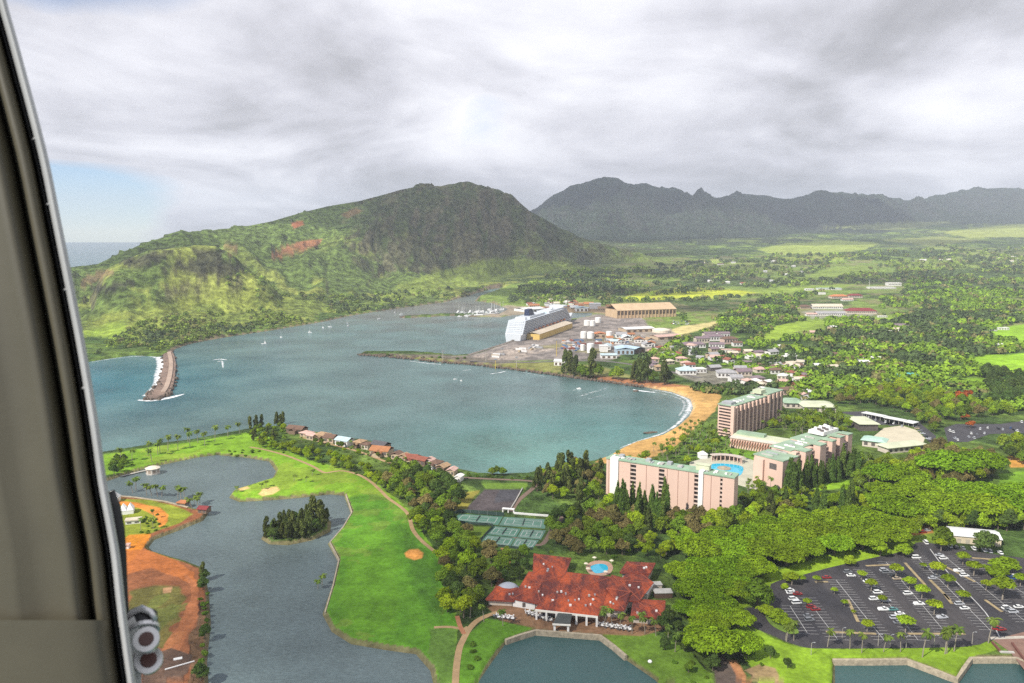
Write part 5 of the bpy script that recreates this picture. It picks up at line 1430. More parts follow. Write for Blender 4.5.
# ground that stays open: hotels, courts, lots, club, lawns
def foot(o_, ang_, L_, D_, pad=5):
    c_, s_ = math.cos(ang_), math.sin(ang_)
    KEEP_OUT.append(np.array([(o_[0] + c_ * a_ - s_ * b_, o_[1] + s_ * a_ + c_ * b_) for a_, b_ in ((-pad, -pad), (L_ + pad, -pad), (L_ + pad, D_ + pad), (-pad, D_ + pad))]))
foot(A0, math.atan2(*(A1 - A0)[::-1]), LA, TA, 4); foot(B0, math.atan2(*(B1 - B0)[::-1]), LB, TB, 4); foot(C0, math.atan2(*(C1 - C0)[::-1]), LC, TC, 5)
for q in ([(478, 543), (458, 512), (549, 516), (549, 530), (533, 551)], [(462, 512), (484, 487), (524, 487), (512, 511)], [(484, 622), (484, 598), (520, 585), (530, 552), (660, 561), (668, 628), (560, 632)], [(582, 576), (582, 559), (616, 558), (618, 576)],
          [(728, 449), (795, 434), (802, 460)], [(704, 482), (704, 462), (744, 462), (772, 470), (752, 490)], [(803, 413), (804, 401), (838, 401), (838, 413)], [(784, 410), (784, 400), (803, 400), (803, 410)], [(858, 455), (858, 416), (915, 418), (940, 440), (925, 456)]):
    kout(q)
LOT = [(744, 621), (752, 626.6), (771, 635), (799, 646), (831.5, 648.5), (963, 647), (993, 640), (1024, 650), (1080, 655), (1080, 562), (1024, 558), (976, 551.5), (930, 543), (916, 543), (908, 550), (872.5, 558), (834, 566.5), (799, 576), (771, 584), (773, 598), (764, 606), (744, 609)]
kout(LOT)
kout([(938, 421), (1040, 415), (1044, 446), (985, 450), (938, 452)])
kout([(944, 556), (948, 528), (1006, 530), (1010, 556)])

# island grove in the lagoon
grove([(264, 536), (270, 530), (285, 524), (305, 519), (322, 517), (328, 521), (327, 529), (312, 536), (288, 541), (272, 540)], {'ironwood': 1.0, 'dark': 1.0}, 4.0, 'crowded on the small island in the lagoon', 'on the lagoon island', (.55, .80))
for px, py, w_ in ((314, 523, 15), (321, 525, 14)):
    plant_px('ironwood', px, py, w_, 'tallest ironwood pair at the far end of the lagoon island', 'tallest island ironwoods', .85)
# belt of the golf course edge
grove([(262, 441), (300, 450), (330, 458), (362, 468), (385, 482), (398, 494), (384, 492), (366, 478), (345, 470), (322, 466), (296, 456), (262, 448)], {'lime': 8, 'broadleaf': 1.5, 'shrub': 2}, 6.5, 'in the hedge belt between shore cottages and fairway', 'in the belt behind the shore cottages', (.55, .9))
grove([(248, 440), (256, 428), (285, 426), (288, 440), (262, 446)], {'broadleaf': 2, 'lime': 2, 'ironwood': 2}, 7.5, 'on the wooded point where the bay shore bends', 'on the wooded point', (.5, .72))
grove([(384, 486), (398, 470), (425, 476), (452, 486), (460, 500), (456, 515), (440, 520), (416, 520), (404, 502)], {'dark': 3, 'broadleaf': 2, 'olive': 2}, 8.2, 'in the dark clump between fairway and derelict lot', 'in the dark clump by the fairway', (.8, 1.2))
grove([(412, 522), (450, 520), (460, 530), (478, 548), (500, 560), (505, 576), (494, 590), (482, 600), (474, 620), (444, 616), (440, 590), (446, 575), (436, 548)], {'broadleaf': 4, 'lime': 3.5, 'dark': 1, 'olive': 1.2}, 8.0, 'in the wood between cart path and tennis courts', 'in the wood west of the tennis courts', (.8, 1.2))
grove([(445, 596), (474, 596), (476, 612), (450, 614)], {'lime': 2, 'broadleaf': 2}, 6.5, 'in the small clump at the fork of the cart paths', 'at the cart path fork', (.6, .9))
grove([(538, 478), (560, 472), (590, 470), (604, 484), (600, 500), (575, 505), (553, 500), (536, 492)], {'lime': 2, 'broadleaf': 3, 'olive': 1.5, 'ironwood': 2}, 8.0, 'in the tall wood between brown lane and beach slab', 'in the tall wood by the beach slab', (.8, 1.2))
grove([(556, 474), (566, 469), (586, 468), (600, 476), (590, 482), (566, 482)], {'ironwood': 3, 'olive': 1}, 8.0, 'on the beach edge of the tall wood', 'on the beach edge of the wood', (.85, 1.15))
grove([(548, 530), (560, 520), (590, 514), (612, 516), (640, 524), (655, 540), (640, 555), (610, 558), (580, 556), (556, 548)], {'broadleaf': 3, 'dark': 1, 'olive': 2.5, 'lime': 1}, 8.2, 'in the grey-green wood between club pool and lane', 'in the wood behind the clubhouse', (.85, 1.25))
grove([(608, 560), (650, 540), (690, 540), (660, 562)], {'lime': 4, 'shrub': 2}, 7.5, 'in the yellow-green garden behind the clubhouse roofs', 'in the club garden', (.7, 1.0))
# row of cypresses along the beach slab
for i, px in enumerate(np.linspace(618, 668, 17)):
    plant_px('cypress', px + random.uniform(-1.5, 1.5), 518 + (px - 618) * .10 + random.uniform(-3, 5), random.uniform(6.2, 8.4), 'slim cypress in the row screening the beach slab hotel', 'cypresses along the beach slab', random.uniform(1.05, 1.5))
grove([(606, 505), (640, 512), (672, 522), (700, 530), (745, 524), (752, 512), (790, 500), (800, 512), (770, 530), (720, 540), (668, 538), (620, 526), (600, 515)], {'broadleaf': 2.5, 'lime': 4, 'olive': 1.5, 'ironwood': .7}, 8.2, 'in the garden strip below the beach slab hotel', 'in the strip below the beach slab', (.85, 1.3))
grove([(742, 508), (748, 486), (766, 492), (790, 488), (802, 492), (800, 506), (770, 512)], {'lime': 3, 'broadleaf': 2, 'palm': 2}, 7.5, 'between the beach slab and the staggered hotel wing', 'between the two front hotels', (.6, .95))
for i in range(13):
    px = 676 + i * 6.2
    plant_px(random.choice(['lime', 'broadleaf', 'lime', 'olive']), px, 527 + (i % 3) * 3 - i * .1, random.uniform(15, 21), 'feathery tree pressed against the foot of the beach slab hotel', 'trees at the foot of the beach slab', random.uniform(1.0, 1.35))
for i in range(15):
    plant_px(['lime', 'broadleaf', 'lime', 'dark'][i % 4], 912 + i * 8.6, 528 + (i % 3) * 1.5, random.uniform(13, 18), 'rounded tree in the line directly behind the white warehouse', 'tree line behind the warehouse', 1.0)
grove([(912, 515), (1040, 515), (1040, 531), (1004, 527), (950, 523), (920, 524)], {'lime': 4, 'broadleaf': 3, 'shrub': 1}, 8.0, 'in the hedge directly behind the white warehouse', 'in the hedge behind the warehouse', (.7, 1.0))
grove([(616, 462), (640, 456), (664, 446), (684, 431), (697, 424), (702, 428), (686, 444), (655, 461), (630, 466)], {'palm': 4, 'shrub': 1}, 9.0, 'scattered on the upper edge of the beach sand', 'on the upper beach sand', (.6, .85))
# cypresses in front of the staggered wing
for i, px in enumerate(np.linspace(786, 858, 24)):
    plant_px('cypress', px + random.uniform(-2, 2), 492 - (px - 786) * .26 + random.uniform(-4, 4), random.uniform(5.0, 6.6), 'dark slim cypress before the staggered hotel wing', 'cypresses before the staggered wing', random.uniform(.85, 1.2))
for px, py in ((788, 497), (793, 499), (798, 498), (791, 494), (797, 493)):
    plant_px('cypress', px, py, 8.0, 'dense dark cypress in the clump at the wing corner', 'cypress clump at the wing corner', 1.15)
for px, py in ((842, 511), (848, 512), (816, 512), (823, 514), (851, 508), (785, 512)):
    plant_px('cypress', px, py, 7.0, 'isolated dark cypress on the bright lawn above the monkeypods', 'lone cypresses on the lawn', 1.0)
grove([(852, 490), (858, 462), (884, 462), (905, 470), (898, 490), (876, 500)], {'broadleaf': 3, 'palm': 3, 'lime': 2}, 7.5, 'in the mixed garden between forecourt and monkeypod belt', 'in the garden by the forecourt', (.7, 1.05))
grove([(800, 492), (850, 492), (880, 502), (940, 505), (930, 520), (870, 518), (800, 515)], {'lime': 5, 'broadleaf': 2, 'shrub': 2, 'monkeypod': 1}, 8.2, 'on the slope between lawn and monkeypod belt', 'on the slope above the monkeypods', (.6, .95))
# palms and gardens of the hotel
grove([(626, 460), (655, 464), (690, 464), (712, 452), (728, 440), (722, 428), (702, 430), (680, 446), (650, 460)], {'palm': 5, 'shrub': 3, 'lime': 1}, 6.8, 'behind the beach sand beside the hotel pool', 'behind the beach sand', (.7, 1.0))
grove([(762, 430), (784, 416), (806, 416), (838, 416), (850, 426), (842, 436), (812, 438), (796, 436), (775, 428)], {'palm': 5, 'broadleaf': 2, 'lime': 2, 'shrub': 1}, 7.0, 'in the courtyard garden between the hotel towers', 'in the hotel courtyard', (.75, 1.05))
grove([(700, 448), (728, 446), (760, 458), (758, 463), (720, 459), (700, 456)], {'palm': 3, 'shrub': 3}, 7.5, 'between arcade and pool bar', 'between arcade and pool bar', (.6, .9))
grove([(745, 490), (768, 478), (770, 486), (752, 496)], {'palm': 3}, 6.5, 'beside the hotel pool deck near the slab end', 'by the slab end', (.6, .8))
# the monkeypod belt
for i, (px, py, w_) in enumerate(((712, 648, 58), (742, 646, 40), (696, 642, 36), (704, 614, 40), (722, 610, 40), (738, 618, 34), (686, 608, 30), (692, 590, 38), (716, 588, 46), (738, 592, 36), (682, 572, 34), (702, 572, 44), (728, 570, 46), (756, 568, 40), (700, 554, 44), (730, 552, 46),
                    (760, 552, 46), (786, 556, 40), (748, 538, 42), (778, 538, 44), (806, 550, 40), (812, 536, 42), (834, 546, 40), (842, 532, 42), (862, 540, 40), (872, 528, 42), (886, 538, 38), (898, 528, 38), (800, 524, 40), (830, 522, 40), (858, 518, 36), (716, 540, 38), (690, 542, 34),
                    (768, 526, 36), (896, 512, 46), (926, 512, 44), (955, 512, 44), (986, 514, 44), (920, 496, 48), (885, 494, 40), (950, 494, 46), (1010, 510, 46), (985, 496, 40), (1030, 500, 46), (945, 470, 54), (905, 482, 44), (980, 466, 44), (884, 478, 36))):
    where = ('at the lagoon end of the belt' if py > 600 else 'in the belt east of the clubhouse' if px < 745 else 'in the belt above the car park curve' if px < 905 else 'on the slope above the white warehouse')
    plant_px('monkeypod', px, py + 9, w_ * .98, 'huge flat-topped monkeypod ' + where, 'monkeypods ' + where, random.uniform(.85, 1.05))
grove([(684, 606), (700, 575), (745, 540), (905, 520), (905, 538), (850, 545), (790, 560), (750, 580), (735, 615), (735, 645), (698, 645), (684, 622)], {'monkeypod': 1}, 17, 'filling the dense belt round the car park', 'filling the belt', (.8, 1.1), limit=60)
plant_px('broadleaf', 757, 606, 36, 'round dark single tree standing at the car park bend', None, .75)
for px, py, w_ in ((776, 622, 22), (766, 616, 18), (788, 628, 16)): plant_px('lime', px, py, w_, 'rounded tree on the grassy island of the car park bend', 'trees on the lot island', .6)
for px, py, w_ in ((1003, 574, 26), (995, 578, 20)): plant_px('lime', px, py, w_, 'broad clipped tree over the parked blue car', 'broad clipped trees by the blue car', .55)
plant_px('broadleaf', 943, 548, 20, 'round clipped tree at the near corner of the white warehouse', None, .9)
plant_px('dark', 984, 551, 22, 'dark round tree standing before the white warehouse wall', None, .8)
for px, py, w_ in ((880, 556, 20), (903, 556, 18), (790, 583, 16), (850, 566, 14), (785, 590, 10)): plant_px('lime', px, py, w_, 'spreading tree on the curved grass verge of the car park', 'trees on the curved verge', .7)
# clipped trees inside the car park
lot_t = [(800, 147, 40), (840, 187, 50), (705, 192, 48), (745, 230, 42), (605, 238, 42), (650, 272, 48), (800, 288, 42), (885, 242, 36), (945, 275, 70), (720, 98, 40), (655, 165, 24), (555, 195, 44), (465, 242, 44), (430, 202, 34), (367, 300, 26), (330, 255, 24), (230, 300, 30), (695, 330, 52), (450, 392, 44), (590, 395, 60), (175, 222, 50), (1010, 225, 40), (265, 215, 28), (210, 215, 30), (505, 290, 30), (400, 330, 18)]
for i, (cx, cy, w_) in enumerate(lot_t):
    px, py = 744 + cx / 3.657, 520 + cy / 3.657 + 4.5
    row = 'by the white curb of the bridge side rows' if cx > 680 else 'in the middle rows of parked cars' if cx > 420 else 'in the curved west end of the lot'
    plant_px('lot', px, py, w_ / 3.657 * 1.05, 'small umbrella tree on a paved bed ' + row, 'lot trees ' + row)
# palms of the lagoon side of the lot
for i, (cx, cy) in enumerate(((152, 440), (182, 442), (305, 465), (387, 472), (430, 486), (510, 482), (572, 482), (652, 502), (735, 490), (742, 488), (768, 480), (893, 450), (155, 445))):
    px, py = 744 + cx / 3.657, 520 + cy / 3.657
    plant_px('palm', px, py, 15 if cx > 640 else 12.5, 'coconut palm on the lawn edge between car park and pond', 'palms along the pond side of the lot', 1.05 if cx > 640 else .9)
# palms before the clubhouse
for px, py in ((470, 618), (484, 622), (503, 626), (605, 628), (612, 626), (620, 630), (632, 634), (645, 634), (656, 636), (642, 628), (668, 640), (606, 622), (675, 652)):
    plant_px('palm', px, py, 12, 'coconut palm on the clubhouse lawn by the terrace', 'palms before the clubhouse', .95)
grove([(604, 622), (616, 616), (622, 626), (608, 630)], {'palm': 1}, 5, 'crowded between porch and east terrace', 'crowded by the east terrace', (.7, .85))
grove([(660, 652), (685, 640), (712, 655), (716, 683), (690, 683)], {'shrub': 3, 'dark': 2, 'broadleaf': 2}, 7, 'on the bank between pond and club drive', 'on the pond bank', (.5, .85))
grove([(740, 640), (775, 648), (790, 668), (770, 672), (745, 664)], {'dark': 3, 'shrub': 3}, 6, 'round the garden beds at the lot corner', 'at the garden beds', (.45, .75))
grove([(660, 625), (680, 622), (690, 640), (668, 644)], {'shrub': 3, 'dark': 2, 'olive': 1}, 5, 'by the clubhouse east end', 'by the clubhouse east end', (.5, .8))
grove([(468, 652), (474, 640), (478, 660), (470, 672)], {'shrub': 1}, 5, 'between club lawn path and pond', 'by the lawn path', (.7, 1))
# shore palms and the golf spit
for px, py in ((132, 461), (148, 456), (158, 455), (160, 453), (168, 451), (178, 450), (190, 447), (198, 443), (188, 442), (205, 446), (215, 441), (228, 437), (240, 434), (121, 462), (152, 462)):
    plant_px('palm', px, py, 8.5, 'small wind-bent palm on the narrow green spit by the bay', 'palms on the golf spit', .95)
grove([(108, 466), (122, 458), (136, 464), (120, 472)], {'broadleaf': 2, 'dark': 1, 'shrub': 2}, 5.5, 'at the root of the golf spit beside the frame', 'at the root of the golf spit', (.5, .8))
grove([(104, 494), (108, 474), (122, 474), (124, 482), (112, 494)], {'dark': 2, 'broadleaf': 1}, 6.0, 'on the lagoon bank near the white tents', 'on the bank near the tents', (.7, 1.0))
for px, py in ((133, 494), (136, 491), (147, 497), (152, 497), (158, 498), (162, 498), (178, 500), (181, 501), (185, 501), (194, 506), (198, 508), (192, 510), (200, 505)):
    plant_px('palm', px, py, 10, 'coconut palm along the wall of the red earth spit', 'palms on the red earth spit', .75)
grove([(140, 534), (142, 518), (158, 514), (163, 524), (152, 534)], {'palm': 2, 'shrub': 3}, 4.5, 'in the planted bed of the red earth spit', 'in the bed of the red spit', (.5, .7))
for px, py in ((237, 492), (262, 489), (266, 487), (294, 481), (306, 482), (312, 476)): plant_px('palm', px, py, 7, 'young palm beside the pale bunkers of the green', 'palms by the bunkers', .6)
for px, py in ((318, 590), (322, 586)): plant_px('palm', px, py, 11, 'leaning palm on the fairway shore over the lagoon', 'leaning fairway palms', .75)
grove([(196, 580), (203, 566), (207, 585), (208, 620), (206, 660), (206, 683), (196, 683), (202, 640), (203, 610)], {'shrub': 3, 'dark': 1}, 4.5, 'on the ragged lagoon bank of the red earthworks', 'on the red earthworks bank', (.55, .95))
plant_px('ironwood', 203, 578, 9, 'dark upright tree on the lagoon bank of the earthworks', None, .8)
grove([(222, 452), (250, 450), (262, 452), (240, 456)], {'shrub': 1}, 5, 'along the far lagoon rim', 'along the far lagoon rim', (.6, .9))
for px, py in ((256, 428), (262, 427), (277, 426), (281, 427), (283, 424), (250, 429)): plant_px('ironwood', px, py, 6, 'wispy ironwood standing on the wooded point by the bay', 'ironwoods on the point', 1.0)
grove([(446, 470), (480, 475), (530, 477), (530, 480), (480, 478), (446, 474)], {'shrub': 1}, 5.5, 'in the hedge along the bay wall', 'in the bay wall hedge', (.55, .8))
for px, py in ((492, 475), (503, 475), (497, 474)): plant_px('broadleaf', px, py, 9, 'wind-blown tree standing alone on the bay wall', 'lone trees on the bay wall', .9)
grove([(540, 558), (560, 548), (548, 556)], {'shrub': 1}, 5, 'by the lane end', 'by the lane end', (.6, .9))
grove([(496, 582), (502, 560), (530, 552), (528, 566), (516, 584)], {'dark': 2, 'broadleaf': 2, 'shrub': 1}, 7.0, 'behind the clubhouse west wing', 'behind the west wing', (.6, .9))
# right-hand slope and the belts behind the hotel
grove([(905, 470), (935, 452), (990, 462), (1000, 478), (960, 490), (915, 490)], {'olive': 3, 'lime': 2, 'broadleaf': 1}, 9.5, 'in the brownish clump above the lot slope', 'in the brownish clump', (1.0, 1.5))
grove([(812, 405), (840, 398), (900, 388), (950, 400), (1000, 412), (1040, 425), (1040, 450), (990, 450), (945, 442), (930, 430), (905, 414), (868, 404)], {'lime': 5, 'broadleaf': 3, 'olive': .7}, 11.5, 'in the bright wood behind the white carport', 'in the wood behind the carport', (1.0, 1.45), limit=170)
for px, py, w_ in ((962, 402, 11), (968, 399, 9), (965, 420, 7), (970, 428, 8)): plant_px('flame', px, py, w_, 'orange flame tree blooming in the wood above the right lot', 'orange flame trees')
grove([(1000, 452), (1040, 448), (1040, 470), (1005, 460)], {'dark': 2, 'broadleaf': 3}, 10, 'round the far car park on the slope', 'round the far car park', (1, 1.3))
grove([(985, 375), (1020, 378), (1030, 405), (992, 410)], {'dark': 1}, 13, 'in the dark bluish stand above the orange trees', 'in the dark bluish stand', (1.3, 1.8))
# harbour front trees
for i, px in enumerate((566, 570, 575, 581, 586, 592, 598, 613, 618, 634, 638, 641, 647, 652, 664, 668)):
    plant_px(random.choice(['dark', 'ironwood', 'broadleaf']), px, 374 + (px - 566) * .10 + random.uniform(-1, 2), random.uniform(9, 14), 'dark tree on the grass strip between port and bay', 'trees on the port shore strip')

grove([(292, 441), (330, 449), (380, 463), (420, 474), (450, 485), (452, 481), (420, 468), (380, 456), (330, 444)], {'broadleaf': 3, 'shrub': 3, 'palm': 2, 'lime': 1}, 6.0, 'in the gardens pressed against the shore cottages', 'in the cottage gardens', (.42, .66))

# the woodland of the plain: individually uncountable, one mass of crowns
def woodland(name, pts, widths, tints, label=None, nq=24):
    r = np.random.default_rng(77)
    n = len(pts)
    zz_ = height(pts[:, 0], pts[:, 1])
    N = n * nq
    d = r.normal(size=(N, 3)); d[:, 2] = np.abs(d[:, 2]) * 1.1 - .12; d /= np.linalg.norm(d, axis=1)[:, None]
    own = np.repeat(np.arange(n), nq)
    R_ = widths[own] * .5
    lob = 1 + .28 * np.sin(own * 3.7 + 3 * np.arctan2(d[:, 1], d[:, 0])) * r.uniform(.4, 1.1, N)
    hgt = r.uniform(.75, 1.15, n)[own]
    c = np.stack([pts[own, 0], pts[own, 1], zz_[own]], 1) + d * np.stack([R_ * lob, R_ * lob, R_ * 1.05 * hgt], 1) + np.stack([0 * R_, 0 * R_, R_ * .55], 1)
    nn = d + r.normal(size=(N, 3)) * .4; nn /= np.linalg.norm(nn, axis=1)[:, None]
    ref = r.normal(size=(N, 3)); a = np.cross(nn, ref); a /= np.linalg.norm(a, axis=1)[:, None] + 1e-9
    b = np.cross(nn, a)
    s = (R_ * r.uniform(.26, .52, N))[:, None]
    V = np.stack([c - a * s, c - b * s * .9, c + a * s * 1.1, c + b * s], 1).reshape(-1, 3)
    F = np.arange(4 * N).reshape(N, 4)
    tt = tints[own] * r.uniform(.75, 1.25, (N, 1))
    me = mesh_np(name, V, F, [leaf_mat('woodland_leaf', (1, 1, 1), trans=.15, tone=0.0)], tt)
    return tag(link(name, me), label, None, None, 'stuff')
OPEN_PX = [[(600, 301), (745, 289), (860, 284), (830, 291), (709, 299)], [(762, 339), (776, 324), (826, 320), (828, 331), (768, 343)], [(961, 360), (985, 355), (1060, 350), (1060, 376), (1006, 373), (975, 367)], [(985, 333), (1013, 325), (1060, 318), (1060, 343), (994, 341)],
           [(756, 249), (838, 240), (880, 242), (865, 252.5), (817, 256)], [(455, 357), (504, 345), (540, 330), (590, 312), (590, 306), (640, 304), (676, 300), (684, 322), (720, 320), (718, 327), (684, 336), (660, 352), (640, 358), (600, 364), (480, 362)], [(940, 232), (1040, 222), (1040, 238), (970, 239)],
           [(466, 318), (472, 306), (552, 304), (600, 303), (600, 314), (540, 314)], [(868, 317), (896, 315), (897, 322), (870, 323)], [(793, 281), (838, 265), (879, 265), (834, 280)], [(798, 320), (800, 300), (845, 287), (905, 280), (902, 294), (880, 300), (884, 320)], [(668, 378), (680, 369), (720, 366), (760, 372), (762, 388), (690, 388)],
           [(682, 352), (690, 338), (726, 332), (746, 334), (748, 350), (734, 356)], [(960, 377), (990, 377), (1002, 385), (972, 389)]]
def mass(n, region, wf, seed, pal, dens=0.5):
    r = np.random.default_rng(seed)
    P = np.array(region, float); lo, hi = P.min(0), P.max(0)
    q = r.uniform(lo, hi, (n * 3, 2))
    q = q[inside(P, q[:, 0], q[:, 1])][:n]
    z_ = np.full(len(q), 3.0)
    for _ in range(12):
        p = flat(q[:, 0], q[:, 1], z_)
        z_ = z_ + .55 * (np.clip(height(p[:, 0], p[:, 1]), 0, None) - z_)
    p = flat(q[:, 0], q[:, 1], z_)
    ok = (z_ > 2.0) & (p[:, 1] > 300)
    for o_ in OPEN_PX: ok &= ~inside(np.array(o_, float), q[:, 0], q[:, 1])
    for K in KEEP_OUT: ok &= ~inside(np.array(K), p[:, 0], p[:, 1])
    cl = fbm(p[:, 0] / 130, p[:, 1] / 130, 3, 5)
    ok &= cl + r.uniform(-.12, .12, len(cl)) > dens
    p, q, cl = p[ok], q[ok], cl[ok]
    sp = fbm(p[:, 0] / 70, p[:, 1] / 70, 3, 9)
    pal = np.array(pal) * 1.5
    kk = np.clip(((sp - .34) / .32 + r.normal(0, .22, len(sp))) * len(pal), 0, len(pal) - 1).astype(int)
    w_ = wf(p[:, 1]) * r.uniform(.6, 1.3, len(p))
    return p, w_, pal[kk] * r.uniform(.75, 1.25, (len(p), 1))
PAL = [(.055, .080, .028), (.070, .110, .024), (.092, .150, .022), (.140, .132, .050), (.165, .240, .020), (.150, .235, .018), (.125, .200, .020)]
PALF = [(.060, .082, .034), (.074, .105, .030), (.098, .140, .030), (.130, .130, .048), (.160, .220, .034)]
sets = [mass(4600, [(690, 392), (745, 372), (770, 345), (860, 318), (1060, 318), (1060, 415), (1000, 410), (950, 398), (900, 388), (830, 398), (790, 404), (786, 390), (740, 396)], lambda y: 6.0 + y * .0042, 1, PAL, .36),
        mass(5600, [(600, 366), (640, 356), (662, 340), (690, 330), (760, 300), (900, 280), (1060, 278), (1060, 322), (860, 322), (770, 348), (745, 374), (690, 386), (650, 384)], lambda y: 5.6 + y * .0032, 2, PAL, .40),
        mass(6200, [(500, 312), (520, 288), (560, 272), (700, 262), (1060, 244), (1060, 282), (900, 284), (700, 302), (640, 302), (590, 306)], lambda y: 5.5 + y * .0030, 3, PALF, .44),
        mass(260, [(600, 316), (612, 322), (660, 320), (684, 318), (684, 323), (640, 326), (606, 326)], lambda y: 14 + 0 * y, 4, PAL, .1),
        mass(1500, [(90, 355), (140, 322), (240, 300), (330, 296), (470, 288), (500, 288), (446, 301), (394, 308), (323, 321), (221, 336), (160, 352)], lambda y: 4.5 + y * .0022, 6, PALF + [(.12, .16, .03)], .46)]
woodland('woodland', np.concatenate([q[0] for q in sets]), np.concatenate([q[1] for q in sets]), np.concatenate([q[2] for q in sets]), None)
# ------------------------------------------------------------------ car park
def sheet(name, q, z, m, kind='structure'):
    q = np.array(q); n = len(q)
    ar = sum(q[i][0] * q[(i + 1) % n][1] - q[(i + 1) % n][0] * q[i][1] for i in range(n))
    q = q if ar > 0 else q[::-1]
    return tag(MB().add([(x, y, z) for x, y in q], [tuple(range(n))]).build(name, m), None, None, None, kind)
ASPH_L = two_tone('car_park_asphalt', (0.026, 0.024, 0.028), (0.050, 0.044, 0.044), 0.03, .40, .62, .9, .2)
sheet('car_park_asphalt', smooth_line(polyw(LOT, 3.0), 3, True), 3.06, ASPH_L)
sheet('lot_island_lawn', smooth_line(polyw([(763, 609), (772, 608), (786, 616), (796, 627), (798, 634), (786, 633), (770, 624)], 3.0), 4, True), 3.20, mat('lot_grass', (.13, .21, .02), .95, .3, .3))
sheet('club_drive_asphalt', polyw([(742, 612), (746, 622), (756, 632), (741, 622), (737, 614)], 3.0), 3.055, ASPH_L)
mk = MB()
def row(p1, p2, n, ln=5.0):
    """painted bays along a double row between two surveyed points"""
    a = flat(*p1, 3.0); b = flat(*p2, 3.0)
    d = (b - a) / n; u_ = d / np.linalg.norm(d); nn = np.array([-u_[1], u_[0]])
    for i in range(n + 1):
        q = a + d * i
        mk.strip([tuple(q - nn * ln), tuple(q + nn * ln)], .15, 3.07 + .004 * (i % 2))
    mk.strip([tuple(a), tuple(b)], .22, 3.079)
rows_px = [((806, 598), (838, 640)), ((836, 580), (884, 640)), ((862, 570), (918, 640)), ((886, 562), (950, 638)), ((916, 556), (990, 630)), ((944, 556), (1026, 622)), ((972, 560), (1050, 610)), ((790, 606), (808, 634))]
for a, b in rows_px:
    L_ = np.linalg.norm(flat(*a, 3) - flat(*b, 3)); row(a, b, int(L_ / 2.9))
mk.strip([tuple(v_) for v_ in smooth_line(polyw([(930, 549), (950, 575), (985, 612), (1000, 638)], 3), 4)], .5, 3.083)
tag(mk.build('bay_markings', LINE), None, None, None, 'structure')
for i, pp in enumerate(([(826, 632), (876, 634)], [(908, 634), (965, 634)], [(815, 582), (828, 582)], [(866, 566), (890, 565)], [(972, 558), (998, 560)], [(905, 563), (925, 585)], [(930, 580), (950, 600)], [(942, 565), (975, 582)], [(848, 600), (858, 622)], [(944, 594), (952, 604)], [(985, 600), (1002, 612)])):
    kwall('planter_bed', pp, 'long curbed planter bed between the parking rows', 1.5, 3.22, 2.9, mat('dry_bed', (.30, .23, .12), .95, .3, .4))['group'] = 'planter beds of the car park'
# bridge drive at the pond
sheet('bridge_road', polyw([(993, 640), (1024, 632), (1080, 640), (1080, 690), (1040, 690), (1010, 652)], 3.0), 3.09, mat('brick_drive', (.20, .115, .085), .9, .2, .3))
kwall('bridge_parapet', [(992, 643), (1000, 652)], 'dark red low parapet at the bridge drive entrance', .8, 4.0, 2.9, mat('dark_red_brick', (.14, .05, .035), .9))
kwall('bridge_parapet', [(1012, 644), (1020, 655), (1030, 668)], 'long dark red parapet on the far side of the bridge drive', .8, 4.0, 2.9, mat('dark_red_brick', (.14, .05, .035), .9))
kwall('bridge_parapet', [(1000, 652.5), (1014, 653)], 'pale cross wall above the zigzag pond wall', 1.2, 3.6, 2.9, CONC)
sheet('bridge_footway', polyw([(990, 637), (1024, 636), (1060, 638), (1060, 640), (1024, 638.6), (991, 639.6)], 3.0), 3.10, KERB)

# ------------------------------------------------------------------ cars
GLASS = mat('car_glass', (.02, .024, .028), .12, .1, 1.0)
TYRE = mat('tyre_rubber', (.018, .018, .018), .85, .1, 1.0)
PAINTS = {'white': (.72, .72, .70), 'silver': (.42, .43, .45), 'grey': (.16, .165, .175), 'black': (.022, .022, .026), 'red': (.26, .018, .018), 'blue': (.035, .08, .22), 'teal': (.07, .22, .21), 'tan': (.40, .32, .22)}
def loft(m_, secs, mi=0):
    """closed skin over cross-sections of equal length"""
    n = len(secs[0]); vs = [p for s_ in secs for p in s_]; fs = []
    for i in range(len(secs) - 1):
        fs += [(i * n + j, i * n + (j + 1) % n, (i + 1) * n + (j + 1) % n, (i + 1) * n + j) for j in range(n)]
    fs += [tuple(range(n - 1, -1, -1)), tuple(range((len(secs) - 1) * n, len(secs) * n))]
    return m_.add(vs, fs, mi)
CARM = {}
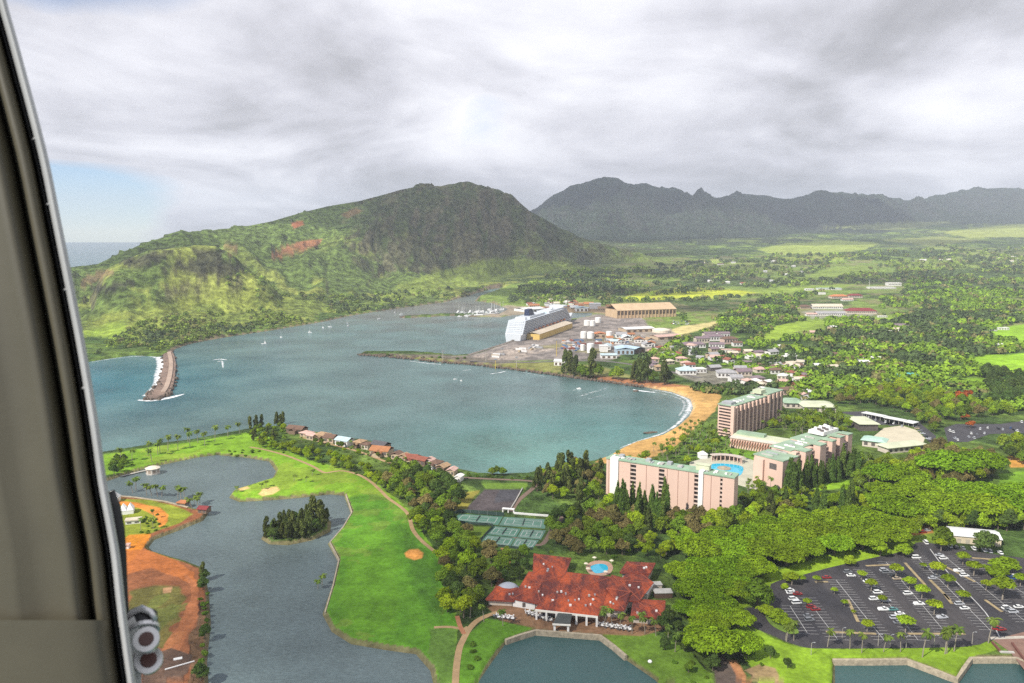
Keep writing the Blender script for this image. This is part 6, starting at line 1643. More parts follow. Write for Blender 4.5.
def car_meshes(kind, colour):
    key = (kind, colour)
    if key in CARM: return CARM[key]
    pm = mat('paint_' + colour, PAINTS[colour], .28, .04, .6)
    Lc, Wc, H1, H2 = {'sedan': (4.9, 1.85, .92, 1.46), 'suv': (4.9, 1.95, 1.08, 1.80), 'van': (5.1, 2.0, 1.15, 1.95), 'pickup': (5.6, 1.95, 1.08, 1.80)}[kind]
    b_ = MB()
    secs = []
    for x_, zt, w_ in ((-.5, .70, .84), (-.46, .92, .96), (-.30, 1.0, 1), (.0, 1.0, 1), (.25, .98, 1), (.44, .86, .95), (.5, .62, .82)):
        zt = H1 * zt; w_ = Wc / 2 * w_
        secs.append([(x_ * Lc, -w_, .28), (x_ * Lc, w_, .28), (x_ * Lc, w_ * 1.0, zt * .72), (x_ * Lc, w_ * .93, zt), (x_ * Lc, -w_ * .93, zt), (x_ * Lc, -w_, zt * .72)])
    loft(b_, secs)
    if kind == 'pickup':
        b_.box(-.47 * Lc, -.08 * Lc, -Wc * .46, -Wc * .40, H1, H1 + .22); b_.box(-.47 * Lc, -.08 * Lc, Wc * .40, Wc * .46, H1, H1 + .22)
    me_b = b_
    x0, x1, x2, x3 = {'sedan': (-.40, -.24, .08, .26), 'suv': (-.48, -.42, .10, .24), 'van': (-.49, -.45, .22, .38), 'pickup': (-.06, -.03, .12, .24)}[kind]
    g_ = MB(); t_ = MB(); wb, wt = Wc * .455, Wc * .38
    loft(g_, [[(x0 * Lc, -wb, H1 - .03), (x0 * Lc, wb, H1 - .03), (x0 * Lc, wb, H1 + .02), (x0 * Lc, -wb, H1 + .02)], [(x1 * Lc, -wb, H1 - .03), (x1 * Lc, wb, H1 - .03), (x1 * Lc, wt, H2 - .06), (x1 * Lc, -wt, H2 - .06)],
                [(x2 * Lc, -wb, H1 - .03), (x2 * Lc, wb, H1 - .03), (x2 * Lc, wt, H2 - .06), (x2 * Lc, -wt, H2 - .06)], [(x3 * Lc, -wb, H1 - .03), (x3 * Lc, wb, H1 - .03), (x3 * Lc, wb, H1 + .02), (x3 * Lc, -wb, H1 + .02)]])
    t_.add([(x1 * Lc - .1, -wt - .03, H2 - .055), (x2 * Lc + .1, -wt - .03, H2 - .055), (x2 * Lc + .1, wt + .03, H2 - .055), (x1 * Lc - .1, wt + .03, H2 - .055), (x1 * Lc + .08, -wt + .1, H2), (x2 * Lc - .08, -wt + .1, H2), (x2 * Lc - .08, wt - .1, H2), (x1 * Lc + .08, wt - .1, H2)],
           [(3, 2, 1, 0), (4, 5, 6, 7), (0, 1, 5, 4), (1, 2, 6, 5), (2, 3, 7, 6), (3, 0, 4, 7)])
    wh = MB(); wh.tube([(0, -.11, 0), (0, .11, 0)], .33, n=12)
    def M(mb_, m_, sm=False):
        me = bpy.data.meshes.new(kind); me.from_pydata(mb_.v, [], mb_.f); me.materials.append(m_); me.update(); return me
    CARM[key] = (M(me_b, pm), M(g_, GLASS), M(t_, pm), M(wh, TYRE), Lc, Wc)
    return CARM[key]
def car(kind, colour, x, y, z, rz, label, group=None):
    b_, g_, t_, w_, Lc, Wc = car_meshes(kind, colour)
    e_ = empty({'sedan': 'parked_car', 'suv': 'parked_car', 'van': 'parked_van', 'pickup': 'pickup_truck'}[kind], (x, y, z), rz, label, 'car', group)
    link('body', b_, e_); link('cabin_glass', g_, e_); link('roof', t_, e_)
    for sx in (-.31, .30):
        for sy in (-1, 1): link('wheel', w_, e_, (sx * Lc, sy * (Wc / 2 - .12), .33))
    return e_
used_lab = {}
def parked(lst, ang, where, z=3.07, scale=3.657, ox=744, oy=520, jit=.06):
    """cars read off an enlargement of the photograph"""
    for cx, cy, colour, kind in lst:
        x, y = flat(ox + cx / scale, oy + cy / scale + .8, 3.0)
        lab = '%s %s %s' % (colour, {'suv': 'tall car', 'sedan': 'low car', 'van': 'van', 'pickup': 'pickup'}[kind], where)
        car(kind, colour, x, y, z, ang + random.uniform(-jit, jit), lab, lab)
parked([(168, 258, 'white', 'suv'), (172, 266, 'white', 'sedan'), (196, 270, 'red', 'sedan'), (180, 289, 'white', 'suv'), (193, 303, 'white', 'van'), (246, 318, 'red', 'suv'), (262, 327, 'red', 'sedan'), (235, 350, 'grey', 'sedan'), (240, 366, 'grey', 'suv'), (303, 210, 'red', 'sedan')], .08, 'parked in the curved west end of the lot')
parked([(380, 190, 'grey', 'suv'), (392, 203, 'white', 'sedan'), (452, 224, 'white', 'sedan'), (490, 265, 'white', 'suv'), (475, 289, 'white', 'suv'), (520, 295, 'silver', 'sedan'), (510, 327, 'white', 'pickup'), (545, 327, 'teal', 'sedan'), (570, 343, 'white', 'sedan'), (552, 358, 'silver', 'suv'), (590, 367, 'white', 'suv'), (565, 375, 'grey', 'sedan'), (480, 250, 'grey', 'sedan')], .06, 'in the crowded middle column of the lot')
parked([(512, 184, 'silver', 'suv'), (522, 192, 'grey', 'suv'), (600, 269, 'white', 'suv'), (640, 307, 'white', 'pickup'), (630, 137, 'white', 'van'), (560, 214, 'tan', 'sedan'), (550, 203, 'black', 'sedan')], .06, 'in the second column towards the white warehouse')
parked([(725, 356, 'silver', 'pickup'), (788, 307, 'silver', 'suv'), (808, 323, 'white', 'sedan'), (690, 212, 'silver', 'sedan'), (705, 205, 'grey', 'sedan'), (730, 140, 'white', 'suv'), (716, 128, 'silver', 'sedan')], .06, 'in the third column past the umbrella trees')
parked([(785, 186, 'white', 'pickup'), (806, 203, 'white', 'suv'), (940, 207, 'silver', 'suv'), (978, 214, 'blue', 'van'), (960, 322, 'white', 'suv'), (972, 332, 'grey', 'suv'), (985, 336, 'silver', 'suv'), (1005, 318, 'white', 'sedan'), (925, 397, 'red', 'suv'), (940, 400, 'red', 'sedan'), (995, 208, 'white', 'van')], .06, 'in the outer columns near the bridge drive')
parked([(840, 104, 'white', 'suv'), (878, 110, 'white', 'suv'), (898, 114, 'silver', 'suv'), (936, 119, 'white', 'sedan'), (752, 95, 'white', 'van'), (664, 82, 'white', 'van'), (775, 100, 'black', 'suv'), (800, 102, 'grey', 'sedan')], 1.45, 'in the kerb row below the white warehouse')
parked([(640, 40, 'white', 'sedan'), (655, 44, 'red', 'suv'), (670, 38, 'silver', 'sedan')], .3, 'on the red earth patch beside the warehouse')
parked([(412, 200, 'grey', 'sedan'), (428, 212, 'tan', 'suv'), (444, 226, 'grey', 'suv'), (460, 240, 'silver', 'sedan'), (476, 256, 'black', 'sedan'), (492, 270, 'silver', 'suv'), (505, 282, 'black', 'suv'), (516, 292, 'grey', 'suv')], 2.6, 'along the curb of the round hotel forecourt', 3.06, 5.565, 840, 390)
parked([(160, 152, 'white', 'suv'), (200, 164, 'silver', 'sedan'), (255, 176, 'white', 'suv'), (300, 184, 'white', 'sedan'), (345, 200, 'silver', 'suv')], .9, 'under the long white carport', 3.06, 5.565, 840, 390)
far_lot = [(610, 225, 'white', 'van'), (628, 232, 'white', 'suv'), (640, 268, 'silver', 'suv'), (655, 275, 'white', 'sedan'), (715, 258, 'silver', 'sedan'), (730, 240, 'white', 'suv'), (745, 265, 'silver', 'suv'), (760, 246, 'grey', 'sedan'), (780, 215, 'white', 'suv'), (805, 240, 'silver', 'suv'), (822, 208, 'white', 'sedan'), (880, 212, 'black', 'suv'),
           (905, 218, 'silver', 'suv'), (950, 208, 'blue', 'sedan'), (968, 220, 'black', 'suv'), (985, 226, 'white', 'suv'), (1010, 176, 'white', 'van')]
q = polyw([(944, 428), (956, 424), (1000, 424), (1030, 420), (1050, 426), (1030, 433), (990, 434), (968, 442), (948, 442)], 3.0)
sheet('upper_car_park', q, 3.06, ASPH)
parked(far_lot, 1.2, 'in the small upper lot among trees', 3.07, 5.565, 840, 390, .3)
# white warehouse above the car park
o0, ang, L = frame2((953, 542.5), (1001, 547), 3.0)
h = empty('warehouse', o0, ang, 'long low warehouse with white roof and cream wall above the car park', 'warehouse')
MB().box(0, L, 0, 15, 0, 4.6).build('wall', mat('cream_sheet_wall', (.56, .48, .34), .75, .1, .1), h)
MB().gable(0, L, 0, 15, 4.75, 1.6, .6, .3).build('roof', mat('white_sheet_roof', (.66, .66, .64), .5), h)
for i in range(5): MB().box(L * (.08 + i * .18), L * (.08 + i * .18) + 2.2, -.1, -.004, 0, 2.8).build('door', mat('pale_door', (.40, .36, .28), .7), h)
MB().box(L + .004, L + .1, 4, 10, 0, 3.4).build('end_door', mat('dark_door', (.08, .07, .06), .7), h)
# lamp posts of the lot
for px, py in ((878, 646), (890, 647), (906, 648), (934, 647), (972, 644), (811, 655), (842, 640)):
    x, y, z = G(px, py)
    e_ = empty('street_lamp', (x, y, z), random.uniform(-.3, .3), 'pale slender lamp post on the lawn edge of the car park', 'street lamp', 'lamp posts along the lot lawn')
    MB().tube([(0, 0, 0), (0, 0, 5.6)], .13, .08, 8).build('post', KERB, e_)
    MB().tube([(0, 0, 5.5), (.5, 0, 5.9), (1.2, 0, 5.95)], .06, .06, 6).build('arm', GREYM, e_)
    MB().box(.9, 1.7, -.18, .18, 5.82, 5.98).build('lamp_head', GREYM, e_)

# ------------------------------------------------------------------ small houses
HROOF = {'brown': (.15, .085, .055), 'tan': (.36, .235, .13), 'white': (.66, .64, .60), 'pale blue': (.42, .52, .54), 'dark grey': (.085, .08, .085), 'orange brown': (.36, .15, .06), 'red brown': (.24, .075, .045), 'pinkish': (.52, .34, .28), 'mauve grey': (.20, .145, .16),
         'dark red': (.20, .028, .028), 'orange': (.46, .17, .065), 'cream': (.55, .48, .36), 'grey': (.32, .31, .31), 'teal': (.10, .36, .36), 'blue': (.30, .42, .52), 'yellow': (.55, .42, .16)}
HWALL = {'white': (.68, .66, .62), 'cream': (.56, .48, .38), 'pink': (.56, .40, .33), 'brown': (.18, .12, .08), 'tan': (.44, .34, .23), 'yellow': (.58, .42, .16), 'dark': (.10, .09, .085)}
def house(px, py, wpx, depth, hh, rot, roof, wall, label, name='house', cat='house', kind='gable', group=None, wings=False):
    x, y, z = G(px, py)
    w_ = wpx * math.hypot(x, y) / FPX
    e_ = empty(name, (x, y, z - .2), rot, label, cat, group)
    wm = mat('wall_' + wall.replace(' ', '_'), HWALL[wall], .8, .12, .3); rm = mat('roof_' + roof.replace(' ', '_'), HROOF[roof], .8, .22, .25)
    MB().box(-w_ / 2, w_ / 2, 0, depth, 0, hh + .2).build('wall', wm, e_)
    r_ = MB()
    rh = min(w_, depth) * (.24 if kind != 'flat' else 0)
    if kind == 'gable': r_.gable(-w_ / 2, w_ / 2, 0, depth, hh + .25, rh, .7, .3, along='x' if w_ > depth else 'y')
    elif kind == 'hip': r_.hip(-w_ / 2, w_ / 2, 0, depth, hh + .25, rh, .9, .3)
    else: r_.box(-w_ / 2 - .4, w_ / 2 + .4, -.4, depth + .4, hh + .21, hh + .75)
    if wings:
        r_.gable(-w_ * .2, w_ * .2, -depth * .35, depth * .3, hh * .8 + .05, w_ * .13, .5, .3, along='y')
        MB().box(-w_ * .2, w_ * .2, -depth * .35, -.01, 0, hh * .8).build('porch', wm, e_)
    r_.build('roof', rm, e_)
    if w_ * FPX / math.hypot(x, y) > 7:
        n_ = max(2, int(w_ / 4.5))
        for i in range(n_):
            c_ = -w_ / 2 + (i + .5) * w_ / n_
            if abs(c_) < w_ * .22 and wings: continue
            MB().box(c_ - w_ / n_ * .28, c_ + w_ / n_ * .28, -.08, -.004, hh * .35, hh * .78).build('window', DARKB, e_)
    return e_
ORD = ['first', 'second', 'third', 'fourth', 'fifth', 'sixth', 'seventh', 'eighth', 'ninth', 'tenth', 'eleventh', 'twelfth', 'thirteenth', 'fourteenth', 'fifteenth', 'sixteenth', 'seventeenth', 'eighteenth', 'nineteenth', 'twentieth']
shore = [(294, 433.5, 18, 10, 'brown', 'brown'), (304, 437, 11, 8, 'pinkish', 'tan'), (309.5, 440, 9, 8, 'pinkish', 'tan'), (319.5, 440.5, 13, 9, 'tan', 'brown'), (328, 443, 12, 10, 'brown', 'tan'), (341, 446, 16, 10, 'pale blue', 'white'), (357, 447.5, 9, 9, 'tan', 'brown'), (364.5, 449.5, 8, 8, 'brown', 'cream'),
         (377, 450, 17, 10, 'dark grey', 'brown'), (378.5, 456.5, 20, 12, 'orange brown', 'tan'), (395, 459.5, 9, 8, 'brown', 'tan'), (402, 462, 9, 8, 'tan', 'tan'), (409.5, 463, 13, 10, 'red brown', 'tan'), (420, 466, 12, 9, 'red brown', 'brown'), (427.5, 466, 9, 8, 'pinkish', 'white'), (433, 469, 10, 9, 'brown', 'white'), (440, 472, 10, 9, 'tan', 'brown'), (450.5, 476, 8, 8, 'pinkish', 'tan'), (457.5, 482, 6, 7, 'white', 'white')]
for i, (px, py, w_, d_, rf, wa) in enumerate(shore):
    house(px, py, w_, d_, random.uniform(3.6, 5.2), -.42 + random.uniform(-.15, .15), rf, wa, '%s roofed shore cottage, %s along the bay counted from the wooded point' % (rf, ORD[i]), 'cottage', 'cottage', random.choice(['gable', 'hip']), 'cottages along the bay shore', i % 3 == 0)
# white tents and small works on the red spit
x, y, z = G(122, 515)
h = empty('event_tent', (x, y, z), .35, 'white event tent with a row of pointed peaks on the red earth spit', 'tent')
MB().box(-10, 7, 0, 8, 0, 2.4).build('side_curtain', mat('white_canvas', (.8, .79, .76), .7), h)
for i in range(4): MB().hip(-10 + i * 4.3, -5.9 + i * 4.3, 0, 8, 2.7, 3.6, .1, .25).build('peak', mat('white_canvas', (.8, .79, .76), .7), h)
x, y, z = G(112, 503)
h = empty('event_tent', (x, y, z), .2, 'tall white spired marquee half hidden by the door frame', 'tent')
MB().box(-5, 4, 0, 7, 0, 3.0).build('side_curtain', mat('white_canvas', (.8, .79, .76), .7), h); MB().hip(-5, 4, 0, 7, 3.25, 4.5, .2, .25).build('peak', mat('white_canvas', (.8, .79, .76), .7), h)
house(133, 524, 13, 5, 2.2, .3, 'cream', 'white', 'pale small shed in the garden behind the white tents', 'shed', 'shed', 'flat')
house(106.5, 541, 5, 4, 2.0, .1, 'cream', 'white', 'white portable cabin on the orange earth behind the frame', 'cabin', 'cabin', 'flat')
house(127, 549, 3, 3, 2.0, .1, 'pinkish', 'white', 'tiny white utility box on the orange earth', 'utility_box', 'box', 'flat')
house(202, 513.5, 9, 6, 3.0, -.2, 'dark red', 'brown', 'dark red waterside hut at the tip of the red spit', 'hut', 'hut', 'gable')
house(181, 505.5, 9, 5, 1.6, -.25, 'orange', 'brown', 'bright orange roofed stall near the tip of the red spit', 'stall', 'stall', 'flat')
x, y, z = flat(153, 473.5, .9)[0], flat(153, 473.5, .9)[1], .6
h = empty('lagoon_pavilion', (x, y, z), .25, 'cream octagonal pavilion standing in the lagoon off the golf spit', 'pavilion')
MB().lathe([(5.4, 0), (5.4, 1.0)], 8).build('plinth', CONC, h)
MB().lathe([(5.0, 1.01), (5.0, 4.6)], 8).build('wall', mat('cream_wall', (.55, .48, .40), .8), h)
MB().lathe([(5.8, 4.62), (5.9, 5.0), (3.2, 6.0), (.6, 6.5), (.1, 6.6)], 8).build('roof', mat('cream_roof', (.66, .58, .46), .8, .1, .3), h)
for i in range(8):
    a_ = i * math.pi / 4 + math.pi / 8
    e_ = MB().box(-1.0, 1.0, 4.64, 4.75, 1.6, 3.9).build('opening', mat('tan_opening', (.30, .23, .17), .8), h); e_.rotation_euler = (0, 0, a_ + math.pi / 2)
ribbon('causeway', [(121, 474.5), (135, 471), (148, 468.5), (153, 470)], 2.4, KERB, 3.0, 5, None, 1.7)
tag(MB().box(-1.8, 1.8, -.9, .9, 0, .7).build('pump_raft', WHITE, None, False, (*flat(178, 660, 2.5), 2.6), .4), 'pale flat float drum lying on the dark earth by the lagoon', 'float')
tag(MB().tube([(-6, 0, .5), (6, 1, .6)], .35, n=8).build('drain_pipe', WHITE, None, False, (*flat(180, 667, 2.8), 2.8), .5), 'white pipe lying on the dark earth by the lagoon', 'pipe')
tag(MB().lathe([(.9, 0), (1.0, .5), (.6, .95), (.15, 1.1)], 10).build('lawn_boulder', WHITE, None, False, (*G(650, 662)[:2], 2.9)), 'round white boulder on the lawn below the clubhouse terrace', 'boulder')

# ------------------------------------------------------------------ breakwater, foam
BW = [(163.5, 355), (171.5, 351.5), (175.5, 362), (175, 375), (173, 386), (168.5, 394), (160, 398), (149, 399), (145, 398), (152, 392), (157.6, 386), (160.5, 376), (163.5, 366)]
q = smooth_line(polyw(BW, 1.0), 3, True); c = q.mean(0)
h = empty('breakwater', (c[0], c[1], 0), 0, 'brown rock breakwater reaching from the hills into the bay mouth', 'breakwater')
MB().prism([tuple(v_ - c) for v_ in q], -2, 2.2).build('core', mat('breakwater_rock', (.20, .135, .10), .95, .4, .06, bump=.6), h)
cr = polyw([(169, 352), (171, 362), (170, 374), (167, 385), (163, 392)], 2.6) - c
MB().strip([tuple(v_) for v_ in smooth_line(cr, 4)], 5.5, 3.1, 0, 1.5).build('crest_road', mat('crest_concrete', (.38, .28, .21), .9, .2, .05), h)
r = np.random.default_rng(5)
bm_ = MB(); v, f = ICO[1]
for i in range(150):
    k = r.integers(len(q)); p = q[k] * (1 - .0) + r.normal(0, 2.2, 2) - c
    s_ = r.uniform(1.2, 2.9); R_ = r.uniform(.7, 1.3, v.shape)
    bm_.add(v * R_ * s_ + np.array([p[0], p[1], r.uniform(-.4, 1.8)]), [tuple(t_) for t_ in f])
ob = bm_.build('boulder_armour', ROCK, h); ob['kind'] = 'stuff'
# rip-rap along the port spit
P = smooth_line(polyw([(358, 354.3), (400, 357.8), (440, 362), (471, 364.3), (506, 368.3), (538, 372.3), (567, 376.4), (608, 382), (642, 386.6)], 1.0), 40)
bm_ = MB()
for i in range(420):
    p = P[r.integers(len(P))] + r.normal(0, 1.6, 2); s_ = r.uniform(1.0, 2.4)
    bm_.add(v * r.uniform(.7, 1.3, v.shape) * s_ + np.array([p[0], p[1], r.uniform(.2, 1.6)]), [tuple(t_) for t_ in f])
tag(bm_.build('riprap', ROCK), 'dark boulders edging the port spit', None, None, 'stuff')
def foam_mat():
    m, t, b = newmat('sea_foam')
    tcn = nadd(t, 'ShaderNodeTexCoord'); n1_ = nadd(t, 'ShaderNodeTexNoise'); n1_.inputs['Scale'].default_value = .16; n1_.inputs['Detail'].default_value = 7; n1_.inputs['Roughness'].default_value = .7
    t.links.new(tcn.outputs['Object'], n1_.inputs['Vector'])
    at = nadd(t, 'ShaderNodeAttribute', attribute_name='tint')
    ad = nadd(t, 'ShaderNodeMath', operation='ADD'); t.links.new(n1_.outputs[0], ad.inputs[0]); t.links.new(at.outputs['Fac'], ad.inputs[1])
    mr = nadd(t, 'ShaderNodeMapRange'); mr.inputs['From Min'].default_value = 1.02; mr.inputs['From Max'].default_value = 1.34; t.links.new(ad.outputs[0], mr.inputs['Value'])
    t.links.new(mr.outputs[0], b.inputs['Alpha']); b.inputs['Base Color'].default_value = (.80, .82, .82, 1); b.inputs['Roughness'].default_value = .9
    return m
FOAM = foam_mat()
FV, FF, FT = [], [], []
def foam(pix, w, dens=.75):
    P = smooth_line(polyw(pix, .1), 8); ww = np.interp(np.linspace(0, 1, len(P)), np.linspace(0, 1, len(w)), w)
    d = np.gradient(P, axis=0); d /= np.linalg.norm(d, axis=1)[:, None] + 1e-9; nn = np.stack([-d[:, 1], d[:, 0]], 1)
    o = len(FV); K = (-1, -.5, 0, .5, 1)
    for p, n_, w_ in zip(P, nn, ww):
        for k in K: FV.append((*(p + n_ * w_ * k / 2), .10 + .004 * len(FOAMS))); FT.append(dens * (1 - .75 * k * k))
    for i in range(len(P) - 1):
        for k in range(4):
            b_ = o + i * 5 + k; FF.append((b_, b_ + 1, b_ + 6, b_ + 5))
    FOAMS.append(1)
FOAMS = []
foam([(92, 362), (110, 359), (132, 356.6), (148, 356), (158, 358)], [6, 6, 9, 14], .70)
foam([(158, 357), (161, 362), (161.5, 368), (159.5, 376), (157, 384), (152, 391), (147, 396)], [12, 20, 22, 22, 16, 16, 18], .86)
foam([(138, 400), (150, 400.5), (163, 399), (174, 396.5), (184, 394)], [6, 16, 17, 14, 4], .88)
foam([(410, 361), (425, 363), (441, 364.5)], [3, 9, 3], .72); foam([(490, 374), (500, 372.5), (506, 371)], [3, 7, 3], .76); foam([(462, 371), (470, 369.5)], [3, 8], .7)
foam([(578, 397), (590, 393), (606, 388.5)], [3, 12, 3], .62); foam([(588, 399), (600, 396), (608, 394)], [3, 9, 3], .56); foam([(633, 389.5), (642, 391), (655, 392.5)], [3, 9, 4], .9); foam([(570, 391), (580, 389)], [3, 9], .6)
foam([(650, 389.5), (671, 393), (686, 399), (690, 404), (688, 411), (684, 417), (676, 425), (662, 433.5), (640, 440.5), (620, 448)], [3, 6, 10, 12, 12, 9, 6, 5, 4, 2], .74)
foam([(652, 391.5), (672, 396), (683, 401), (684, 408), (679, 416)], [3, 7, 9, 9, 4], .62)
foam([(520, 372), (532, 374), (548, 377)], [2, 6, 2], .62); foam([(395, 359.5), (405, 360.5)], [2, 5, 2], .62); foam([(600, 402), (622, 398), (640, 398)], [2, 7, 2], .52)
foam([(213, 360), (220, 359.2), (227, 360)], [4, 8, 4], .84); foam([(217.5, 362), (222, 361.2), (223, 368)], [4, 7, 3], .74)
foam([(300, 328), (325, 322), (345, 318)], [3, 5, 3], .55); foam([(268, 338), (272, 337)], [2, 4], .6)
me = mesh_np('surf_foam', np.array(FV), np.array(FF), [FOAM])
a = me.attributes.new('tint', 'FLOAT', 'POINT'); a.data.foreach_set('value', np.array(FT, np.float32))
tag(link('surf_foam', me), 'white surf on the beach and breakwater', None, None, 'stuff')

# ------------------------------------------------------------------ cruise ship
s0 = flat(513, 342.5, 0); s1 = flat(571, 321.0, 0)
ang = math.atan2(s1[1] - s0[1], s1[0] - s0[0]); LS = float(np.hypot(*(s1 - s0)))
ship = empty('cruise_ship', (s0[0], s0[1], 0), ang, 'white cruise ship with dark blue funnel moored stern out at the pier', 'ship')
SW = mat('ship_white', (.56, .585, .61), .5, .05, .02); SG = mat('ship_side_glass', (.13, .16, .20), .3, .2, .05); NAVY = mat('ship_navy', (.020, .030, .075), .45, .1, .05)
bmw = 17.0
hull = MB(); secs = []
for fr, wv_, zb in ((0, .86, 0), (.04, .97, 0), (.3, 1, 0), (.7, 1, 0), (.86, .72, 0), (.95, .34, 0), (1.0, .03, 0)):
    x_ = fr * LS; w_ = bmw * wv_; fl_ = (1 + .25 * max(0, fr - .8) * 5) if fr < 1 else 6
    top = 13 + max(0, fr - .8) * 22
    secs.append([(x_, -w_ * .85, -1), (x_, w_ * .85, -1), (x_ + (6 if fr == 1 else 0), w_ * fl_ if fr < 1 else 1, top), (x_ + (6 if fr == 1 else 0), -w_ * fl_ if fr < 1 else -1, top)])
loft(hull, secs); hull.build('hull', SW, ship)
st = MB()
for z0 in (4.2, 7.0, 9.8):
    st.box(.06 * LS, .80 * LS, -bmw - .05, -bmw + .4, z0, z0 + .9)
st.build('porthole_stripe', SG, ship)
MB().box(.10 * LS, .62 * LS, -bmw - .09, -bmw - .06, 1.0, 3.0).build('hull_stripe', mat('ship_red_stripe', (.30, .05, .06), .5), ship)
for k in range(8):
    z0 = 13.02 + k * 2.9
    a_, b_ = .012 + k * .006, .84 - k * .012
    d_ = MB().box(a_ * LS, b_ * LS, -bmw + .9, bmw - .9, z0, z0 + 2.88); d_.build('deck', SW if k % 2 == 0 else mat('ship_pale_grey', (.52, .55, .58), .5, .05, .02), ship)
    n_ = 28
    rr = MB().box(a_ * LS + 3, b_ * LS - 3, -bmw + .55, -bmw + .895, z0 + .9, z0 + 2.5)
    rr.build('cabin_window_band', SG, ship)
    MB().box(a_ * LS + 1, b_ * LS - 2, -bmw - .15, -bmw + .54, z0 + .02, z0 + .8).build('balcony_rail', SW, ship)
    MB().box(a_ * LS - 1.2, a_ * LS - .02, -bmw * .75, bmw * .75, z0 + .3, z0 + 1.3).build('stern_balcony', SW, ship)
zt = 13 + 8 * 2.9
MB().box(.16 * LS, .40 * LS, -11, 11, zt + .05, zt + 3.4).build('upper_deck', mat('ship_pale_grey', (.52, .55, .58), .5), ship)
MB().box(.46 * LS, .74 * LS, -12, 12, zt + .05, zt + 3.0).build('upper_deck', SW, ship)
MB().box(.34 * LS, .46 * LS, -8, 8, zt + .05, zt + .4).build('pool_deck', mat('ship_pool', (.15, .42, .5), .3), ship)
MB().box(.70 * LS, .78 * LS, -15, 15, zt + 3.05, zt + 6).build('bridge', SW, ship)
fm = MB(); loft(fm, [[(.20 * LS, -5, zt + 3.4), (.28 * LS, -5, zt + 3.4), (.28 * LS, 5, zt + 3.4), (.20 * LS, 5, zt + 3.4)], [(.195 * LS, -4, zt + 15), (.25 * LS, -4, zt + 15), (.25 * LS, 4, zt + 15), (.195 * LS, 4, zt + 15)]]); fm.build('funnel', NAVY, ship)
fm = MB(); loft(fm, [[(.10 * LS, -9, zt + .05), (.13 * LS, -9, zt + .05), (.13 * LS, 9, zt + .05), (.10 * LS, 9, zt + .05)], [(.105 * LS, -9, zt + 4), (.125 * LS, -9, zt + 4), (.125 * LS, 9, zt + 4), (.105 * LS, 9, zt + 4)]]); fm.build('aft_screen', SW, ship)
MB().tube([(.62 * LS, 0, zt + 3), (.62 * LS, 0, zt + 16)], .7, .3, 8).build('mast', SW, ship)
MB().lathe([(.1, zt + 3), (3.2, zt + 4), (3.6, zt + 6), (2.6, zt + 8), (.2, zt + 9)], 12, 0, (.56 * LS, -6)).build('radar_dome', SW, ship)
for i in range(9):
    lb_ = MB(); x_ = (.18 + i * .062) * LS
    loft(lb_, [[(x_, -bmw - 2.4, 14.6), (x_, -bmw - .2, 14.6), (x_, -bmw - .2, 15.6), (x_, -bmw - 2.4, 15.6)], [(x_ + 2, -bmw - 2.8, 14.0), (x_ + 2, -bmw - .2, 14.0), (x_ + 2, -bmw - .2, 17.0), (x_ + 2, -bmw - 2.8, 17.0)], [(x_ + 9, -bmw - 2.8, 14.0), (x_ + 9, -bmw - .2, 14), (x_ + 9, -bmw - .2, 17), (x_ + 9, -bmw - 2.8, 17)], [(x_ + 11, -bmw - 2.4, 14.6), (x_ + 11, -bmw - .2, 14.6), (x_ + 11, -bmw - .2, 15.6), (x_ + 11, -bmw - 2.4, 15.6)]])
    lb_.build('lifeboat', mat('lifeboat_orange', (.55, .22, .10), .5), ship)
MB().box(-.2, -.01, -2.5, 2.5, 1, 5).build('stern_door', mat('dark_door', (.08, .07, .06), .7), ship)

# ------------------------------------------------------------------ port
def shed(px1, px2, depth, hh, rh, roof, wall, label, name='port_shed', cat='shed', openings=0, kind='gable', z=None):
    o_, a_, L_ = frame2(px1, px2, z)
    e_ = empty(name, o_, a_, label, cat)
    MB().box(0, L_, 0, depth, 0, hh).build('wall', wall, e_)
    if kind == 'gable': MB().gable(0, L_, 0, depth, hh + .3, rh, .8, .32, along='x' if L_ >= depth else 'y').build('roof', roof, e_)
    else: MB().box(-.5, L_ + .5, -.5, depth + .5, hh + .01, hh + .8).build('roof', roof, e_)
    for i in range(openings):
        MB().box((i + .25) * L_ / openings, (i + .75) * L_ / openings, -.15, -.004, hh * .12, hh * .72).build('opening', TAND, e_)
    return e_
YEL = mat('yellow_wall', (.58, .40, .12), .8, .1, .1); RM = lambda n_: mat('roof_' + n_.replace(' ', '_'), HROOF[n_], .8, .22, .25)
e_ = shed((525, 339.2), (540, 339.8), 190, 10, 3.0, mat('pale_tan_roof', (.50, .42, .32), .8, .15, .03), YEL, 'long yellow walled pier shed standing beside the cruise ship', 'pier_shed', 'shed')
e_.rotation_euler[2] -= .10
LL = 26.0
for i in range(9): MB().box(26.6, 26.75, 8 + i * 20, 20 + i * 20, 0, 6.5).build('dock_door', mat('rust_door', (.22, .11, .07), .8), e_)
MB().box(11, 15, -.2, -.004, 0, 5).build('front_door', TAND, e_)
sg = shed((617, 318.5), (676, 316.5), 62, 17, 12, TAN, TAN, 'huge tan sheet metal storage shed with a row of dark openings', 'sugar_shed', 'shed', 0)
for i in range(17): 
    b_ = MB(); L_ = frame2((617, 318.5), (676, 316.5))[2]
    x_ = (i + .5) * L_ / 17; b_.box(x_ - 2.6, x_ + 2.6, -.3, -.01, 7.5, 15.5); b_.build('opening', TAND, sg)
    b_ = MB(); b_.box(x_ - L_ / 34 - .4, x_ - L_ / 34 + .4, -1.2, -.01, 0, 16.4); b_.build('buttress', TAN, sg)
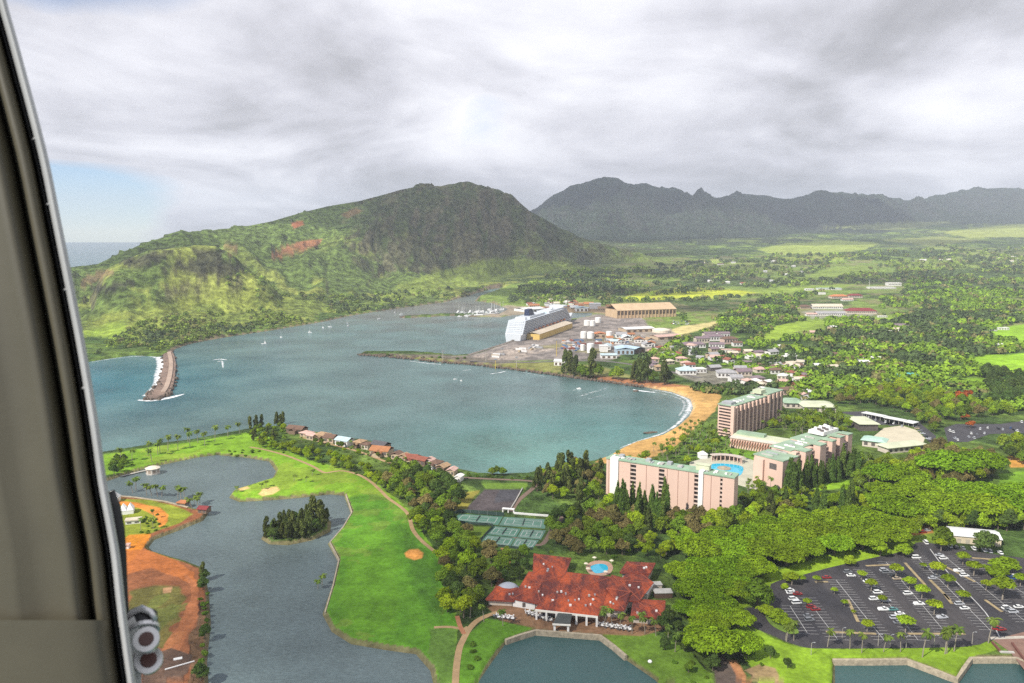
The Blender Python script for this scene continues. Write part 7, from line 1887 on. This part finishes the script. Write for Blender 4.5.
shed((616.5, 354.5), (634, 354.5), 30, 8, 2.5, mat('pale_blue_roof', (.40, .53, .62), .5, .08, .04), mat('pale_blue_wall', (.36, .45, .52), .7), 'pale blue roofed port warehouse with grey end', 'warehouse', 'warehouse', 4)
shed((634.5, 354), (645, 352.5), 30, 7.2, 2.5, mat('pale_blue_roof', (.40, .53, .62), .5), mat('wall_dark', (.10, .09, .085), .8), 'lower blue roofed lean-to against the pale blue warehouse', 'warehouse', 'warehouse', 2)
shed((601, 358.5), (617, 358.5), 16, 5, 1.6, RM('pale blue'), mat('wall_white', HWALL['white'], .8), 'pale teal roofed shed before the blue warehouse', openings=3)
shed((600, 352), (608, 352), 14, 9, 1, RM('white'), mat('wall_white', HWALL['white'], .8), 'blocky white store beside the blue warehouse', kind='flat')
shed((554, 365.5), (566.5, 366), 14, 6, 2.2, mat('white_sheet_roof', (.66, .66, .64), .5), mat('wall_white', HWALL['white'], .8), 'small white roofed house alone on the port grass', 'port_house', 'house', 3)
shed((626, 332.5), (655, 331.5), 34, 6, 2, RM('white'), mat('wall_tan', HWALL['tan'], .8), 'long white roofed shed on the slope below the tan storage shed', openings=5)
shed((595, 338), (606, 338), 22, 7, 2, RM('orange'), mat('wall_tan', HWALL['tan'], .8), 'orange brown roofed shed between white tanks', openings=2)
shed((658, 340), (682, 338.5), 26, 5, 2, RM('pinkish'), mat('wall_tan', HWALL['tan'], .8), 'pinkish roofed shed under the sandy terrace', openings=3)
shed((545, 330), (570, 322), 8, 5, 1.5, RM('cream'), mat('wall_tan', HWALL['tan'], .8), 'narrow cream shed behind the pier shed')
shed((525, 312.5), (545, 311.8), 45, 8, 3, RM('white'), mat('wall_white', HWALL['white'], .8), 'white roofed harbour building beyond the ship funnel', openings=5)
shed((546, 311), (552, 310.5), 35, 6, 2, RM('brown'), mat('wall_tan', HWALL['tan'], .8), 'brown roofed harbour building beside the white one beyond the ship')
shed((576, 311.5), (588, 311.2), 30, 8, 2, RM('pale blue'), mat('wall_white', HWALL['white'], .8), 'pale grey-blue roofed store beyond the ship bow', openings=3)
shed((590, 309), (601, 309), 30, 12, 2, RM('white'), mat('wall_white', HWALL['white'], .8), 'tall white store beside the brown embankment', kind='flat')
shed((560, 309), (575, 308.5), 24, 6, 2, RM('orange'), mat('wall_tan', HWALL['tan'], .8), 'orange tan roofed store beyond the ship')
def tank(px, py, r_, hh, label, group=None, m=None):
    x, y, z = G(px, py)
    e_ = empty('storage_tank', (x, y, z), 0, label, 'tank', group)
    MB().lathe([(r_, 0), (r_, hh)], 20).build('shell', m or WHITE, e_)
    MB().lathe([(r_ + .15, hh + .01), (r_ * .6, hh + r_ * .14), (.2, hh + r_ * .2)], 20).build('roof', m or WHITE, e_)
    MB().tube([(r_ * .72, -r_ * .75, 0), (r_ * .72, -r_ * .75, hh)], .35, n=6).build('ladder', GREYM, e_)
for i, (px, py, r_, hh) in enumerate(((583.5, 338, 5.6, 11), (590.5, 338.3, 6.2, 11), (609, 339.5, 5.2, 14), (582.5, 350.5, 3.5, 9.5), (590.3, 352.6, 5.4, 14), (587, 325.5, 6.5, 10), (592.5, 325.8, 5.5, 10), (598, 322.5, 6.5, 10))):
    lab = ['squat white tank, inner one of the pair by the orange shed', 'squat white tank touching the orange shed', 'tall white tank on the far side of the orange shed', 'short white silo beside the tall waterside silo', 'tall white silo nearest the bay trees', 'round white tank nearest the ship bow', 'middle round white tank uphill of the ship bow', 'white tank at the foot of the brown embankment'][i]
    tank(px, py, r_, hh, lab)
tank(661, 332, 17, 4.5, 'low domed cream tank beside the sandy terrace', None, mat('cream_roof', (.66, .58, .46), .8))
# containers, trucks and cars on the quay
r = np.random.default_rng(31)
CC = [('white', (.64, .62, .60)), ('rust red', (.26, .08, .05)), ('grey', (.30, .30, .31)), ('blue', (.10, .17, .28)), ('tan', (.42, .33, .22)), ('orange', (.44, .19, .07))]
def container(px, py, ci, rz, where):
    x, y, z = G(px, py)
    cn, cc_ = CC[ci]
    e_ = MB().box(-6, 6, -1.3, 1.3, 0, 2.7)
    for k in range(12): e_.box(-5.8 + k, -5.4 + k, -1.36, -1.301, .1, 2.6)
    o = tag(e_.build('freight_container', mat('container_' + cn.replace(' ', '_'), cc_, .6, .12, .2), None, False, (x, y, z + .05), rz), '%s freight container %s' % (cn, where), 'container', '%s containers %s' % (cn, where))
for i in range(34):
    px = r.uniform(563, 584); py = r.uniform(340.5, 349.5)
    container(px, py, r.integers(6), r.choice([.3, 1.87]), 'in the yard between pier shed and tanks')
for i in range(26):
    px = r.uniform(596, 626); py = r.uniform(336, 344)
    container(px, py, r.integers(6), r.choice([.1, 1.67]), 'in the yard uphill of the blue warehouse')
for i in range(14):
    f_ = r.random(); px = 488 + f_ * 52; py = 357.5 - f_ * 11 + r.uniform(-1.5, 2)
    container(px, py, r.choice([0, 0, 2, 4]), ang + r.choice([0, 1.57]), 'on the pale open quay')
CK = list(PAINTS)
for i in range(60):
    zone = i % 3
    px, py = [(r.uniform(566, 582), r.uniform(346, 352)), (r.uniform(622, 648), r.uniform(336, 345)), (r.uniform(672, 690), r.uniform(321.5, 325))][zone]
    x, y, z = G(px, py); ck = CK[r.integers(6)] if r.random() > .4 else 'white'
    wh_ = ['in the port yard by the silos', 'in the yard beside the blue warehouse', 'on the strip above the sandy terrace'][zone]
    car('suv', ck, x, y, z + .1, r.uniform(0, 3), '%s car parked %s' % (ck, wh_), '%s cars parked %s' % (ck, wh_))
def mast(px, py, hh, label, m=None, group=None):
    x, y, z = G(px, py)
    e_ = empty('light_mast', (x, y, z), .4, label, 'light mast', group)
    MB().tube([(0, 0, 0), (0, 0, hh)], .55, .35, 8).build('pole', m or KERB, e_)
    MB().box(-2.2, 2.2, -.5, .5, hh, hh + 1.4).build('lamp_bar', GREYM, e_)
YP = mat('yellow_pole', (.55, .40, .08), .7)
for px, py, hh, lab, m in ((556.5, 356, 24, 'tall yellow light mast rising from the port grass', YP), (486, 361.5, 18, 'slim pale light mast nearest the quay corner', None), (495.5, 369, 13, 'short yellow light mast on the shore strip', YP), (516.5, 367.5, 14, 'thin pale mast halfway along the shore strip', None), (502, 357, 12, 'grey mast in the middle of the pale quay', None), (443, 361, 14, 'thin pale mast out on the narrow spit', None)):
    mast(px, py, hh, lab, m)
tag(MB().strip([tuple(v_) for v_ in polyw([(469, 355.6), (504, 344.6), (540, 331.6), (567, 320.6)], 2)], 6, 3.6, 0, 6).build('quay_wall', mat('dark_quay', (.17, .14, .115), .9, .25, .05)), 'long dark quay wall running along the berth to the ship', 'wall')
ribbon('port_road', [(470, 361), (520, 362.5), (560, 361.5), (600, 361), (640, 366), (700, 378)], 8, mat('port_asphalt', (.13, .115, .105), .9), 3.2, 6)
# low rubble and huts at the end of the spit
for i in range(26):
    px = r.uniform(372, 466); py = 353.6 + (px - 372) * .050 + r.uniform(-.4, 1.6)
    x, y, z = G(px, py)
    if i % 4 == 0: plant('shrub', x, y, z, r.uniform(.8, 1.5), 'dark bush among rubble on the port spit', 'dark bushes on the port spit')
    else:
        s_ = r.uniform(1.5, 3.2)
        tag(mesh_ob('rubble_heap', v * r.uniform(.6, 1.3, v.shape) * np.array([s_ * 1.6, s_, s_ * .6]), f, ROCK, (x, y, z)) if False else MB().add(v * r.uniform(.6, 1.3, v.shape) * np.array([s_ * 1.6, s_, s_ * .6]), [tuple(t_) for t_ in f]).build('rubble_heap', ROCK, None, False, (x, y, z)), 'dark heap of rubble lying on the narrow port spit', 'rubble heap', 'rubble heaps on the port spit')
# ------------------------------------------------------------------ boats
BWM = mat('boat_white', (.72, .72, .70), .45, .06, .3)
def boat_mesh():
    b_ = MB(); loft(b_, [[(-5, -1.5, 0), (-5, 1.5, 0), (-5, 1.7, 1.3), (-5, -1.7, 1.3)], [(1, -1.6, -.1), (1, 1.6, -.1), (1, 1.9, 1.4), (1, -1.9, 1.4)], [(5.5, -.1, .3), (5.5, .1, .3), (6.2, .15, 1.9), (6.2, -.15, 1.9)]])
    me = bpy.data.meshes.new('hull'); me.from_pydata(b_.v, [], b_.f); me.materials.append(BWM); me.update()
    c_ = MB().box(-3, 1.5, -1.2, 1.2, 1.3, 3.0); c_.box(-2.6, .8, -1.25, 1.25, 3.01, 3.2)
    m2 = bpy.data.meshes.new('cabin'); m2.from_pydata(c_.v, [], c_.f); m2.materials.append(BWM); m2.update()
    w_ = MB().box(-2.6, 1.56, -1.26, 1.26, 2.0, 2.7)
    m3 = bpy.data.meshes.new('cabin_window'); m3.from_pydata(w_.v, [], w_.f); m3.materials.append(GLASS); m3.update()
    t_ = MB().tube([(-.5, 0, 1.4), (-.5, 0, 15)], .16, .1, 6); t_.tube([(-.5, 0, 3.2), (-5, 0, 3.4)], .12, .1, 6)
    m4 = bpy.data.meshes.new('mast'); m4.from_pydata(t_.v, [], t_.f); m4.materials.append(BWM); m4.update()
    return me, m2, m3, m4
BM_ = boat_mesh()
def boat(px, py, sail, k, label, group, rz=None):
    x, y = flat(px, py, 0)
    e_ = empty('sailboat' if sail else 'motor_boat', (x, y, -.15), r.uniform(0, 6.28) if rz is None else rz, label, 'boat', group); e_.scale = (k, k, k)
    link('hull', BM_[0], e_)
    if not sail or r.random() < .6: link('cabin', BM_[1], e_); link('cabin_window', BM_[2], e_)
    if sail: link('mast', BM_[3], e_)
for px, py in ((265, 343), (264, 344), (323, 328), (330, 327), (347, 323.5), (348, 326.5), (395, 313), (401, 314.5), (281, 337.5), (379, 319), (310, 332.5)):
    boat(px, py, True, .8, 'white sailboat anchored off the green hillside shore', 'sailboats anchored off the hillside')
for i in range(44):
    px = r.uniform(459, 505); f_ = (px - 459) / 46
    py = 315.4 - f_ * 3.2 + r.uniform(-3.2, 2.0)
    boat(px, py, r.random() < .55, r.uniform(.9, 1.6), 'white boat moored in the crowded small boat harbour', 'boats in the small boat harbour')
boat(481, 316.2, False, 3.2, 'larger white workboat lying outermost in the small boat harbour', None, .2)
boat(493, 314.5, False, 2.4, 'white cabin boat near the inner end of the small harbour', None, .4)
for px, py, k in ((455, 379.5, .5), (461, 381, .5), (579, 389, .6)):
    if k: boat(px, py, False, k, 'small white launch in the bay off the port spit', 'launches off the port spit')
x, y = flat(650, 432.5, .5)
tag(MB().add(v * r.uniform(.7, 1.3, v.shape) * np.array([9, 2.2, 1.2]), [tuple(t_) for t_ in f]).build('beach_rock', ROCK, None, False, (x, y, .4), .3), 'long dark rock lying at the water line of the orange beach', 'rock')
x, y = flat(636, 391, .5)
tag(MB().add(v * r.uniform(.7, 1.3, v.shape) * np.array([4, 2.2, 1.6]), [tuple(t_) for t_ in f]).build('beach_rock', ROCK, None, False, (x, y, .4), .3), 'dark rock awash in surf off the red shore strip', 'rock')
# thin breakwater of the small boat harbour
P = smooth_line(polyw([(401, 317.3), (408, 315.8), (430, 315.2), (456, 314.2)], .5), 6)
tag(MB().strip([tuple(v_) for v_ in P], 8, 1.8, 0, 3).build('harbour_mole', ROCK), 'thin dark stone mole curling round the small boat harbour', 'breakwater')

# ------------------------------------------------------------------ town
town = [(694, 348, 24, 14, 6, .1, 'mauve grey', 'white', 'hip', 'mauve roofed townhouse block nearest the port'), (703, 343, 14, 12, 8, .2, 'mauve grey', 'cream', 'gable', 'steep mauve roofed townhouse above the nearest block'), (715, 341, 19, 14, 8, .1, 'mauve grey', 'white', 'hip', 'middle mauve roofed townhouse with pale walls'), (717, 348, 14, 12, 6, -.1, 'mauve grey', 'white', 'gable', 'lower mauve roofed townhouse with white gables'),
        (731, 344, 15, 14, 9, .3, 'brown', 'pink', 'hip', 'tall brown roofed townhouse at the uphill end'), (738, 346.5, 9, 10, 6, .1, 'brown', 'white', 'gable', 'white walled townhouse below the tall brown roof'), (729, 352.5, 14, 10, 4, 0, 'pinkish', 'white', 'flat', 'low white annex below the townhouses'), (724, 338, 12, 12, 8, .1, 'mauve grey', 'white', 'gable', 'small mauve roofed townhouse at the back of the cluster'), (711, 337.5, 13, 12, 7, .2, 'mauve grey', 'cream', 'gable', 'mauve gabled townhouse against the dark trees'),
        (688, 375, 17, 18, 6, .1, 'pale blue', 'white', 'hip', 'pale blue roofed shop near the beach end'), (700, 373, 14, 14, 5, .2, 'white', 'white', 'flat', 'white flat roofed shop beside the pale blue roof'), (727, 378, 18, 16, 7, -.1, 'grey', 'white', 'hip', 'white fronted shop building with grey hip roof'), (737, 383, 12, 12, 7, .1, 'grey', 'white', 'gable', 'white gabled shop in front of the grey hip roof'), (745, 376, 15, 14, 6, .2, 'mauve grey', 'cream', 'gable', 'mauve roofed shop at the uphill end of the shops'),
        (716, 371, 12, 12, 5, .3, 'grey', 'dark', 'gable', 'small grey roofed shop behind the white shop'), (660, 371, 8, 10, 6, .1, 'tan', 'tan', 'hip', 'tan roofed house alone among the port shore trees'), (785, 349, 17, 12, 4, .3, 'white', 'white', 'hip', 'white roofed house below the light green field'), (777, 369, 11, 12, 6, .2, 'grey', 'white', 'gable', 'grey roofed house on the wooded rise above the back hotel'), (799, 365.5, 9, 10, 5, 0, 'cream', 'white', 'gable', 'white house beside the grey roofed house on the rise'),
        (762, 373, 11, 12, 5, .2, 'pinkish', 'cream', 'hip', 'pinkish roofed house below the grey roofed house'), (790, 395, 14, 12, 6, .1, 'brown', 'pink', 'hip', 'brown roofed house close behind the back hotel tower'), (806, 400, 7, 9, 6, .1, 'pinkish', 'white', 'gable', 'small pale house behind the hotel gardens'), (794, 389, 13, 12, 5, 0, 'red brown', 'pink', 'gable', 'red brown roofed house uphill of the back hotel tower'), (800, 383, 10, 10, 5, 0, 'cream', 'white', 'gable', 'cream house among trees uphill of the back hotel'),
        (821, 369, 11, 10, 5, 0, 'white', 'white', 'gable', 'white house alone in the wood uphill of the hotel gardens'), (861, 379, 13, 8, 3, .1, 'white', 'tan', 'flat', 'long pale roof in the wood above the carport'), (910, 380, 20, 14, 5, .1, 'teal', 'white', 'hip', 'bright teal roofed house in the wood below the green fields'), (901, 328, 20, 14, 5, .1, 'mauve grey', 'dark', 'hip', 'dark purple roofed house on the wooded hill'), (913, 325.5, 9, 10, 5, .2, 'brown', 'white', 'gable', 'brown roofed house next to the dark purple roof'),
        (1004, 330, 9, 12, 4, 0, 'white', 'white', 'flat', 'white house at the corner of the upper green field'), (992, 331, 9, 10, 4, 0, 'grey', 'white', 'gable', 'grey house at the edge of the upper green field'), (970, 329, 12, 10, 4, 0, 'grey', 'tan', 'gable', 'grey roofed house in trees left of the upper field'.replace('left of', 'short of')), (1000, 347, 5, 8, 4, 0, 'white', 'white', 'gable', 'tiny white house on the hedge between the green fields'),
        (862, 314, 27, 26, 7, -.05, 'dark red', 'cream', 'hip', 'big dark red roofed school hall with cream walls'), (856, 298, 13, 18, 7, .1, 'dark red', 'cream', 'hip', 'smaller dark red roofed school block uphill of the hall'), (840, 298.5, 16, 20, 6, .1, 'orange', 'cream', 'hip', 'orange roofed school block'), (828, 309, 28, 24, 6, 0, 'cream', 'white', 'gable', 'long cream roofed school wing'), (831, 315.5, 27, 16, 5, 0, 'grey', 'white', 'gable', 'grey roofed school wing below the cream wing'),
        (806, 309, 11, 16, 6, .2, 'brown', 'tan', 'hip', 'brown roofed school house at the edge of the school'), (812, 316, 10, 12, 4, 0, 'pinkish', 'white', 'gable', 'pinkish roofed school hut'), (883, 289, 24, 26, 5, 0, 'white', 'white', 'flat', 'long white roofed store behind the school'), (895, 286, 12, 24, 10, 0, 'white', 'white', 'flat', 'taller white store block behind the school'), (830, 290, 22, 20, 5, 0, 'pale blue', 'white', 'flat', 'pale blue flat roofed store uphill of the orange school block'),
        (810, 290.5, 8, 14, 5, 0, 'white', 'white', 'flat', 'small white store uphill of the school'), (822, 294.5, 7, 12, 5, 0, 'white', 'white', 'flat', 'white cabin between school and store'), (883, 317.5, 8, 8, 3, 0, 'white', 'white', 'flat', 'white scoreboard hut on the school lawn'), (848, 301, 10, 14, 4, 0, 'pinkish', 'white', 'gable', 'pinkish school link building')]
for px, py, w_, d_, hh, rz, rf, wa, kd, lab in town: house(px, py, w_, d_, hh, rz, rf, wa, lab, 'town_building' if w_ > 16 else 'house', 'building' if w_ > 16 else 'house', kd, None, False)
for i in range(64):
    zone = i % 4
    (xa, xb, ya, yb), wh_ = [((690, 760, 352, 372), 'on the wooded slope below the townhouses'), ((750, 812, 374, 396), 'in the suburb behind the back hotel tower'), ((812, 905, 320, 372), 'hidden in the wood uphill of the hotels'), ((640, 690, 345, 372), 'between port road and shops')][zone]
    rf = ['white', 'cream', 'brown', 'grey', 'red brown', 'mauve grey', 'pinkish'][r.integers(7)]
    house(r.uniform(xa, xb), r.uniform(ya, yb), r.uniform(7, 12), r.uniform(9, 13), r.uniform(3.5, 6), r.uniform(-.6, .6), rf, ['white', 'cream', 'tan'][r.integers(3)], '%s roofed house %s' % (rf, wh_), 'house', 'house', ['gable', 'hip'][i % 2], '%s roofed houses %s' % (rf, wh_))
for i in range(26):
    zone = i % 2
    (xa, xb, ya, yb), wh_ = [((600, 660, 336, 350), 'in the upper port yard'), ((530, 612, 304, 312), 'on the far harbour flat')][zone]
    rf = ['white', 'grey', 'tan', 'pale blue', 'orange brown'][r.integers(5)]
    house(r.uniform(xa, xb), r.uniform(ya, yb), r.uniform(6, 11), r.uniform(10, 22), r.uniform(4, 6), r.uniform(-.3, .3), rf, ['white', 'tan'][zone], '%s roofed store %s' % (rf, wh_), 'store', 'store', 'gable', '%s roofed stores %s' % (rf, wh_))
for i in range(70):
    zone = i % 5
    (xa, xb, ya, yb), wh_ = [((905, 1022, 256, 262), 'in the far suburb on the open plain'), ((985, 1022, 226, 231), 'on the far bright fields'), ((515, 580, 299, 306), 'in the valley behind the harbour'), ((660, 820, 262, 285), 'scattered through the wooded plain'), ((760, 800, 352, 372), 'in the wooded suburb above the back hotel')][zone]
    rf = ['white', 'white', 'cream', 'brown', 'grey', 'red brown'][r.integers(6)]
    house(r.uniform(xa, xb), r.uniform(ya, yb), r.uniform(3.0, 6) if zone < 4 else r.uniform(7, 11), r.uniform(9, 16), 4.5, r.uniform(-.5, .5), rf, 'white', '%s roofed small building %s' % (rf, wh_), 'house', 'house', 'gable', '%s roofed buildings %s' % (rf, wh_))
# plantation mast by the school
mast(869, 289, 26, 'tall thin white mast behind the school', WHITE)
# ------------------------------------------------------------------ helicopter door frame the picture is taken past
heli = empty('helicopter_door', (0, 0, CAM_H), 0, 'dark grey helicopter door frame with a pale rim and hinge at the picture edge', 'helicopter door')
TRIMM = mat('cabin_trim', (0.070, 0.062, 0.040), .55, .10, 9.0, bump=.0006)
RIMM = mat('pale_rim_paint', (0.36, 0.36, 0.355), .5, .10, 14.0)
SEAL = mat('rubber_seal', (0.020, 0.020, 0.020), .6, .2, 10.0)
STEEL = mat('brushed_steel', (0.55, 0.55, 0.55), .28, .1, 20.0, metal=.8)
def cp(px, py, d):
    q = ray(px, py); return Vector((q[0], q[1], q[2])) * (d / float(q @ FWD))
EDGE = [(-6, -60), (2, -20), (8, 6), (17, 38), (27, 75), (39, 120), (50, 165), (62, 225), (75, 290), (85, 342), (93, 388), (100, 432), (107, 482), (114, 520), (120, 555), (125, 600), (130, 640), (136, 683), (144, 740), (150, 790)]
EP = smooth_line(EDGE, 4)
def ribbons(offs, m, name, parent, y0=-60, y1=790, bump=None):
    """skin over lines parallel to the door edge: (pixels in from the edge, metres from the eye)"""
    b_ = MB(); n = len(offs); pts = [p for p in EP if y0 <= p[1] <= y1]
    for p in pts:
        for o_, d_ in offs: b_.v.append(tuple(cp(p[0] - o_, p[1], d_)))
    for i in range(len(pts) - 1):
        for j in range(n - 1):
            b_.f.append((i * n + j, i * n + j + 1, (i + 1) * n + j + 1, (i + 1) * n + j)); b_.m.append(0)
    return b_.build(name, m, parent, True)
ribbons([(6, .84), (1, .77), (0, .735), (.2, .712), (1.6, .700), (4, .695), (6.5, .698), (8.5, .708), (10, .73)], RIMM, 'rim', heli)
ribbons([(9, .76), (10.5, .728), (12, .722), (14, .726), (15.5, .745)], SEAL, 'seal', heli)
ribbons([(14.5, .77), (15.5, .735), (17, .719), (20, .710), (25, .706), (30, .708), (33, .717), (34.5, .735)], TRIMM, 'edge_moulding', heli, -60, 626)
ribbons([(33.5, .76), (34.5, .732), (37, .717), (42, .706), (48, .699), (54, .697), (60, .699), (72, .703), (90, .703), (104, .698), (112, .697), (124, .701), (160, .706), (240, .72)], TRIMM, 'upper_panel', heli, -60, 634)
ribbons([(14.5, .77), (15.5, .732), (18, .714), (22, .704), (28, .697), (38, .692), (60, .688), (110, .688), (150, .692), (220, .70)], TRIMM, 'lower_panel', heli, 616, 790)
# bulging rubber gasket and the hinge outside the rim
b_ = MB(); gk = [(109, 492, 2), (115, 507, 5), (119.5, 530, 6.5), (121.5, 555, 6.5), (122.5, 580, 5.5), (124, 606, 4), (126, 622, 2.5)]
b_.tube([cp(x_ - 1, y_, .80) for x_, y_, w_ in gk], .0065, .0050, 10)
b_.build('gasket', SEAL, heli, True)
def barrel(px, py, rpx, lpx, d, nm, m, ring, ax):
    """a short hinge barrel seen nearly end-on, its open end towards the seat"""
    c = cp(px, py, d); s_ = d / FPX
    ax = Vector(ax).normalized()
    o = MB().tube([c - ax * lpx * s_, c + ax * lpx * s_], rpx * s_, rpx * s_, 24).build(nm, m, heli, False)
    MB().tube([c + ax * (lpx - 3.5) * s_, c + ax * (lpx + .4) * s_], (rpx + 1.5) * s_, (rpx + 1.2) * s_, 24).build(ring, STEEL, o)
    MB().tube([c + ax * (lpx + .41) * s_, c + ax * (lpx + 1.4) * s_], rpx * .66 * s_, rpx * .58 * s_, 18).build('pin', mat('hinge_pin', (.07, .03, .025), .4, .2, 20.), o)
HB = mat('hinge_black', (.018, .018, .02), .35)
barrel(143, 624, 14, 9, .79, 'hinge_barrel', HB, 'hinge_ring', (.35, -.75, -.55))
barrel(147, 641, 11, 7, .76, 'hinge_barrel', STEEL, 'hinge_ring', (.25, -.70, .66))
barrel(149, 661, 12, 7, .78, 'hinge_barrel', HB, 'hinge_ring', (.30, -.72, .62))
b_ = MB(); b_.tube([cp(127, 622, .785), cp(133, 612, .785), cp(142, 608.5, .785), cp(150, 612, .785), cp(156, 620, .785)], .0042, .003, 10)
b_.build('hinge_arm', STEEL, heli, True)
b_ = MB(); pts = [(126, 622), (134, 616), (141, 634), (142, 690), (126, 690)]
f_ = [cp(x_, y_, .775) for x_, y_ in pts]; k_ = [cp(x_, y_, .80) for x_, y_ in pts]
n = len(pts); b_.add(f_ + k_, [tuple(range(n)), tuple(range(2 * n - 1, n - 1, -1))] + [(i, n + i, n + (i + 1) % n, (i + 1) % n) for i in range(n)])
b_.build('hinge_plate', mat('hinge_white', (.62, .62, .60), .45, .15, 30.), heli)
b_ = MB()
for px, py in ((43, 140), (57, 205), (74, 290), (92, 388)):
    MB().lathe([(.0032, 0), (.0028, .0014), (.0008, .0019)], 10).build('rivet', mat('rivet_grey', (.22, .22, .22), .5), heli, True, tuple(cp(px - 5, py, .713) - Vector((0, .002, 0))))
